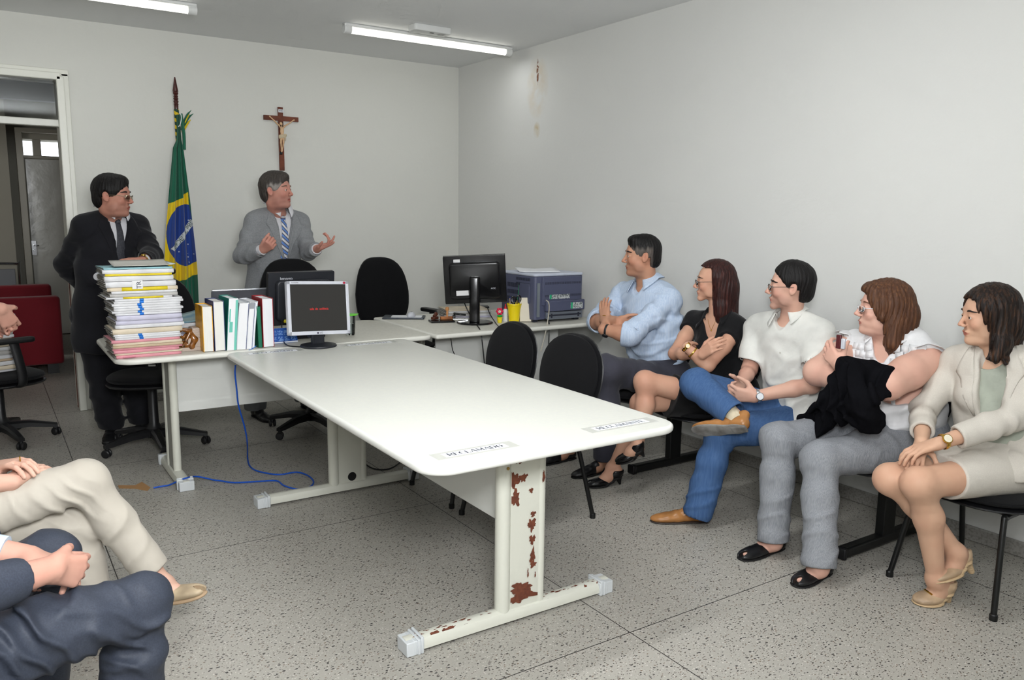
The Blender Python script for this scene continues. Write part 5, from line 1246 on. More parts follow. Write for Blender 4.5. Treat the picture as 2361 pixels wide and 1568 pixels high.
def head_mat(c, R, s, stub=0.):
    def loc_(P): return (P-c)@R/s
    def lip(P):
        q = loc_(P); y = np.abs(q[:, 1])/.0245; e = y**2+((q[:, 2]+.0650+.002*y)/(.0125*(1.02-.45*y.clip(0, 1))))**2; return (1.9-1.9*e)*(q[:, 0] > .070)
    def blush(P):
        q = loc_(P); a = np.exp(-((q[:, 0]-.07)**2+(np.abs(q[:, 1])-.045)**2+(q[:, 2]+.028)**2)/.020**2); b = np.exp(-((q[:, 0]-.112)**2+q[:, 1]**2+(q[:, 2]+.03)**2)/.014**2)
        e_ = np.exp(-((q[:, 0]+.005)**2*.6+(np.abs(q[:, 1])-.085)**2+(q[:, 2])**2*.4)/.016**2); return .55*a+.6*b+.6*e_
    def stubble(P):
        q = loc_(P); j = ((-q[:, 2]-.030-.25*(.05-q[:, 0]).clip(0, 1))/.022).clip(0, 1)*((q[:, 0]+.02)/.03).clip(0, 1)*((q[:, 2]+.150)/.02).clip(0, 1); return stub*j
    return dict(lip=lip, blush=blush, stubble=stubble)
def eyes(P, L, R, s, iris=(70, 48, 34), gaze=(0, 0)):
    for y in (-1, 1):
        m = MB(); c = L(.0775, y*.031, .0025)-np.array(P.location); g = nz(R@V3(1, gaze[0], gaze[1])); r = .0122*s
        prof = [(r*math.sin(t), r*math.cos(t)) for t in [math.pi*(1-i/26) for i in range(27)]]
        m.lathe(prof, c, 24, axis=g)
        for i, f in enumerate(m.F):
            q = sum((m.V[j] for j in f), Vector())/len(f)-Vector(c); an = q.angle(Vector(g))
            m.M[i] = 2 if an < .20 else 1 if an < .50 else 0
        m.build('eye', [mat('eye_white', (206, 196, 188), .2), mat('iris_%d' % iris[0], iris, .15), mat('pupil', (8, 8, 8), .1)], P)
def brows(P, S, L, R, s, m_, th=.0035, arch=.004, z=.028):
    for y in (-1, 1):
        pts = []
        for t in np.linspace(0, 1, 7):
            yy = y*(.012+.036*t); zz = z+arch*math.sin(math.pi*min(t*1.15, 1))-.003*t
            p = S.surf(L(.03, yy, zz), R@V3(1, y*.15, 0), .1, 120); pts.append(p+R@V3(.0005, 0, 0)-np.array(P.location))
        m = MB(); m.tube(pts, [th*.6*s, th*1.1*s, th*1.2*s, th*1.1*s, th*s, th*.8*s, th*.35*s], 6); m.build('eyebrow', m_, P)
def glasses(P, L, R, s, m_, w=.026, h=.014, rim=True, temple=None, z0=-.002):
    O = np.array(P.location); g = bpy.data.objects.new('glasses', None); COL.objects.link(g); g.parent = P
    m = MB(); r = .0011*s
    for y in (-1, 1):
        ring = [L(.105-.10*abs(a*.9)**2*2, y*.033+a*1, z0+b)-O for a, b in [(w*math.copysign(abs(math.cos(q))**.7, math.cos(q)), h*math.copysign(abs(math.sin(q))**.7, math.sin(q))) for q in np.linspace(0, 2*math.pi, 25)]]
        ring = [L(.104-(.35*max(0, abs(v[0])-.03)), v[0], v[1])-O for v in [(y*.033+w*math.copysign(abs(math.cos(q))**.7, math.cos(q)), z0+h*math.copysign(abs(math.sin(q))**.7, math.sin(q))) for q in np.linspace(0, 2*math.pi, 25)]]
        if rim: m.tube(ring, r, 6, caps=False)
        ML = MB(); ML.poly(ring[:-1]); ML.build('lens', LENS, g, solid=.0008)
        m.tube([L(.104-.35*(.029), y*.059, z0+h*.5)-O, L(.085, y*.070, z0+h*.5)-O, L(.03, y*.079, z0+.008)-O, L(-.012, y*.082, z0+.006)-O], r*(1.3 if rim else 1.0), 6)
    m.tube([L(.104, -.008, z0+.004)-O, L(.108, 0, z0+.007)-O, L(.104, .008, z0+.004)-O], r, 6)
    m.build('frame', m_, g); return g
def hairwaves(c, R, amp=.0022, f=60, along=2):
    def d(P):
        q = (P-c)@R
        a = np.arctan2(q[:, 1], q[:, 0]+.02); w = .35*np.sin(q[:, 2]*40)+.25*np.sin(q[:, 0]*70+q[:, 1]*50)
        return amp*(np.sin(a*f*.35+w*5)+.6*np.sin(a*f*.8+w*9+q[:, 2]*60))
    return d
def strands(c, R, amp=.0016, fz=14):
    def d(P):
        q = (P-c)@R; w = .008*np.sin(q[:, 2]*fz+q[:, 1]*11)+.004*np.sin(q[:, 2]*31+1+q[:, 0]*17)
        a = np.arctan2(q[:, 1], -q[:, 0]-.02)*.075
        return amp*(np.sin((a+w)*420)+.7*np.sin((a+w*1.4)*760+2)+.5*np.sin((q[:, 0]+w)*260+1))
    return d
def hairmat(n, rgb, rgb2, rough=.42):
    return mat(n, rgb, rough+.06, spec=.28, bump=(40, .8, .004), var=(24, rgb2, .48, .85), stretch=(5, 5, .5))
def hairgrey(n, rgb, rgb2, grey):
    return mixattr(hairmat(n, rgb, rgb2), [('grey', grey)]) if n not in _mats else _mats[n]
def hair_short(c, R, s, t=.010, line=.078, back=-.07, burn=.018, vol=(0, 0, 0), temple=.0):
    H = Sculpt(.0034); L = lambda x, y, z: c+s*(R@V3(x, y, z))
    B = lambda p, h, k=.013, RR=None: H.box(L(*p), tuple(s*v for v in h), R if RR is None else RR, .004, k=k, op='s')
    H.ell(L(-.016, 0, .038), tuple(s*v for v in (.094+t, .075+t, .085+t)), R, k=.01); H.ell(L(-.048, 0, -.02), tuple(s*v for v in (.058+t*.8, .064+t*.6, .07)), R, k=.02)
    H.ell(L(.030+vol[0], 0, .090+vol[1]), tuple(s*v for v in (.040, .052, .022+vol[2])), R, k=.03)
    a = .55; T = R@np.array([[math.cos(a), 0, -math.sin(a)], [0, 1, 0], [math.sin(a), 0, math.cos(a)]])
    B((.12+burn, 0, -.005-.12), (.12, .13, .12)); B((.045, 0, -.125), (.085, .13, .115)); B((-.02, 0, back-.1), (.2, .2, .1))
    q = V3(.022+burn-temple, 0, -.005); q2 = V3(.092, 0, line); e = (q+q2)/2; dz = q2-q; a = math.atan2(dz[2], dz[0]); T = R@np.array([[math.cos(a), 0, -math.sin(a)], [0, 1, 0], [math.sin(a), 0, math.cos(a)]])
    n = V3(math.sin(a), 0, -math.cos(a)); B(tuple(e+n*.08), (.10, .13, .08), .010, T); B((.13, 0, line-.12), (.045, .13, .12))
    for y in (-1, 1): H.ell(L(-.006, y*.094, -.006), tuple(s*v for v in (.024, .026, .036)), R, k=.006, op='s')
    H.disp(strands(c, R, .0010)); return H
def sleeve(S, a, b, r0, r1, k=.02): S.rc(a, b, r0, r1, k=k)
def hand(S, w, d, pn, side, curl=(.5, .6, .4), sc=1., thumb=(.7, .5, .3), spread=.10, kk=.0035, curls=None):
    """w wrist, d palm direction, pn palm normal, side towards the thumb"""
    d = nz(d); pn = nz(np.asarray(pn)-np.dot(pn, d)*d); side = nz(np.asarray(side)-np.dot(side, d)*d-np.dot(side, pn)*pn)
    kn = []
    for off, ln in ((.029, .086), (.0095, .091), (-.010, .087), (-.028, .078)):
        k = w+sc*(d*ln+side*off-pn*.002); kn.append(k)
        S.rc(w+sc*(d*.008+side*off*.55), k, .0165*sc, .0105*sc, k=.014*sc)
    S.rc(w+sc*(d*.03+side*.0-pn*-.006), w+sc*(d*.07-pn*-.004), .015*sc, .012*sc, k=.015)
    lens = ((.040, .025, .021), (.044, .029, .022), (.041, .027, .021), (.032, .020, .019))
    for i, (k, ls) in enumerate(zip(kn, lens)):
        cu = curls[i] if curls is not None else curl
        a = 0; p = k; dd = nz(d+side*spread*(1.2-.8*i)); rr = [.0098, .0090, .0083, .0072] if i < 3 else [.0085, .0078, .0072, .0064]
        for j, ln in enumerate(ls):
            a += cu[j]; q = p+sc*ln*(dd*math.cos(a)+pn*math.sin(a)); S.rc(p, q, rr[j]*sc, rr[j+1]*sc, k=kk); p = q
    p = w+sc*(d*.018+side*.024+pn*.006); t = nz(d*.62+side*thumb[0]+pn*.30); q = p+t*.043*sc; S.rc(p, q, .0165*sc, .0118*sc, k=.012)
    t = nz(t+d*.25+pn*thumb[1]-side*.25); p = q; q = p+t*.032*sc; S.rc(p, q, .0112*sc, .0098*sc, k=.004)
    t = nz(t+pn*thumb[2]-side*.1); S.rc(q, q+t*.024*sc, .0098*sc, .0078*sc, k=.004)
def torso(S, J, e=0., ch=.155, cd=.66, wa=.14, wd=.72, hp=.165, hd=.72, belly=0., bust=0., k=.04, sh=.052, bw=.12):
    pel, nk, f = J['pel'], J['nk'], nz(J['f']); up = nz(nk-pel); T = np.linalg.norm(nk-pel); f = nz(f-up*np.dot(f, up))
    l = np.cross(up, f); f = np.cross(l, up)
    S.rc(pel+up*.02-l*.035, pel+up*.02+l*.035, hp*.78+e, hp*.78+e, k=k, n=f, f=hd)
    S.rc(pel+up*.06, pel+up*.42*T, hp*.86+e, wa+e, k=k, n=f, f=wd)
    S.rc(pel+up*.42*T, pel+up*.70*T, wa+e, ch+e, k=k, n=f, f=cd)
    shL, shR = J['shL'], J['shR']; ns = nk-up*.055
    for s_ in (shL, shR):
        S.rc(pel+up*.66*T+(s_-nk)*.25, s_*.55+(nk-up*.10)*.45, ch*.58+e, .075+e, k=k, n=f, f=.9)
        S.rc(ns+(s_-nk)*.12, s_, .050+e, sh+e, k=.035)
    if belly: S.ell(pel+up*.32*T+f*(.02+belly*.5), (.09+belly+e*.5, wa*.86+belly*.6+e*.5, .12+belly*.4), np.stack([f, l, up], 1), k=.05)
    if bust:
        for q in (-1, 1): S.ell(pel+up*.60*T+f*(ch*cd*.72+e*.6)+l*q*ch*.45, (.055*bust+e, .06*bust+e, .062*bust+e), np.stack([f, l, up], 1), k=.03)
    return up, l, f, T
def arm(S, sh, el, wr, r=(.049, .041, .039, .027), e=0., k=.02):
    S.rc(sh, sh*.5+el*.5, r[0]+e, (r[0]+r[1])/2+e+.002, k=k); S.rc(sh*.5+el*.5, el, (r[0]+r[1])/2+e+.002, r[1]+e, k=k)
    m = el*.68+wr*.32; S.rc(el, m, r[1]*.95+e, r[2]+e*.9, k=k); S.rc(m, wr, r[2]+e*.9, r[3]+e*.8, k=k)
def leg(S, hp, kn, an, r=(.088, .062, .056, .037), e=0., k=.03, cf=None):
    S.rc(hp, kn, r[0]+e, r[1]+e, k=k); S.ell(kn, r[1]*1.02+e, k=k); m = kn*.64+an*.36+(cf if cf is not None else 0)
    S.rc(kn, m, r[1]*.88+e, r[2]+e, k=k); S.rc(m, an, r[2]+e, r[3]+e, k=k)
def cut(S, p, d, w=.14, L=.16, k=.003): R = frame(d, (0, 0, 1) if abs(nz(d)[2]) < .9 else (1, 0, 0)); S.box(np.asarray(p)+nz(d)*L, (L, w, w), R, 0, k=k, op='s')
def cuff(S, a, b, ra, depth=.03):                                # hollow the end of a sleeve or leg: a = end point, towards b
    d = nz(np.asarray(b)-a); S.rc(a-d*.02, a+d*depth, ra, ra*.96, k=.002, op='s')
def folds(c, d, amp=.006, fr=70, r=.12, ph=0.):
    c = np.asarray(c); d = nz(d)
    def g(P):
        q = P-c; u = q@d; w = 1.2*np.sin(q@V3(17, 23, 11)+ph)+.6*np.sin(q@V3(-31, 12, 37)+ph*2)
        s = (.5+.5*np.sin(u*fr+w*1.3+ph))**2.6; return amp*1.35*np.exp(-(q*q).sum(1)/(r*r*1.3))*(s*1.5-.45)
    return g
def rumple(amp=.0035, f=14, ph=0.):
    def g(P):
        x, y, z = P.T; w = np.sin(x*f*.9+1.7*np.sin(y*f*.7+ph))+np.sin(z*f*1.3+1.5*np.sin(x*f*.8+ph)+ph)+np.sin(y*f*1.1+1.3*np.sin(z*f*.6)+2*ph)
        v = (.5+.5*np.sin(w*1.9))**2.2; return amp*(2.2*v-.8)
    return g
def collar(P, nk, up, f, r, h=.035, flare=.016, name='collar', m_=None, opening=.5, tip=.03, drop=0.):
    O = np.array(P.location); l = np.cross(up, f)
    def g(u, v):
        a = opening+(2*math.pi-2*opening)*u; dirv = f*math.cos(a)+l*math.sin(a); front = max(0, 1-min(u, 1-u)*5)
        base = nk-f*.008+dirv*(r*(1+.30*front))+up*(h*1.0-front*(.026+drop)+.014)
        # v 0 stand, v 1 outer edge of the fold
        if v < .34: q = base+up*(-h*.55*(1-v/.34))*1.0
        else: t = (v-.34)/.66; q = base+dirv*(flare*1.5*t+.004)+up*(-h*(.85+.1*front)*t)-up*front*tip*t+l*math.copysign(1, math.sin(a))*front*.02*t+f*front*.012*t
        return q-O
    m = MB(); m.grid(g, 36, 8); return m.build(name, m_, P, solid=.0025, ang=60)
def strip_on(P, S, rows, name, m_, off=.004, n=10, solid=.003, d=None, mf=None, nv=None):
    """rows of (left, right) points near the surface; projected on S along d"""
    O = np.array(P.location); R_ = []
    for a, b in rows:
        R_.append([S.surf(np.asarray(a)*(1-t)+np.asarray(b)*t, d, .16, 90)+nz(d)*off-O for t in np.linspace(0, 1, n)])
    m = MB(); nr = len(R_); vs = [p for r_ in R_ for p in r_]; m._add(vs, [])
    for j in range(nr-1):
        for i in range(n-1): a = j*n+i; m.F.append((a, a+1, a+n+1, a+n)); m.M.append(mf(i/(n-1), j/(nr-1)) if mf else 0)
    return m.build(name, m_, P, solid=solid, ang=60)
def interp_rows(rows, n=12):
    out = []; k = len(rows)-1
    for i in range(n+1):
        t = i/n*k; j = min(int(t), k-1); q = t-j; out.append((np.asarray(rows[j][0])*(1-q)+np.asarray(rows[j+1][0])*q, np.asarray(rows[j][1])*(1-q)+np.asarray(rows[j+1][1])*q))
    return out
def button(P, S, p, d, m_, r=.005): q = S.surf(p, d, .14, 120)+nz(d)*.002-np.array(P.location); m = MB(); m.lathe([(0, 0), (r, 0), (r, .0015), (0, .0022)], q, 12, axis=d); m.build('button', m_, P)
def watch(P, w, d, face_dir, band, face, r=.030, fr=.017, sc=1., name='wristwatch'):
    O = np.array(P.location); g = bpy.data.objects.new(name, None); COL.objects.link(g); g.parent = P
    d = nz(d); fd = nz(np.asarray(face_dir)-np.dot(face_dir, d)*d); o = np.cross(d, fd); m = MB()
    def gr(u, v): a = 2*math.pi*u; b = 2*math.pi*v; rr = r+.0022*math.cos(b); return w-O+(fd*math.cos(a)+o*math.sin(a))*rr+d*(.0085*sc*math.sin(b))
    m.grid(gr, 32, 8); m.build('band', band, g)
    if fr: m = MB(); c = w-O+fd*(r+.001); m.lathe([(0, 0), (fr, 0), (fr, .006), (fr*.9, .008), (0, .008)], c, 22, axis=fd); m.build('case', band, g); m = MB(); m.lathe([(0, 0), (fr*.8, 0), (0, .0006)], c+fd*.0082, 22, axis=fd); m.build('dial', face, g)
    return g
def shoe(P, heel, toe, upv, m_up, m_sole, w=.046, name='shoe', high=0., open_=.5, ank=None, pointy=.6, toeopen=0., solet=.010, top=.07, h_r=.011, vox=.0032):
    """heel and toe = contact points of the sole; upv = up of the foot"""
    heel, toe = np.asarray(heel, float), np.asarray(toe, float); u = nz(upv); d = nz(toe-heel); u = nz(u-d*np.dot(u, d)); s_ = np.cross(u, d); Ln = np.linalg.norm(toe-heel)
    hv = u*high
    A = lambda t, y, z: heel+d*(t*Ln)+s_*y+u*z+hv*max(0., 1-t/.62)**1.3
    g = bpy.data.objects.new(name, None); COL.objects.link(g); g.parent = P
    S = Sculpt(vox); R = frame(d, u); hw = w*.72
    ws = [(.10, hw*.92), (.22, hw*.98), (.40, hw*.92), (.58, w*.92), (.74, w), (.88, w*(1-.32*pointy)), (.965, w*(1-.72*pointy))]
    hs = [.046, .050, .044, .036, .028, .020, .014] if not open_ else [.052, .044, .034, .028, .026, .020, .014]
    for (t0, w0), (t1, w1), h0, h1 in zip(ws[:-1], ws[1:], hs[:-1], hs[1:]):
        S.rc(A(t0, 0, solet+h0*.5), A(t1, 0, solet+h1*.5), w0*.5+.012, w1*.5+.012, k=.012, n=u, f=.95*(h0*.5+.006)/(w0*.5+.012))
    if not open_:
        S.rc(A(.14, 0, .03), A(.12, 0, top), hw*.62, hw*.60, k=.02); S.rc(A(.40, 0, .05), A(.2, 0, top*.9), w*.5, hw*.55, k=.025)
        if ank is not None: S.rc(A(.14, 0, top*.8), np.asarray(ank), hw*.50, hw*.44, k=.002, op='s')
    else:
        S.rc(A(.15, 0, .03), A(.135, 0, top*.80), .035, .032, k=.012)
        S.ell(A(.42, 0, solet+.066), (Ln*.24, w*.50, .044), R, k=.006, op='s'); S.box(A(.3, 0, top+.035), (.10, .08, .030), R, 0, k=.004, op='s')
    if toeopen: S.ell(A(1.0, 0, .026), (.030, .013, .020), R, k=.003, op='s')
    S.box(A(.5, 0, -.05), (Ln, .1, .05+solet*.0-.0), R, 0, k=.001, op='s') if high == 0 else None
    S.build('upper', m_up, g, origin=tuple(P.location), smooth=2)
    B_ = Sculpt(vox)
    for (t0, w0), (t1, w1) in zip(ws[:-1], ws[1:]): B_.rc(A(t0, 0, solet*.5), A(t1, 0, solet*.5), w0*.5+.011, w1*.5+.011, k=.006, n=u, f=solet*.62/(w0*.5+.011))
    if high: B_.rc(A(.12, 0, .0), heel+d*(.06*Ln)+u*.004, .021, h_r, k=.006)
    elif not toeopen: B_.box(A(.14, 0, .004), (Ln*.13, hw*.55, .008), R, .004, k=.003)
    B_.build('sole', m_sole, g, origin=tuple(P.location))
    return A
def foot(S, an, heel, toe, upv, high=0., w=.040, toes=False):
    heel, toe = np.asarray(heel, float), np.asarray(toe, float); u = nz(upv); d = nz(toe-heel); u = nz(u-d*np.dot(u, d)); s_ = np.cross(u, d); Ln = np.linalg.norm(toe-heel)
    A = lambda t, y, z: heel+d*(t*Ln)+s_*y+u*(z+high*max(0., 1-t/.62)**1.3)
    S.rc(np.asarray(an), A(.16, 0, .034), .033, .026, k=.02); S.rc(A(.12, 0, .032), A(.45, 0, .034), .024, .027, k=.02); S.rc(np.asarray(an), A(.48, 0, .034), .030, .025, k=.03)
    S.rc(A(.45, 0, .032), A(.74, 0, .024), w*.66, w*.80, k=.02, n=u, f=.62)
    for i, y in enumerate((-.5, -.26, -.04, .18, .36)): S.rc(A(.74, y*w, .022), A(.93-.018*abs(i-1.2), y*w*.95, .018), .0085, .0075, k=.008)
def person(label, loc_, group=None, name='person'): return dict(label=label, loc=V3(*loc_), group=group, name=name)
def body_build(S, label, origin, mats, matfn=None, group=None):
    if ' man ' in label:
        c_, R_, s_ = [matfn['lip'].__closure__[0].cell_contents.__closure__[i].cell_contents for i in range(3)]; c_, R_, s_ = [v for v in (c_, R_, s_) if getattr(v, 'shape', None) == (3,)][0], [v for v in (c_, R_, s_) if getattr(v, 'shape', None) == (3, 3)][0], [v for v in (c_, R_, s_) if not hasattr(v, 'shape') or v.shape == ()][0]
        matfn = head_mat(c_, R_, s_, .38)
    o = S.build('person', mats[:1], None, origin, None, smooth=1, attrs=matfn); return tag(o, label, 'person', group)
def pinstripe(n, rgb, rgb2, sc, rough=.85, ax=(.25, 1.0, .0), thr=.8):
    if n in _mats: return _mats[n]
    m = mat(n, rgb, rough, bump=(14, .3, .012), spec=.2); nt = m.node_tree; L = nt.links.new; tc = nt.nodes.new('ShaderNodeTexCoord')
    dp = nt.nodes.new('ShaderNodeVectorMath'); dp.operation = 'DOT_PRODUCT'; dp.inputs[1].default_value = ax; L(tc.outputs['Object'], dp.inputs[0])
    ns = nt.nodes.new('ShaderNodeTexNoise'); ns.inputs['Scale'].default_value = 5; L(tc.outputs['Object'], ns.inputs['Vector'])
    a = nt.nodes.new('ShaderNodeMath'); a.operation = 'MULTIPLY_ADD'; L(ns.outputs['Fac'], a.inputs[0]); a.inputs[1].default_value = .02; L(dp.outputs['Value'], a.inputs[2])
    b = nt.nodes.new('ShaderNodeMath'); b.operation = 'MULTIPLY'; L(a.outputs[0], b.inputs[0]); b.inputs[1].default_value = sc
    c_ = nt.nodes.new('ShaderNodeMath'); c_.operation = 'FRACT'; L(b.outputs[0], c_.inputs[0])
    r = nt.nodes.new('ShaderNodeValToRGB'); r.color_ramp.elements[0].color = col(rgb); r.color_ramp.elements[1].color = col(rgb2); r.color_ramp.elements[0].position = thr-.1; r.color_ramp.elements[1].position = thr
    L(c_.outputs[0], r.inputs[0]); L(r.outputs[0], nt.nodes['Principled BSDF'].inputs['Base Color']); return m
DISPB = []

def O_(P): return np.array(P.location)
# ---------- woman in the beige suit -------------------------------------------------
def w_beige():
    sk = skin('olive', (222, 172, 140)); c = UX(2278, 728, 3.37); R = frame(nz(V3(-.77, .63, -.10)), (0, 0, 1)); s = .97
    J = dict(pel=V3(3.44, 1.53, .53), nk=V3(3.42, 1.595, .985), shL=V3(3.42, 1.435, .915), shR=V3(3.42, 1.745, .905), f=V3(-1, -.12, .12))
    elL, elR = UX(2335, 965, 3.30), V3(3.29, 1.80, .70); wrL, wrR = UX(2165, 1022, 3.02), UX(2125, 1018, 3.04)
    hpL, hpR = V3(3.37, 1.46, .52), V3(3.37, 1.62, .52); knL, knR = UX(2117, 1115, 2.91), UX(2052, 1105, 2.93)
    anL, anR = UX(2158, 1335, 3.04), UX(2205, 1275, 3.13)
    S = Sculpt(.004); L = head(S, c, R, s, fat=.3, nose=.95, jaw=.95)
    torso(S, J, -.012, ch=.145, bust=.8); S.rc(J['nk']-V3(0, 0, .04), c+R@V3(-.02, 0, -.07), .052, .050, k=.02)
    arm(S, J['shL'], elL, wrL, (.045, .04, .037, .025)); arm(S, J['shR'], elR, wrR, (.045, .04, .037, .025))
    leg(S, hpL, knL, anL, (.084, .057, .052, .031), cf=V3(.026, 0, 0)); leg(S, hpR, knR, anR, (.084, .056, .050, .031), cf=V3(.024, 0, 0))
    d = nz(UX(2090, 1045, 2.93)-wrL); hand(S, wrL, d, V3(.1, .1, -1), V3(-.6, .6, .3), (.25, .45, .3), .93)
    d = nz(UX(2090, 1052, 2.95)-wrR+V3(0, -.03, -.02)); hand(S, wrR+V3(0, 0, -.012), d, V3(0, -.2, -1), V3(-.3, -.9, .1), (.35, .5, .3), .90)
    hL, tL = V3(3.11, 1.525, .0), UZ(2122, 1392, .0); hR, tR = UX(2245, 1318, 3.20), UX(2163, 1345, 3.03)
    uR = nz(V3(-.25, -.05, .9)); foot(S, anL, hL, tL, (0, 0, 1), .055); foot(S, anR, hR, tR, V3(.1, .35, .9), .055)
    P = body_build(S, 'seated woman in a pale beige skirt suit and beige heels, hands on her knee', (3.3, 1.55, .0), [sk, mat('lips', (196, 122, 106), .45)], head_mat(c, R, s))
    eyes(P, L, R, s, gaze=(.1, 0)); HM = hairmat('hair_dark', (26, 18, 15), (92, 62, 42), .36); brows(P, S, L, R, s, mat('brow_dark', (34, 22, 18), .7))
    H = Sculpt(.0038); LL = lambda x, y, z: c+s*(R@V3(x, y, z))
    H.ell(LL(-.016, 0, .036), (.112, .092, .100), R, k=.01); H.ell(LL(-.055, 0, -.03), (.080, .088, .09), R, k=.02)
    for y in (-1, 1):
        H.rc(LL(.0, y*.075, .03), LL(-.01, y*.088, -.10), .036, .036, k=.03, n=R[:, 1], f=.7); H.rc(LL(-.01, y*.088, -.10), LL(.022, y*.112, -.168), .036, .014, k=.02)
    H.rc(LL(-.07, .0, -.03), LL(-.065, 0, -.15), .075, .055, k=.03); H.rc(LL(-.03, .07, -.12), LL(.05, .10, -.16), .024, .006, k=.02); H.rc(LL(-.05, .04, -.13), LL(-.01, .13, -.18), .026, .008, k=.02)
    H.box(LL(.125, 0, -.045), (.105, .052, .115), R, .02, k=.012, op='s'); H.ell(LL(.075, 0, -.015), (.070, .068, .095), R, k=.01, op='s'); H.box(LL(.09, 0, -.19), (.07, .085, .06), R, .01, k=.01, op='s')
    H.disp(strands(c, R, .0016)); H.build('hair', HM, P)
    # top, jacket, skirt
    G = Sculpt(.005); torso(G, J, .0, ch=.15, bust=.85, belly=.012); G.rc(J['nk']-V3(0, 0, .1), c+R@V3(-.02, 0, -.09), .062, .058, k=.002, op='s'); G.ell(J['nk']+V3(-.07, 0, -.01), (.07, .07, .07), k=.006, op='s')
    G.build('top', cloth('sage_top', (176, 182, 168), .7), P)
    SU = mat('beige_suit', (208, 202, 192), .85, bump=(14, .25, .012), var=(300, (203, 197, 187), .4, .6), spec=.15)
    K = Sculpt(.005); up, l, f, T = torso(K, J, .016, ch=.155, bust=.8, wa=.15, hp=.17, sh=.056)
    # open front
    K.box(J['pel']+up*.25+f*.16+l*.012, (.10, .050, .34), np.stack([f, l, up], 1)@np.array([[1, 0, 0], [0, 1, 0], [0, 0, 1]]), .02, k=.008, op='s')
    arm(K, J['shL'], elL, wrL, (.054, .052, .047, .040), .003); arm(K, J['shR'], elR, wrR, (.050, .048, .045, .039), .002)
    K.rc(J['pel']+V3(-.02, -.09, .02), J['pel']+V3(-.12, -.10, .0), .10, .085, k=.03)
    cut(K, elL*.25+wrL*.75, wrL-elL, .075); cut(K, elR*.30+wrR*.70, wrR-elR, .075, .08); cuff(K, elL*.25+wrL*.75, elL, .036, .05); cuff(K, elR*.3+wrR*.7, elR, .036, .05)
    K.rc(J['nk']-up*.02, J['nk']+up*.12, .062, .062, k=.004, op='s'); K.box(J['pel']-up*.16+f*.0, (.3, .3, .12), np.stack([f, l, up], 1), 0, k=.004, op='s')
    K.disp(folds(elL, wrL-elL, .006, 75, .10)); K.disp(folds(elR, wrR-elR, .005, 75, .08, 1)); K.disp(rumple(.0025, 11, .4))
    K.build('jacket', SU, P)
    for q in (-1, 1):
        rows = interp_rows([(J['nk']+l*q*.062+up*.012, J['nk']+l*q*.085+up*.012), (J['nk']-up*.06+l*q*.055, J['nk']-up*.05+l*q*.115), (J['nk']-up*.10+l*q*.052, J['nk']-up*.085+l*q*.13), (J['nk']-up*.105+l*q*.052, J['nk']-up*.12+l*q*.105), (J['pel']+up*.20+l*q*.054, J['pel']+up*.20+l*q*.062)], 14)
        strip_on(P, K, rows, 'lapel', SU, .005, 6, .004, f)
    K2 = Sculpt(.005); K2.rc(J['pel']+V3(0, -.07, 0), J['pel']+V3(0, .07, 0), .115, .115, k=.02)
    for hp_, kn_ in ((hpL, knL), (hpR, knR)): K2.rc(hp_, hp_*.3+kn_*.7, .098, .073, k=.05)
    K2.rc((hpL+hpR)/2, (hpL+hpR)/2*.3+(knL+knR)/2*.7, .10, .075, k=.06)
    cut(K2, (hpL+hpR)/2*.36+(knL+knR)/2*.64, (knL+knR-hpL-hpR)+V3(0, 0, .06), .26); K2.disp(rumple(.002, 12))
    K2.build('skirt', SU, P)
    SB = LEATHER('beige_leather', (212, 182, 148), .4); HB = mat('heel_stack', (206, 178, 140), .6, bump=(4, .6, .01), stretch=(1, 1, 60))
    A = shoe(P, hL, tL, (0, 0, 1), SB, HB, .050, 'shoe', .06, 1, pointy=.35, h_r=.012, top=.06); m = MB(); m.tube([A(.76, -.022, .046)-O_(P), A(.80, 0, .050)-O_(P), A(.76, .022, .046)-O_(P)], .004, 6); m.build('buckle', GOLD, P)
    A = shoe(P, hR, tR, V3(.1, .35, .9), SB, HB, .050, 'shoe', .06, 1, pointy=.35, h_r=.012, top=.06)
    d = nz(wrL-elL); watch(P, wrL-d*.02, d, V3(-.5, -.7, .6), GOLD, mat('watch_dial', (230, 222, 200), .3), .029, .019)
w_beige()
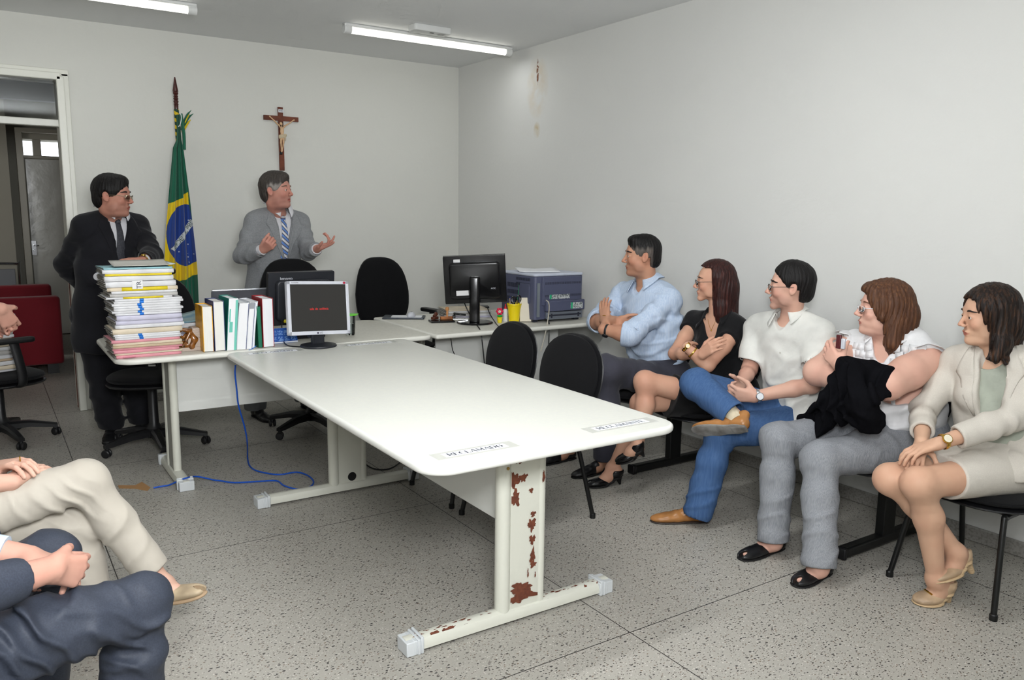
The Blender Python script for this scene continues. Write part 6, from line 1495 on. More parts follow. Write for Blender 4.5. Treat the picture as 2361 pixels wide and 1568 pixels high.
# ---------- heavy woman in the white ruffled blouse ---------------------------------
def w_ruffle():
    sk = skin('pink', (232, 178, 156)); c = UX(2036, 712, 3.35); R = frame(nz(V3(-.72, .69, .02)), (0, 0, 1)); s = 1.0
    J = dict(pel=V3(3.44, 1.99, .53), nk=V3(3.41, 2.03, .975), shL=V3(3.40, 1.865, .885), shR=V3(3.41, 2.22, .90), f=V3(-1, -.05, .15))
    elL, elR = UX(2046, 886, 3.13), UX(1886, 858, 3.16); wrL, wrR = UX(1938, 842, 3.04), UX(2010, 893, 3.10)
    hpL, hpR = V3(3.37, 1.90, .52), V3(3.37, 2.11, .52); knL, knR = UX(1893, 1062, 2.94), UX(1795, 1015, 2.94)
    anL, anR = UZ(1888, 1310, .06), UZ(1783, 1250, .06)
    S = Sculpt(.004); L = head(S, c, R, s, fat=1.0, nose=1.05, jaw=1.05)
    torso(S, J, -.014, ch=.19, bust=1.2, wa=.19, hp=.20, belly=.06); S.rc(J['nk']-V3(0, 0, .04), c+R@V3(-.02, 0, -.075), .066, .062, k=.02)
    arm(S, J['shL'], elL, wrL, (.075, .068, .056, .031)); arm(S, J['shR'], elR, wrR, (.072, .064, .054, .031))
    leg(S, hpL, knL, anL, (.09, .06, .055, .036)); leg(S, hpR, knR, anR, (.09, .06, .055, .036))
    hand(S, wrL, UX(1908, 808, 3.06)-wrL, V3(1, .2, .1), V3(0, -.4, 1), (.35, .5, .5), .98)
    hand(S, wrR, UX(2050, 905, 3.18)-wrR, V3(1, 0, .2), V3(0, .3, 1), (.3, .4, .3), .95)
    hL, tL, hR, tR = UZ(1912, 1318, 0), UZ(1838, 1352, 0), UZ(1806, 1262, 0), UZ(1712, 1291, 0)
    foot(S, anL, hL, tL, (0, 0, 1)); foot(S, anR, hR, tR, (0, 0, 1))
    P = body_build(S, 'seated woman with long brown hair, white ruffled blouse and grey trousers, arms crossed', (3.3, 2.0, 0), [sk, mat('lips', (196, 122, 106), .45)], head_mat(c, R, s))
    eyes(P, L, R, s, (90, 70, 50)); brows(P, S, L, R, s, mat('brow_brown', (110, 74, 56), .7), .003); glasses(P, L, R, s, mat('white_frame', (226, 228, 232), .3), .027, .013)
    H = Sculpt(.0038); LL = lambda x, y, z: c+s*(R@V3(x, y, z))
    H.ell(LL(-.016, 0, .040), (.114, .096, .100), R, k=.01); H.ell(LL(.045, 0, .085), (.050, .068, .032), R, k=.02); H.ell(LL(-.055, 0, -.04), (.085, .098, .11), R, k=.02)
    for y in (-1, 1): H.rc(LL(-.02, y*.080, .02), LL(-.03, y*.095, -.14), .040, .036, k=.03, n=R[:, 1], f=.7)
    H.rc(LL(-.07, .0, -.03), LL(-.075, 0, -.20), .085, .055, k=.03); H.rc(LL(-.04, .06, -.14), LL(-.07, .09, -.25), .045, .012, k=.02); H.rc(LL(-.07, .02, -.16), LL(-.10, .04, -.26), .05, .012, k=.02)
    H.box(LL(.125, 0, -.042), (.09, .085, .115), R, .01, k=.012, op='s'); H.ell(LL(.07, 0, -.010), (.070, .082, .080), R, k=.01, op='s'); H.rc(LL(.062, -.03, .088), LL(.060, .062, .040), .022, .016, k=.015); H.rc(LL(.060, .062, .040), LL(.026, .085, -.03), .018, .018, k=.015); H.ell(LL(.004, .080, .02), (.040, .022, .050), R, k=.015); H.ell(LL(.048, .052, .062), (.030, .026, .034), R, k=.02); H.box(LL(.09, 0, -.19), (.09, .10, .08), R, .01, k=.01, op='s')
    H.disp(strands(c, R, .0018)); H.build('hair', hairmat('hair_brown', (78, 50, 34), (126, 86, 58), .42), P)
    WB = cloth('white_blouse', (240, 240, 242), .75, (18, .3, .012))
    G = Sculpt(.005); up, l, f, T = torso(G, J, .006, ch=.195, bust=1.25, wa=.195, hp=.20, belly=.07, sh=.075)
    G.rc(J['nk']-V3(0, 0, .03), c+R@V3(-.02, 0, -.09), .072, .068, k=.003, op='s'); G.rc(J['nk']+f*.06, J['nk']+f*.135-up*.09, .070, .020, k=.006, op='s')
    for q, sh, el in ((1, J['shL'], elL), (-1, J['shR'], elR)):
        cut(G, sh+nz(el-sh)*.055+l*q*.0, nz(el-sh)*.6+l*q*.8, .16, .10)
    for z_ in (.08, .15, .21): G.disp(folds(J['pel']+up*z_+f*.17, up, .010, 48, .13, z_*30))
    G.disp(rumple(.003, 15, 2)); G.box(J['pel']-up*.12, (.3, .3, .09), np.stack([f, l, up], 1), 0, k=.01, op='s'); G.build('blouse', WB, P)
    # ruffles: rows of little square flaps on the chest, frills round the armholes
    r = random.Random(4); m = MB()
    for j in range(9):
        for i in range(-5, 6):
            base = J['nk']-up*(.020+j*.028)+l*(i*.032+(j % 2)*.016)
            if abs(i) < 2-j*.4 or abs(i) < 1: continue
            q = S.surf(base, f, .3, 200); q = G.surf(base, f, .3, 200)+f*.010-np.array(P.location)
            a = r.uniform(-.25, .25); wv = l*math.cos(a)+up*math.sin(a); hv = up*math.cos(a)-l*math.sin(a)
            m._add([q-wv*.018, q+wv*.018, q+wv*.019-hv*.030+f*.012, q-wv*.019-hv*.030+f*r.uniform(.006, .014)], [(0, 1, 2, 3)])
    m.build('ruffle', WB, P, solid=.002)
    for q, sh, el in ((1, J['shL'], elL), (-1, J['shR'], elR)):
        ax = nz(nz(el-sh)*.75+l*q*.55); c0 = sh+nz(el-sh)*.0-up*.004; a1 = nz(np.cross(ax, f)); a2 = np.cross(ax, a1); m = MB()
        def g(u, v): an = 2*math.pi*u; w_ = .5+.5*math.sin(an*9); return c0-np.array(P.location)+(a1*math.cos(an)+a2*math.sin(an))*(.080+.016*v+.006*w_*v)+ax*(-.01+.06*v*(.6+.5*w_))
        m.grid(g, 90, 5); m.build('sleeve_frill', WB, P, solid=.002)
    collar(P, J['nk']+up*.005, up, f, .072, .03, .018, 'collar', WB, .45, .012)
    GT = mat('grey_trousers', (150, 152, 156), .9, bump=(14, .15, .012), var=(90, (128, 131, 137), .40, .62), stretch=(2.5, 8, .25), spec=.15)
    K = Sculpt(.005); K.rc(J['pel']+V3(.0, -.09, .0), J['pel']+V3(.0, .09, .0), .145, .145, k=.02)
    for hp_, kn_, an_, q in ((hpL, knL, anL, 1), (hpR, knR, anR, 2)):
        leg(K, hp_, kn_, an_+V3(0, 0, .03), (.115, .078, .070, .062), .0); m_ = kn_*.5+an_*.5; K.rc(m_, an_, .064, .066, k=.02)
        hem = an_*1.0+V3(0, 0, .005); cut(K, hem, an_-kn_, .13, .09); cuff(K, hem, kn_, .058, .04)
        K.disp(folds(kn_+V3(.05, 0, -.03), V3(.6, 0, .8), .007, 75, .09, q)); K.disp(folds(an_*.7+kn_*.3, V3(0, .2, 1), .004, 60, .16, q)); K.disp(folds(hp_*.6+kn_*.4, V3(1, 0, .3), .005, 50, .12, q))
    K.disp(rumple(.003, 10, 1)); K.build('trousers', GT, P)
    BL = LEATHER('black_leather', (26, 26, 28), .3)
    shoe(P, hL, tL, (0, 0, 1), BL, mat('black_sole', (20, 19, 19), .7), .050, open_=1, toeopen=1, top=.05, pointy=.4); shoe(P, hR, tR, (0, 0, 1), BL, mat('black_sole', (20, 19, 19), .7), .050, open_=1, toeopen=1, top=.05, pointy=.4)
    d = nz(wrL-elL); watch(P, wrL-d*.008, d, V3(-.5, -.8, 0), STEEL, mat('watch_dial', (230, 222, 200), .3), .036, 0, 1.5, 'bracelet')
    # black cloth over the forearm, hanging to the lap
    B_ = Sculpt(.005); q1 = UX(1968, 852, 3.05)
    ax = nz(elL-wrL); o = wrL+ax*.035
    B_.rc(o, o+ax*.135, .058, .080, k=.03)
    for (a, b, ra, rb) in (((1965, 860, 3.0), (1985, 930, 2.98), .055, .06), ((1985, 930, 2.98), (2000, 985, 3.02), .062, .042), ((1950, 870, 3.0), (1930, 930, 3.02), .05, .07), ((1930, 930, 3.02), (1900, 985, 3.03), .07, .035), ((1930, 935, 3.08), (1850, 965, 3.10), .075, .02), ((1895, 960, 3.02), (1880, 1000, 3.0), .035, .012), ((2000, 935, 3.05), (2030, 975, 3.05), .05, .03)): B_.rc(UX(*a), UX(*b), ra, rb, k=.03, n=V3(1, .2, .3), f=.62)
    B_.rc(o-ax*.03, o+ax*.2, .036, .050, k=.004, op='s')
    B_.disp(folds(UX(1960, 900, 3.0), nz(V3(0, 1, -.35)), .010, 90, .16)); B_.disp(folds(UX(1900, 960, 3.0), nz(V3(0, 1, .5)), .009, 110, .14, 2)); B_.disp(rumple(.004, 18, 3))
    o_ = B_.build('shawl', mat('black_jersey', (17, 17, 20), 1.0, bump=(30, .5, .006), spec=.03), None, (3.0, 1.98, .55)); tag(o_, 'black jersey shawl draped over the crossed forearms of the woman in white', 'shawl')
    t = empty('mobile_phone', UX(1934, 788, 3.04), 0, 'dark red and silver mobile phone held in the hand of the woman in white', 'phone')
    m = MB(); m.box((0, 0, 0), (.012, .022, .06)); m.build('phone_body', mat('phone_red', (84, 30, 34), .3), t, bevel=.003); m = MB(); m.box((0, -.022, -.006), (.012, .018, .045)); m.build('phone_slide', mat('silver_plastic', (206, 208, 216), .35, .15), t, bevel=.003)
w_ruffle()

# ---------- man in the white short-sleeved shirt and jeans ---------------------------
def m_jeans():
    sk = skin('fair', (222, 170, 146)); c = UX(1822, 662, 3.38); R = frame(nz(V3(-.67, .74, .0)), (0, 0, 1)); s = 1.0
    J = dict(pel=V3(3.44, 2.50, .52), nk=V3(3.42, 2.60, 1.0), shL=V3(3.42, 2.415, .925), shR=V3(3.42, 2.79, .925), f=V3(-1, -.05, .10))
    elL, elR = UX(1872, 888, 3.27), UX(1728, 852, 3.33); wrL, wrR = UX(1742, 914, 3.05), UX(1705, 893, 3.11)
    hpL, hpR = V3(3.37, 2.42, .50), V3(3.37, 2.61, .50); knL, knR = UX(1662, 1000, 2.94), UX(1607, 888, 2.90)
    he = UX(1722, 990, 2.88); to = UX(1603, 996, 2.82); uf = nz(V3(.46, .62, .42)); anL, anR = UZ(1608, 1180, .07), he*.86+to*.14+uf*.085
    S = Sculpt(.004); L = head(S, c, R, s, nose=1.05, jaw=.92)
    torso(S, J, -.012, ch=.155, wa=.14); S.rc(J['nk']-V3(0, 0, .04), c+R@V3(-.02, 0, -.075), .054, .052, k=.02)
    arm(S, J['shL'], elL, wrL, (.046, .040, .038, .027)); arm(S, J['shR'], elR, wrR, (.046, .040, .036, .026))
    leg(S, hpL, knL, anL, (.08, .055, .05, .035)); leg(S, hpR, knR, anR, (.08, .055, .05, .035))
    hand(S, wrL, UX(1690, 908, 2.99)-wrL, V3(.3, .8, .2), V3(-.1, .2, 1), (.7, .9, .6), 1.0, (.9, -.3, -.2))
    hand(S, wrR, UX(1680, 905, 3.02)-wrR, V3(.2, -1, .1), V3(-.2, 0, 1), (.8, 1.0, .6), .98, (1.0, -.2, -.2))
    P = body_build(S, 'seated man in glasses, white short-sleeved shirt and blue jeans, ankle on his knee', (3.3, 2.5, 0), [sk, mat('lips', (190, 112, 98), .45)], head_mat(c, R, s))
    eyes(P, L, R, s); brows(P, S, L, R, s, mat('brow_dark', (34, 22, 18), .7), .0042); glasses(P, L, R, s, mat('dark_wire', (70, 66, 64), .3, .8), .024, .011)
    hair_short(c, R, s, .014, .094, -.075, .006, (-.025, .006, .008), .012).build('hair', hairmat('hair_black', (17, 15, 15), (30, 27, 26)), P)
    WS = cloth('white_linen', (226, 226, 220), .8, (40, .3, .006)); K = Sculpt(.005)
    for sh, el in ((J['shL'], elL), (J['shR'], elR)): h = sh*.18+el*.82; sleeve(K, sh, sh*.13+el*.87, .064, .072); cut(K, h, el-sh, .16, .06); cuff(K, h, sh, .063, .07)
    up, l, f, T = torso(K, J, .014, ch=.165, wa=.165, wd=.78, hp=.175, sh=.056)
    K.rc(J['pel']+V3(-.05, -.07, .02), J['pel']+V3(-.10, -.12, -.01), .13, .11, k=.03); K.rc(J['nk']-up*.02, J['nk']+up*.12, .06, .06, k=.004, op='s'); K.rc(J['nk']+f*.05+up*.01, J['nk']+f*.125-up*.055, .056, .016, k=.004, op='s')
    K.box(J['pel']-up*.16, (.3, .3, .10), np.stack([f, l, up], 1), 0, k=.01, op='s')
    K.disp(folds(J['pel']+up*.15+f*.14, nz(up+l*.4), .006, 50, .15)); K.disp(folds(J['shL']-up*.12, nz(up-l*.6), .005, 60, .12, 1)); K.disp(rumple(.0045, 13, 1.4)); K.build('shirt', WS, P)
    collar(P, J['nk']+up*.004, up, f, .060, .038, .018, 'collar', WS, .42, .03)
    for z_ in (.09, .17, .25, .33): button(P, K, J['nk']-up*z_, f, mat('shirt_button', (216, 214, 206), .4))
    JN = mat('denim', (62, 90, 132), .9, bump=(16, .3, .010), var=(34, (76, 103, 143), .35, .75), stretch=(2, 5, .3), spec=.15)
    K = Sculpt(.005); K.rc(J['pel']+V3(.0, -.07, .0), J['pel']+V3(.0, .07, .0), .135, .135, k=.02)
    for hp_, kn_, an_, q in ((hpR, knR, anR, 2), (hpL, knL, anL, 1)):
        leg(K, hp_, kn_, an_, (.098, .074, .070, .064), .0); K.rc(kn_*.4+an_*.6, an_, .064, .068, k=.02)
        hem = an_+nz(an_-kn_)*(.03 if q == 1 else -.015); cut(K, hem, an_-kn_, .12, .09); cuff(K, hem, kn_, .056, .05)
        K.disp(folds(kn_+V3(.06, 0, -.03), V3(.6, 0, .8), .006, 80, .08, q))
    K.disp(folds(anL+V3(0, 0, .08), V3(0, .3, 1), .006, 80, .08)); K.disp(rumple(.0032, 11, 2)); K.build('jeans', JN, P)
    TB = LEATHER('tan_leather', (176, 122, 70), .3); SO = mat('worn_sole', (150, 148, 144), .8, bump=(40, .4, .004), var=(12, (112, 108, 104), .45, .65)); SD = mat('dark_sole', (58, 50, 46), .6)
    shoe(P, UZ(1632, 1203, 0), UZ(1508, 1203, 0), (0, 0, 1), TB, SD, .052, open_=0, ank=anL, pointy=.45, top=.085)
    shoe(P, he, to, uf, TB, SO, .054, open_=0, ank=anR, pointy=.45, top=.085)
    m = MB(); O = np.array(P.location); m.tube([anR+nz(knR-anR)*.05-O, anR-uf*.03-O], [.041, .039], 16); m.build('sock', cloth('cream_sock', (218, 204, 176)), P)
    d = nz(wrL-elL); watch(P, wrL-d*.012, d, V3(-.4, -.9, .2), STEEL, mat('watch_white', (226, 230, 234), .3), .031, .019)
m_jeans()

# ---------- woman in the black dress -------------------------------------------------
def w_black():
    sk = skin('tan', (218, 162, 132)); c = UX(1645, 650, 3.39); R = frame(nz(V3(-.75, .66, -.02)), (0, 0, 1)); s = .93
    J = dict(pel=V3(3.44, 2.98, .52), nk=V3(3.42, 3.085, .965), shL=V3(3.42, 2.93, .895), shR=V3(3.42, 3.25, .90), f=V3(-1, -.08, .10))
    elL, elR = UX(1632, 842, 3.18), UX(1556, 815, 3.20); wrL, wrR = UX(1582, 800, 3.10), UX(1618, 818, 3.13)
    hpL, hpR = V3(3.37, 2.91, .50), V3(3.37, 3.07, .50); knL, knR = UX(1487, 880, 2.93), UX(1478, 930, 2.95)
    anL, anR = UX(1468, 1035, 2.86), UX(1412, 1080, 2.90)
    S = Sculpt(.004); L = head(S, c, R, s, nose=.95, jaw=.9)
    torso(S, J, -.008, ch=.135, wa=.115, bust=.85, hp=.15); S.rc(J['nk']-V3(0, 0, .04), c+R@V3(-.02, 0, -.075), .046, .043, k=.02)
    arm(S, J['shL'], elL, wrL, (.041, .036, .033, .023)); arm(S, J['shR'], elR, wrR, (.040, .035, .033, .023))
    leg(S, hpL, knL, anL, (.078, .054, .048, .029), cf=V3(.022, 0, 0)); leg(S, hpR, knR, anR, (.078, .053, .046, .029), cf=V3(.02, 0, 0))
    hand(S, wrL, V3(.75, .45, -.30), V3(.3, -1, 0), V3(0, .2, 1), (.1, .2, .2), .82, (.3, 0, 0))
    hand(S, wrR, UX(1652, 792, 3.13)-wrR, V3(1, 0, -.1), V3(-.2, .4, .8), (.35, .45, .4), .90, spread=.02)
    hL, tL = UX(1488, 1052, 2.88), UX(1428, 1068, 2.78); hR, tR = UZ(1434, 1116, 0), UZ(1354, 1124, 0)
    foot(S, anL, hL, tL, V3(-.1, -.05, .95), .06, .036); foot(S, anR, hR, tR, (0, 0, 1), .06, .036)
    P = body_build(S, 'seated woman with long dark red-brown hair and glasses in a black dress, arms crossed', (3.3, 3.0, 0), [sk, mat('lips', (186, 108, 98), .45)], head_mat(c, R, s))
    eyes(P, L, R, s); brows(P, S, L, R, s, mat('brow_dark', (34, 22, 18), .7), .003); glasses(P, L, R, s, mat('dark_wire', (70, 66, 64), .3, .8), .022, .012)
    H = Sculpt(.0038); LL = lambda x, y, z: c+s*(R@V3(x, y, z))
    H.ell(LL(-.018, 0, .036), (.108, .088, .096), R, k=.01); H.ell(LL(-.060, 0, -.04), (.075, .085, .11), R, k=.02)
    for y in (-1, 1): H.rc(LL(-.03, y*.070, .03), LL(-.04, y*.070, -.18), .036, .034, k=.03, n=R[:, 1], f=.7)
    H.rc(LL(-.07, .0, -.03), LL(-.085, 0, -.25), .072, .062, k=.03); H.rc(LL(-.045, .055, -.14), LL(-.05, .075, -.34), .042, .014, k=.02); H.rc(LL(-.09, .03, -.20), LL(-.12, .04, -.37), .045, .014, k=.02)
    H.box(LL(.115, 0, -.040), (.090, .085, .118), R, .01, k=.012, op='s'); H.ell(LL(.06, 0, -.010), (.070, .078, .098), R, k=.01, op='s'); H.box(LL(.07, 0, -.25), (.08, .05, .10), R, .01, k=.01, op='s')
    H.disp(strands(c, R, .0012, 8)); H.build('hair', hairmat('hair_auburn', (44, 22, 20), (92, 46, 38), .34), P)
    BD = cloth('black_dress', (21, 21, 23), .85, (22, .3, .01)); K = Sculpt(.005)
    for sh, el in ((J['shL'], elL), (J['shR'], elR)): K.rc(sh, sh*.6+el*.4, .056, .056, k=.02); h = sh*.70+el*.30; cut(K, h, el-sh, .10, .10)
    up, l, f, T = torso(K, J, .008, ch=.138, wa=.12, bust=.9, hp=.155, sh=.046)
    K.rc(J['nk']-up*.03, J['nk']+up*.12, .062, .062, k=.004, op='s'); K.rc(J['nk']+f*.04+up*.02, J['nk']+f*.118-up*.145, .080, .022, k=.006, op='s')
    K.rc(J['pel']+V3(0, -.06, 0), J['pel']+V3(0, .06, 0), .115, .115, k=.02)
    for hp_, kn_ in ((hpL, knL), (hpR, knR)): K.rc(hp_, hp_*.25+kn_*.75, .094, .070, k=.05)
    K.rc((hpL+hpR)/2-V3(0, 0, .02), (hpL+hpR)*.15+(knL+knR)*.35-V3(0, 0, .03), .10, .08, k=.05)
    cut(K, (hpL+hpR)*.5*.34+(knL+knR)*.5*.66, knL+knR-hpL-hpR, .26, .16)
    K.disp(rumple(.003, 13, 1)); K.disp(folds(J['pel']+V3(-.12, 0, .05), V3(1, .3, .2), .006, 60, .12)); K.build('dress', BD, P)
    collar(P, J['nk']+up*.0, up, f, .060, .030, .024, 'collar', BD, .62, .03, drop=.03)
    for z_ in (.17, .27): button(P, K, J['nk']-up*z_+l*.01, f, mat('dark_button', (60, 54, 40), .3), .008)
    O = np.array(P.location); m = MB(); pts = [S.surf(J['nk']+l*a-up*b, f, .2, 160)+f*.002-O for a, b in ((-.045, -.01), (-.03, .03), (-.014, .065), (0, .085), (.014, .065), (.03, .03), (.045, -.01))]; m.tube(spline(pts, 4), .0012, 6); m.sphere(pts[3]-up*.006, .005, n=10); m.build('necklace', GOLD, P)
    BL = LEATHER('black_patent', (18, 18, 20), .22); BS = mat('black_sole', (20, 19, 19), .7)
    shoe(P, hL, tL, V3(-.1, -.05, .95), BL, BS, .046, high=.06, open_=1, pointy=.9, h_r=.007, top=.055); shoe(P, hR, tR, (0, 0, 1), BL, BS, .046, high=.065, open_=1, pointy=.9, h_r=.007, top=.055)
    d = nz(wrL-elL); watch(P, wrL-d*.0, d, V3(-.5, -.8, .3), GOLD, mat('watch_dial', (230, 222, 200), .3), .027, .013); watch(P, wrL-d*.045, d, V3(-.5, -.8, .3), GOLD, GOLD, .031, 0, .6, 'bangle')
w_black()

# ---------- man in the light blue shirt ----------------------------------------------
def m_blue():
    sk = skin('warm', (206, 148, 116)); c = UX(1480, 590, 3.36); R = frame(nz(V3(-.82, .56, -.04)), (0, 0, 1)); s = 1.03
    J = dict(pel=V3(3.44, 3.55, .54), nk=V3(3.42, 3.66, 1.085), shL=V3(3.42, 3.46, 1.0), shR=V3(3.42, 3.88, 1.0), f=V3(-1, -.02, .12))
    elL, elR = UX(1452, 772, 3.14), UX(1375, 742, 3.20); wrL, wrR = UX(1392, 760, 3.06), UX(1428, 742, 3.13)
    hpL, hpR = V3(3.37, 3.46, .52), V3(3.37, 3.66, .52); knL, knR = UX(1398, 852, 2.93), V3(2.93, 3.80, .54); anL, anR = V3(2.98, 3.50, .08), V3(2.95, 3.80, .08)
    S = Sculpt(.004); L = head(S, c, R, s, nose=1.05, jaw=1.08, fat=.35)
    torso(S, J, -.012, ch=.18, wa=.165); S.rc(J['nk']-V3(0, 0, .04), c+R@V3(-.02, 0, -.075), .062, .060, k=.02)
    arm(S, J['shL'], elL, wrL, (.055, .048, .046, .031)); arm(S, J['shR'], elR, wrR, (.055, .047, .046, .031))
    leg(S, hpL, knL, anL, (.085, .06, .05, .035)); leg(S, hpR, knR, anR, (.085, .06, .05, .035))
    hand(S, UX(1396, 742, 3.13), UX(1394, 712, 3.16)-UX(1396, 745, 3.13), V3(.9, .3, 0), V3(.1, .9, .1), (.15, .25, .2), 1.0)
    S.rc(wrL, UX(1396, 742, 3.13), .029, .024, k=.02)
    hand(S, wrR, UX(1478, 745, 3.27)-wrR, V3(1, -.6, 0), V3(0, .2, 1), (.1, .1, .1), .92, (.3, 0, 0))
    foot(S, anL, anL+V3(.05, 0, -.08), anL+V3(-.2, 0, -.08), (0, 0, 1)); foot(S, anR, anR+V3(.05, 0, -.08), anR+V3(-.2, 0, -.08), (0, 0, 1))
    P = body_build(S, 'seated man with short grey-flecked dark hair in a light blue shirt, arms crossed', (3.3, 3.6, 0), [sk, mat('lips', (176, 104, 88), .45)], head_mat(c, R, s))
    eyes(P, L, R, s, gaze=(.1, 0)); brows(P, S, L, R, s, mat('brow_dark', (34, 22, 18), .7), .0042)
    def grey(Q): q = (Q-c)@R/s; n_ = .006*np.sin(q[:, 0]*210)+.005*np.sin(q[:, 0]*97+q[:, 1]*60); return ((.056-q[:, 2]+n_)/.02).clip(0, 1)*((q[:, 0]+.060+n_)/.02).clip(0, 1)*.85
    hair_short(c, R, s, .008, .082, -.072, .016, (.012, .006, .004)).build('hair', hairgrey('hair_black_greying', (17, 15, 15), (30, 27, 26), (104, 96, 90)), P, attrs=dict(grey=grey))
    BS = mat('blue_striped_shirt', (182, 200, 224), .85, bump=(14, .25, .012), var=(160, (196, 210, 230), .42, .58), stretch=(1, 1, .05), spec=.15); K = Sculpt(.005)
    up, l, f, T = torso(K, J, .014, ch=.19, wa=.185, wd=.78, hp=.185, sh=.060)
    sleeve(K, J['shL'], elL, .066, .064); sleeve(K, J['shR'], elR, .068, .061)
    for el, wr in ((elL, wrL), (elR, wrR)): h = el+nz(wr-el)*.035; K.rc(el*.985+wr*.015, h, .069, .071, k=.004); cut(K, h, wr-el, .10, .05); cuff(K, h, el, .058, .05)
    K.rc(J['nk']-up*.02, J['nk']+up*.12, .066, .066, k=.004, op='s'); K.rc(J['nk']+f*.06+up*.01, J['nk']+f*.14-up*.055, .056, .016, k=.004, op='s'); K.box(J['pel']-up*.18, (.3, .3, .11), np.stack([f, l, up], 1), 0, k=.01, op='s')
    for a, d, q in ((J['shL']*.6+elL*.4, elL-J['shL'], 1), (J['shL']-up*.12+f*.05, nz(up-l), 2), (J['pel']+up*.18+f*.1-l*.0, nz(up+l*.5), 3), (J['pel']+up*.10+l*.12, nz(up-l*.3), 4), (J['shR']*.6+elR*.4, elR-J['shR'], 5)): K.disp(folds(a, d, .007, 62, .13, q))
    K.disp(rumple(.0045, 12, .2)); K.build('shirt', BS, P)
    collar(P, J['nk']+up*.004, up, f, .066, .040, .022, 'collar', BS, .42, .035)
    button(P, K, J['nk']-up*.18, f, mat('dark_button2', (40, 44, 56), .4), .006)
    K = Sculpt(.006); K.rc(J['pel']+V3(.0, -.09, .0), J['pel']+V3(.0, .09, .0), .14, .14, k=.02)
    for hp_, kn_, an_, q in ((hpL, knL, anL, 1), (hpR, knR, anR, 2)): leg(K, hp_, kn_, an_, (.105, .082, .075, .062), .0); K.rc(kn_*.4+an_*.6, an_, .064, .062, k=.02); cut(K, an_, an_-kn_, .12, .09); K.disp(folds(hp_*.6+kn_*.4, kn_-hp_, .005, 55, .14, q))
    K.disp(rumple(.003, 11, 2)); K.build('trousers', cloth('slate_trousers', (66, 66, 76), .8, (20, .3, .01)), P)
    for an_ in (anL, anR): shoe(P, an_+V3(.05, 0, -.08), an_+V3(-.22, 0, -.08), (0, 0, 1), LEATHER('black_leather', (26, 26, 28), .3), mat('black_sole', (20, 19, 19), .7), .05, open_=0, top=.08)
    d = nz(wrL-elL); watch(P, wrL-d*.02, d, V3(-.3, -.5, -.8), mat('black_strap', (24, 24, 26), .5), mat('dial_dark', (40, 42, 46), .3), .034, .018)
    g = UX(1396, 727, 3.12)-O_(P); m = MB(); m.tube([g+V3(-.011, .0, 0)+V3(.0, .009*math.cos(a), 0)+V3(.009*math.sin(a), 0, 0)*1.1 for a in np.linspace(0, 2*math.pi, 13)], .0018, 6, caps=False); m.build('ring', GOLD, P)
m_blue()
# ---------- standing man in the black suit -------------------------------------------
def suit_parts(P, K, J, up, l, f, suit, shirt, tie_m, c, R, tie_mf=None, open_w=.075, vlen=.36, S0=None, tie_len=.42):
    """lapels, collar and tie on a jacket K"""
    for q in (-1, 1):
        rows = interp_rows([(J['nk']+l*q*.058+up*.02, J['nk']+l*q*.085+up*.02), (J['nk']-up*.06+l*q*open_w*.85, J['nk']-up*.04+l*q*(open_w+.045)), (J['nk']-up*.11+l*q*open_w*.78, J['nk']-up*.095+l*q*(open_w+.065)), (J['nk']-up*.115+l*q*open_w*.77, J['nk']-up*.13+l*q*(open_w+.04)), (J['nk']-up*vlen*.97+l*q*.008, J['nk']-up*vlen*.95+l*q*.02)], 20)
        strip_on(P, K, rows, 'lapel', suit, .005, 7, .004, f)
    collar(P, J['nk']+up*.014, up, f, .075, .044, .012, 'shirt_collar', shirt, .20, .045)
    m = MB(); O = np.array(P.location); k0 = S0.surf(J['nk']-up*.052, f, .25, 200)+f*.008-O
    tp = [S0.surf(J['nk']-up*(.060+tie_len*q), f, .25, 300)+f*.010-O for q in np.linspace(0, 1, 8)]; tp = [k0]+tp[1:]; tp = [tp[0]]+[(tp[i-1]+tp[i]*2+tp[i+1])/4+f*.002 for i in range(1, 7)]+[tp[-1]]; tp = spline(tp, 6)
    rows = []; n = 200
    for i in range(n+1):
        t = i/n; w = .016+.032*t if t < .93 else .046*(1-(t-.93)/.07)+.002; x_ = t*(len(tp)-1); j_ = min(int(x_), len(tp)-2); p = tp[j_]*(1-x_+j_)+tp[j_+1]*(x_-j_); rows.append([p+l*w*a+f*(.004*(1-a*a)) for a in np.linspace(-1, 1, 29)])
    m._add([p for r_ in rows for p in r_], [])
    for j in range(n):
        for i in range(28): a = j*29+i; m.F.append((a, a+1, a+30, a+29)); m.M.append(tie_mf(i/28, j/n*10) if tie_mf else 0)
    m.build('tie', tie_m, P, solid=.004, ang=60)
    m = MB(); m.sphere(k0, .019, n=14, sc=(1, 1, 1)); m.V = [v for v in m.V]; m.M = [0 if not tie_mf else tie_mf(.5, i*.02) for i in range(len(m.M))]; m.build('tie_knot', tie_m, P)
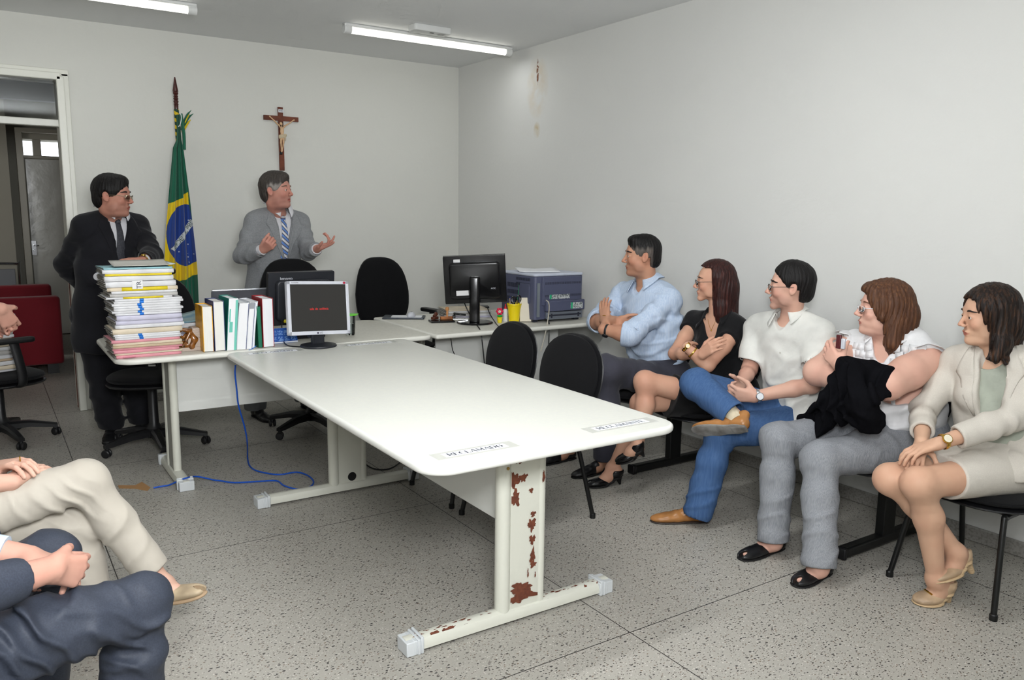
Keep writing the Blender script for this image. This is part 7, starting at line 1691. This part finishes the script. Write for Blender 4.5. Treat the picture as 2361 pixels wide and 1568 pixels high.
def jacket(P, J, elL, wrL, elR, wrR, mm, e=.018, skirt=.30, vlen=.36, open_w=.075, ch=.17, wa=.165, hp=.175, slv=(.060, .057, .053, .044), fr=62, base=None, ext=.93):
    K = Sculpt(.005)
    arm(K, J['shL'], elL, elL*(1-ext)+wrL*ext, slv, .003); arm(K, J['shR'], elR, elR*(1-ext)+wrR*ext, slv, .003)
    for el, wr in ((elL, wrL), (elR, wrR)): h = el*(1-ext)+wr*ext; cut(K, h-nz(wr-el)*.012, wr-el, .08, .05); cuff(K, h-nz(wr-el)*.012, el, slv[3]-.006, .04)
    up, l, f, T = torso(K, J, e, ch=ch, wa=wa, wd=.80, hp=hp, hd=.78, sh=.052)
    K.rc(J['pel']+up*.06, J['pel']-up*(skirt-.10), hp*.98+e, hp*1.02+e, k=.05, n=f, f=.80)
    if skirt > .2: K.box(J['pel']-up*(skirt+.12), (.4, .4, .12), np.stack([f, l, up], 1), 0, k=.006, op='s')
    K.rc(J['nk']-up*.03, J['nk']+up*.14, .076, .080, k=.006, op='s')
    # V opening
    nk_ = J['nk']
    def vee(X, Y, Z):
        x, y, z = X-nk_[0], Y-nk_[1], Z-nk_[2]; v = -(x*up[0]+y*up[1]+z*up[2]); a = np.abs(x*l[0]+y*l[1]+z*l[2]); d_ = x*f[0]+y*f[1]+z*f[2]
        return np.maximum(np.maximum((a-open_w*(1-v/vlen))*.97, v-vlen), np.maximum(-v-.06, .045-d_))
    K.add(vee, nk_-.45, nk_+.3, .005, 's')
    for q in (1, -1):
        el, wr, sh = (elL, wrL, J['shL']) if q == 1 else (elR, wrR, J['shR'])
        K.disp(folds(el, nz(wr-el)+nz(el-sh)*.4, .007, fr, .10, q)); K.disp(folds(sh*.5+el*.5, el-sh, .004, 50, .12, q*2)); K.disp(folds(sh-up*.10-l*q*.02, nz(up+l*q*.7), .004, 60, .10, 3))
    K.disp(folds(J['nk']-up*.36+f*.1, nz(up*.7+l*.4), .005, 45, .14)); K.disp(rumple(.0028, 10, .7))
    K.build('jacket', mm, P); return K, up, l, f
def m_dark():
    sk = skin('ruddy', (206, 140, 116)); c = UY(260, 452, 5.70); R = frame(nz(V3(.87, -.50, -.06)), (0, 0, 1)); s = 1.06; yb = 5.78
    J = dict(pel=UY(243, 720, yb), nk=UY(255, 492, 5.80), f=V3(.42, -.9, 0))
    J['shL'] = J['nk']+V3(.90, .42, 0)*.180-V3(0, 0, .080); J['shR'] = J['nk']-V3(.90, .42, 0)*.185-V3(0, 0, .080)
    elL, elR = UY(352, 590, 5.66), UY(150, 612, 5.92); wrL, wrR = UY(330, 601, 5.46), UY(200, 672, 6.08)
    S = Sculpt(.004); L = head(S, c, R, s, fat=.8, nose=1.05, jaw=1.1)
    torso(S, J, -.012, ch=.17, wa=.17); S.rc(J['nk']-V3(0, 0, .04), c+R@V3(-.02, 0, -.075), .064, .064, k=.02)
    arm(S, J['shL'], elL, wrL, (.055, .046, .044, .030)); arm(S, J['shR'], elR, wrR, (.055, .046, .044, .030))
    hpL, hpR = J['pel']+V3(.09, .0, -.02), J['pel']+V3(-.09, .0, -.02); anL, anR = UY(325, 935, 5.82), UY(255, 955, 5.80); anL[2] = .09; anR[2] = .09; knL, knR = hpL*.5+anL*.5+V3(0, -.03, 0), hpR*.5+anR*.5+V3(0, -.03, 0)
    leg(S, hpL, knL, anL); leg(S, hpR, knR, anR)
    hand(S, wrL, UY(285, 598, 5.42)-wrL, V3(0, 0, -1), V3(0, -1, 0), (.2, .3, .2), 1.0); hand(S, wrR, V3(.6, -.3, -.3), V3(.3, -1, 0), V3(.2, 0, 1), (.8, .8, .5), 1.0)
    P = body_build(S, 'standing man in a black suit, grey tie and glasses behind the file stack', (float(J['pel'][0]), yb, 0), [sk, mat('lips', (176, 104, 88), .45)], head_mat(c, R, s))
    eyes(P, L, R, s); brows(P, S, L, R, s, mat('brow_dark', (34, 22, 18), .7), .0042); glasses(P, L, R, s, mat('gold_wire', (190, 176, 150), .3, .9), .023, .014)
    hair_short(c, R, s, .013, .070, -.082, .018, (.014, .006, .006)).build('hair', hairmat('hair_black', (17, 15, 15), (30, 27, 26)), P)
    W = cloth('white_shirt', (222, 222, 226), .8); G = Sculpt(.005); up, l, f, T = torso(G, J, .004, ch=.172, wa=.172, belly=.02); G.rc(J['nk']-up*.03, J['nk']+up*.12, .062, .062, k=.004, op='s'); G.build('shirt', W, P)
    SU = cloth('black_suit', (23, 23, 27), .85, (12, .25, .012), (28, 28, 33))
    K, up, l, f = jacket(P, J, elL, wrL, elR, wrR, SU, .020, skirt=.26)
    suit_parts(P, K, J, up, l, f, SU, W, mat('dark_tie', (62, 63, 70), .55, var=(120, (44, 45, 52), .4, .6)), c, R, S0=G)
    m = MB(); O = O_(P); d = nz(wrL-elL); m.tube([wrL-d*.030-O, wrL-d*.006-O], [.036, .036], 18); m.build('shirt_cuff', W, P)
    watch(P, wrL+d*.006, d, V3(0, -.4, 1), GOLD, GOLD, .033, .014)
    K = Sculpt(.006); K.rc(J['pel']+V3(-.06, 0, 0), J['pel']+V3(.06, 0, 0), .13, .13, k=.03)
    for hp_, kn_, an_ in ((hpL, knL, anL), (hpR, knR, anR)): leg(K, hp_, kn_, an_, (.115, .092, .085, .085)); cut(K, an_-V3(0, 0, .03), V3(0, 0, -1), .14, .1); K.disp(folds(an_+V3(0, 0, .12), V3(0, .2, 1), .006, 50, .16))
    K.disp(rumple(.003, 10)); K.build('trousers', SU, P)
    for an_, dx in ((anL, .1), (anR, -.05)): shoe(P, V3(an_[0]-dx*.2, an_[1]+.06, 0), V3(an_[0]+dx, an_[1]-.22, 0), (0, 0, 1), LEATHER('black_leather', (26, 26, 28), .3), mat('black_sole', (20, 19, 19), .7), .05, open_=0, top=.09)
m_dark()
# ---------- standing man in the grey suit --------------------------------------------
def m_grey():
    sk = skin('flushed', (214, 146, 126)); c = UY(638, 440, 5.72); R = frame(nz(V3(.70, -.71, .04)), (0, 0, 1)); s = 1.03; yb = 5.86
    J = dict(pel=UY(628, 690, 5.88), nk=UY(640, 484, 5.84), f=V3(.22, -.97, .02))
    J['shL'] = J['nk']+V3(.97, .22, 0)*.172-V3(0, 0, .085); J['shR'] = J['nk']-V3(.97, .22, 0)*.178-V3(0, 0, .085)
    elL, elR = UY(712, 580, 5.68), UY(560, 588, 5.76); wrL, wrR = UY(731, 574, 5.48), UY(607, 575, 5.56)
    S = Sculpt(.0036); L = head(S, c, R, s, fat=.5, nose=1.02, jaw=1.05, mouth=.9)
    torso(S, J, -.012, ch=.17, wa=.17); S.rc(J['nk']-V3(0, 0, .04), c+R@V3(-.02, 0, -.075), .062, .062, k=.02)
    arm(S, J['shL'], elL, wrL, (.055, .046, .042, .029)); arm(S, J['shR'], elR, wrR, (.055, .046, .042, .029))
    hpL, hpR = J['pel']+V3(.09, .0, -.02), J['pel']+V3(-.09, .0, -.02); anL, anR = V3(2.0, 5.90, .09), V3(1.60, 5.82, .09); knL, knR = hpL*.5+anL*.5+V3(0, -.03, 0), hpR*.5+anR*.5+V3(0, -.03, 0)
    leg(S, hpL, knL, anL); leg(S, hpR, knR, anR)
    hand(S, wrL, UY(760, 562, 5.40)-wrL, V3(-.2, -.3, 1), V3(-.1, -.9, .2), None, 1.04, (.5, .0, .1), curls=[(.05, .1, .1), (.75, .7, .4), (.9, .8, .5), (.2, .3, .2)], spread=.22)
    hand(S, wrR, UY(628, 560, 5.46)-wrR, V3(.5, -.3, .6), V3(0, -.5, .8), (1.1, 1.3, .8), 1.0, (.3, .9, .6))
    P = body_build(S, 'standing man in a grey suit and striped tie talking with both hands raised', (float(J['pel'][0]), yb, 0), [sk, mat('lips', (168, 84, 76), .45)], head_mat(c, R, s))
    eyes(P, L, R, s); brows(P, S, L, R, s, mat('brow_greying', (110, 90, 76), .7), .0036)
    def grey(Q): q = (Q-c)@R/s; n_ = .006*np.sin(q[:, 0]*210)+.005*np.sin(q[:, 0]*97+q[:, 1]*60); return ((.050-q[:, 2]+n_)/.02).clip(0, 1)*((q[:, 0]+.035+n_)/.03).clip(0, 1)*.9
    hair_short(c, R, s, .016, .076, -.085, .014, (.018, .006, .006)).build('hair', hairgrey('hair_dark_grey', (62, 56, 52), (96, 90, 84), (158, 152, 146)), P, attrs=dict(grey=grey))
    W = cloth('white_shirt', (222, 222, 226), .8); G = Sculpt(.005); up, l, f, T = torso(G, J, .004, ch=.172, wa=.172, belly=.02); G.rc(J['nk']-up*.03, J['nk']+up*.12, .062, .062, k=.004, op='s'); G.build('shirt', W, P)
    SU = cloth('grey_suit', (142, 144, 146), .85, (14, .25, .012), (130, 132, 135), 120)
    K, up, l, f = jacket(P, J, elL, wrL, elR, wrR, SU, .020, skirt=.28, ch=.175, wa=.17, fr=70)
    tm = [mat('tie_blue', (92, 132, 200), .45), mat('tie_white', (216, 216, 220), .45), mat('tie_grey', (92, 90, 100), .45)]
    suit_parts(P, K, J, up, l, f, SU, W, tm, c, R, lambda a, b: [0, 0, 2, 1, 1, 2][int(b*5-a*5+60) % 6], S0=G)
    button(P, K, J['nk']-up*.385+l*.0, f, mat('dark_button2', (40, 44, 56), .4), .010)
    O = O_(P)
    for el, wr in ((elL, wrL), (elR, wrR)): d = nz(wr-el); m = MB(); m.tube([wr-d*.034-O, wr-d*.004-O], [.037, .037], 18); m.build('shirt_cuff', W, P)
    for q in (1, -1):
        a = S and K.surf(J['pel']-up*.02+l*q*.09, f, .3, 200)+f*.004-O; m = MB(); m.box(a, (.13, .006, .045), rz=math.atan2(l[1], l[0])); m.build('pocket_flap', SU, P, bevel=.004)
    K = Sculpt(.006); K.rc(J['pel']+V3(-.06, 0, 0), J['pel']+V3(.06, 0, 0), .13, .13, k=.03)
    for hp_, kn_, an_ in ((hpL, knL, anL), (hpR, knR, anR)): leg(K, hp_, kn_, an_, (.115, .09, .082, .08)); cut(K, an_-V3(0, 0, .03), V3(0, 0, -1), .14, .1)
    K.build('trousers', cloth('grey_suit_dark', (120, 122, 125), .85), P)  # trousers a darker grey than the jacket
    for an_ in (anL, anR): shoe(P, V3(an_[0], an_[1]+.06, 0), V3(an_[0]+.04, an_[1]-.22, 0), (0, 0, 1), LEATHER('black_leather', (26, 26, 28), .3), mat('black_sole', (20, 19, 19), .7), .05, open_=0, top=.09)
m_grey()
# ---------- the three people cut by the left edge ------------------------------------
def p_beige():
    sk = skin('fair2', (226, 176, 152)); pel = V3(-.30, 2.98, .54); J = dict(pel=pel, nk=V3(-.34, 2.98, 1.0), shL=V3(-.33, 3.14, .93), shR=V3(-.33, 2.82, .93), f=V3(1, 0, .1))
    c = V3(-.30, 2.98, 1.16); R = frame(V3(.9, .4, 0)); s = .97
    elL, elR = V3(-.24, 3.17, .70), V3(-.22, 2.78, .70); wrL, wrR = UY(22, 1082, 2.98)+V3(-.03, 0, 0), UY(22, 1112, 2.86)
    hpT, hpU = pel+V3(.04, -.09, 0), pel+V3(.04, .09, -.03); knT = UY(196, 1110, 2.92); anT = UY(378, 1352, 2.86); knU = UY(170, 1215, 2.98); anU = UZ(215, 1440, .09)
    S = Sculpt(.004); L = head(S, c, R, s, jaw=.92); torso(S, J, -.01, ch=.14, wa=.13, bust=.7); S.rc(J['nk']-V3(0, 0, .04), c+R@V3(-.02, 0, -.075), .05, .047, k=.02)
    arm(S, J['shL'], elL, wrL, (.043, .038, .036, .025)); arm(S, J['shR'], elR, wrR, (.043, .038, .036, .026))
    leg(S, hpT, knT, anT, (.08, .052, .048, .031)); leg(S, hpU, knU, anU, (.08, .052, .048, .031))
    hand(S, wrR, UY(75, 1082, 2.93)-wrR, V3(.1, .2, -1), V3(.1, .9, .1), (.15, .3, .2), .95); hand(S, wrL+V3(0, 0, .012), UY(62, 1070, 2.88)-wrL, V3(.2, -.1, -1), V3(0, -1, 0), (.3, .55, .35), .95)
    hT, tT = UY(352, 1400, 2.86), UY(464, 1376, 2.74); hU, tU = UZ(188, 1478, 0), UZ(262, 1468, 0)
    foot(S, anT, hT, tT, V3(-.15, .1, 1), .03, .036); foot(S, anU, hU, tU, (0, 0, 1), .04, .036)
    P = body_build(S, 'seated person in beige trousers and sandals, legs crossed, hands folded on the knee', (-.3, 2.98, 0), [sk, mat('lips', (186, 108, 98), .45)], head_mat(c, R, s)); eyes(P, L, R, s)
    hair_short(c, R, s, .012, .07).build('hair', hairmat('hair_brown', (78, 50, 34), (126, 86, 58), .42), P)
    G = Sculpt(.006); torso(G, J, .01, ch=.15, wa=.14, bust=.7); 
    for sh, el in ((J['shL'], elL), (J['shR'], elR)): sleeve(G, sh, sh*.5+el*.5, .056, .054); cut(G, sh*.5+el*.5, el-sh, .1, .05)
    G.rc(J['nk']-V3(0, 0, .03), J['nk']+V3(0, 0, .1), .06, .06, k=.003, op='s'); G.build('blouse', cloth('cream_blouse', (224, 216, 200)), P)
    BT = cloth('beige_trousers', (188, 181, 169), .7, (10, .25, .014), (180, 173, 161), 3); K = Sculpt(.005); K.rc(pel+V3(0, -.08, 0), pel+V3(0, .08, 0), .135, .135, k=.03)
    leg(K, hpT, knT, anT, (.100, .068, .062, .052)); K.rc(knT*.45+anT*.55, anT, .056, .058, k=.02); hem = anT*.84+knT*.16; cut(K, hem, anT-knT, .13, .12); cuff(K, hem, knT, .050, .06)
    leg(K, hpU, knU, anU, (.105, .078, .072, .070)); K.rc(knU*.5+anU*.5, anU, .070, .074, k=.02); cut(K, anU+V3(0, 0, .02), anU-knU, .12, .10)
    d = nz(anT-knT); K.disp(folds(knT+V3(-.06, -.05, -.05), nz(V3(.7, 0, .8)), .008, 120, .065)); K.disp(folds(knT*.6+hpT*.4+V3(0, -.06, 0), nz(V3(1, 0, .45)), .003, 85, .12, 1)); K.disp(folds(knU+V3(-.02, -.07, -.04), nz(V3(.6, 0, .8)), .006, 90, .08, 2)); K.disp(folds(knT*.5+anT*.5+V3(-.03, -.04, 0), nz(V3(.8, 0, -.4)), .004, 70, .10, 4)); K.disp(rumple(.0012, 9, 1)); K.build('trousers', BT, P)
    SB = LEATHER('sand_leather', (206, 184, 152), .45); SL = mat('sand_sole', (176, 150, 120), .7)
    for h_, t_, u_, hi in ((hT, tT, V3(-.15, .1, 1), .03), (hU, tU, V3(0, 0, 1), .04)):
        A = shoe(P, h_, t_, u_, SB, SL, .046, 'sandal', hi, 1, pointy=.3, toeopen=1, solet=.016, top=.035, h_r=.018)
    m = MB(); O = O_(P); q = UY(46, 1058, 2.90)-O; m.tube([q+V3(.0, .010*math.cos(a), .008*math.sin(a)) for a in np.linspace(0, 2*math.pi, 13)], .002, 6, caps=False); m.build('ring', GOLD, P)
p_beige()
def p_dark():
    sk = skin('ruddy2', (208, 152, 130)); pel = V3(-.34, 1.98, .55); J = dict(pel=pel, nk=V3(-.36, 2.02, 1.05), shL=V3(-.37, 2.22, .97), shR=V3(-.30, 1.83, .97), f=V3(.95, .3, .1))
    c = V3(-.32, 2.04, 1.22); R = frame(V3(.8, .6, 0)); s = 1.0
    elL, elR = V3(-.26, 2.32, .74), V3(-.20, 1.80, .74); wrL, wrR = UY(66, 1285, 2.20), UY(118, 1312, 2.02)
    knN = UY(322, 1392, 2.12); anN = V3(.215, 2.13, .09); knF = UY(112, 1285, 2.45); anF = V3(.02, 2.42, .09); hpN, hpF = pel+V3(.06, -.06, 0), pel+V3(.02, .12, 0)
    S = Sculpt(.004); L = head(S, c, R, s); torso(S, J, -.01, ch=.17, wa=.165); S.rc(J['nk']-V3(0, 0, .04), c+R@V3(-.02, 0, -.075), .06, .058, k=.02)
    arm(S, J['shL'], elL, wrL, (.052, .045, .042, .029)); arm(S, J['shR'], elR, wrR, (.052, .045, .042, .030)); leg(S, hpN, knN, anN); leg(S, hpF, knF, anF)
    hand(S, wrL, UY(150, 1300, 2.14)-wrL, V3(.1, -.5, -.8), V3(.2, -.3, .9), (.5, .7, .5), 1.0); hand(S, wrR, UY(190, 1318, 2.08)-wrR, V3(-.2, .9, -.2), V3(0, .1, 1), (.55, .8, .5), 1.02, (.35, .3, .4))
    P = body_build(S, 'seated person in a dark blue-grey suit at the lower left corner, hands clasped', (-.3, 2.0, 0), [sk, mat('lips', (176, 104, 88), .45)], head_mat(c, R, s)); eyes(P, L, R, s)
    hair_short(c, R, s, .010, .07).build('hair', hairmat('hair_black', (17, 15, 15), (30, 27, 26)), P)
    SU = mat('slate_suit', (58, 63, 75), .58, bump=(12, .2, .010), var=(260, (52, 57, 68), .4, .6), spec=.3)
    K, up, l, f = jacket(P, J, elL, wrL, elR, wrR, SU, .020, skirt=.16, ext=.80)
    m = MB(); O = O_(P); d = nz(wrL-elL); q = elL*.2+wrL*.8; m.tube([q-d*.012-O, q+d*.012-O], [.042, .042], 18); m.build('shirt_cuff', mat('pale_blue_cuff', (196, 214, 232), .7), P)
    G = Sculpt(.006); torso(G, J, .004, ch=.172, wa=.17); G.build('shirt', mat('pale_blue_cuff', (196, 214, 232), .7), P)
    K = Sculpt(.005); K.rc(pel+V3(0, -.08, 0), pel+V3(0, .08, 0), .14, .14, k=.03)
    for hp_, kn_, an_, q in ((hpN, knN, anN, 1), (hpF, knF, anF, 2)):
        leg(K, hp_, kn_, an_, (.106, .071, .072, .074)); K.rc(kn_*.5+an_*.5, an_, .072, .077, k=.02); cut(K, an_-V3(0, 0, .03), V3(0, 0, -1), .13, .1)
        K.disp(folds(kn_+V3(-.05, -.06, -.05), nz(V3(.55, 0, .85)), .011, 95, .08, q)); K.disp(folds(kn_*.6+hp_*.4+V3(0, -.07, .05), nz(V3(1, 0, .7)), .009, 95, .16, q)); K.disp(folds(kn_*.75+an_*.25+V3(0, -.05, 0), nz(V3(.3, .2, 1)), .008, 75, .10, q+2)); K.disp(folds(hp_*.6+kn_*.4+V3(.0, -.08, .02), nz(V3(1, 0, .9)), .010, 75, .14, q+5))
    K.disp(rumple(.003, 9, 2)); K.build('trousers', SU, P)
    for an_, dx in ((anN, .24), (anF, .24)): shoe(P, V3(an_[0]-.06, an_[1], 0), V3(an_[0]+.22, an_[1]+.03, 0), (0, 0, 1), LEATHER('black_leather', (26, 26, 28), .3), mat('black_sole', (20, 19, 19), .7), .05, open_=0, top=.09)
p_dark()
def p_edge():
    sk = skin('ruddy2', (208, 152, 130)); y = 4.40; pel = V3(-.26, y, .92); J = dict(pel=pel, nk=V3(-.26, y, 1.42), shL=V3(-.30, y+.18, 1.36), shR=V3(-.22, y-.19, 1.36), f=V3(.97, .1, 0))
    c = V3(-.22, y, 1.58); R = frame(V3(1, .1, 0)); s = 1.0; elL, elR = V3(-.26, y+.26, 1.08), V3(-.22, y-.25, 1.08); wrR = UY(-2, 712, y-.12); wrL = V3(-.02, y+.05, .98)
    hpL, hpR = pel+V3(0, .09, 0), pel+V3(0, -.09, 0); anL, anR = V3(-.24, y+.12, .09), V3(-.24, y-.12, .09); knL, knR = V3(-.22, y+.11, .5), V3(-.22, y-.11, .5)
    S = Sculpt(.0055); L = head(S, c, R, s); torso(S, J, -.01, ch=.17, wa=.165); S.rc(J['nk']-V3(0, 0, .04), c+R@V3(-.02, 0, -.075), .06, .058, k=.02)
    arm(S, J['shL'], elL, wrL, (.052, .045, .042, .029)); arm(S, J['shR'], elR, wrR, (.052, .045, .042, .030)); leg(S, hpL, knL, anL); leg(S, hpR, knR, anR)
    hand(S, wrR, UY(22, 745, y-.08)-wrR, V3(-.3, .9, 0), V3(.9, .2, .4), (.35, .6, .4), 1.05); hand(S, wrL, UY(14, 762, y)-wrL, V3(.2, -.9, 0), V3(.9, 0, .4), (.4, .6, .4), 1.05)
    P = body_build(S, 'person in a grey suit at the left edge, only the hands in view', (-.26, y, 0), [sk, mat('lips', (176, 104, 88), .45)], head_mat(c, R, s)); eyes(P, L, R, s)
    hair_short(c, R, s, .010, .07).build('hair', hairmat('hair_black', (17, 15, 15), (30, 27, 26)), P)
    SU = cloth('mid_grey_suit', (112, 117, 124), .8); K, up, l, f = jacket(P, J, elL, wrL, elR, wrR, SU, .02, skirt=.30, ext=.84)
    m = MB(); O = O_(P); d = nz(wrR-elR); q = elR*.16+wrR*.84; m.tube([q-d*.01-O, q+d*.014-O], [.040, .040], 18); m.build('shirt_cuff', mat('white_cuff', (226, 226, 228), .7), P)
    G = Sculpt(.007); torso(G, J, .004, ch=.172, wa=.17); G.build('shirt', mat('white_cuff', (226, 226, 228), .7), P)
    K = Sculpt(.007); K.rc(pel+V3(0, -.06, 0), pel+V3(0, .06, 0), .13, .13, k=.03)
    for hp_, kn_, an_ in ((hpL, knL, anL), (hpR, knR, anR)): leg(K, hp_, kn_, an_, (.11, .09, .08, .08)); cut(K, an_-V3(0, 0, .03), V3(0, 0, -1), .13, .1)
    K.build('trousers', SU, P)
    for an_ in (anL, anR): shoe(P, V3(an_[0]-.06, an_[1], 0), V3(an_[0]+.22, an_[1], 0), (0, 0, 1), LEATHER('black_leather', (26, 26, 28), .3), mat('black_sole', (20, 19, 19), .7), .05, open_=0, top=.09)
p_edge()
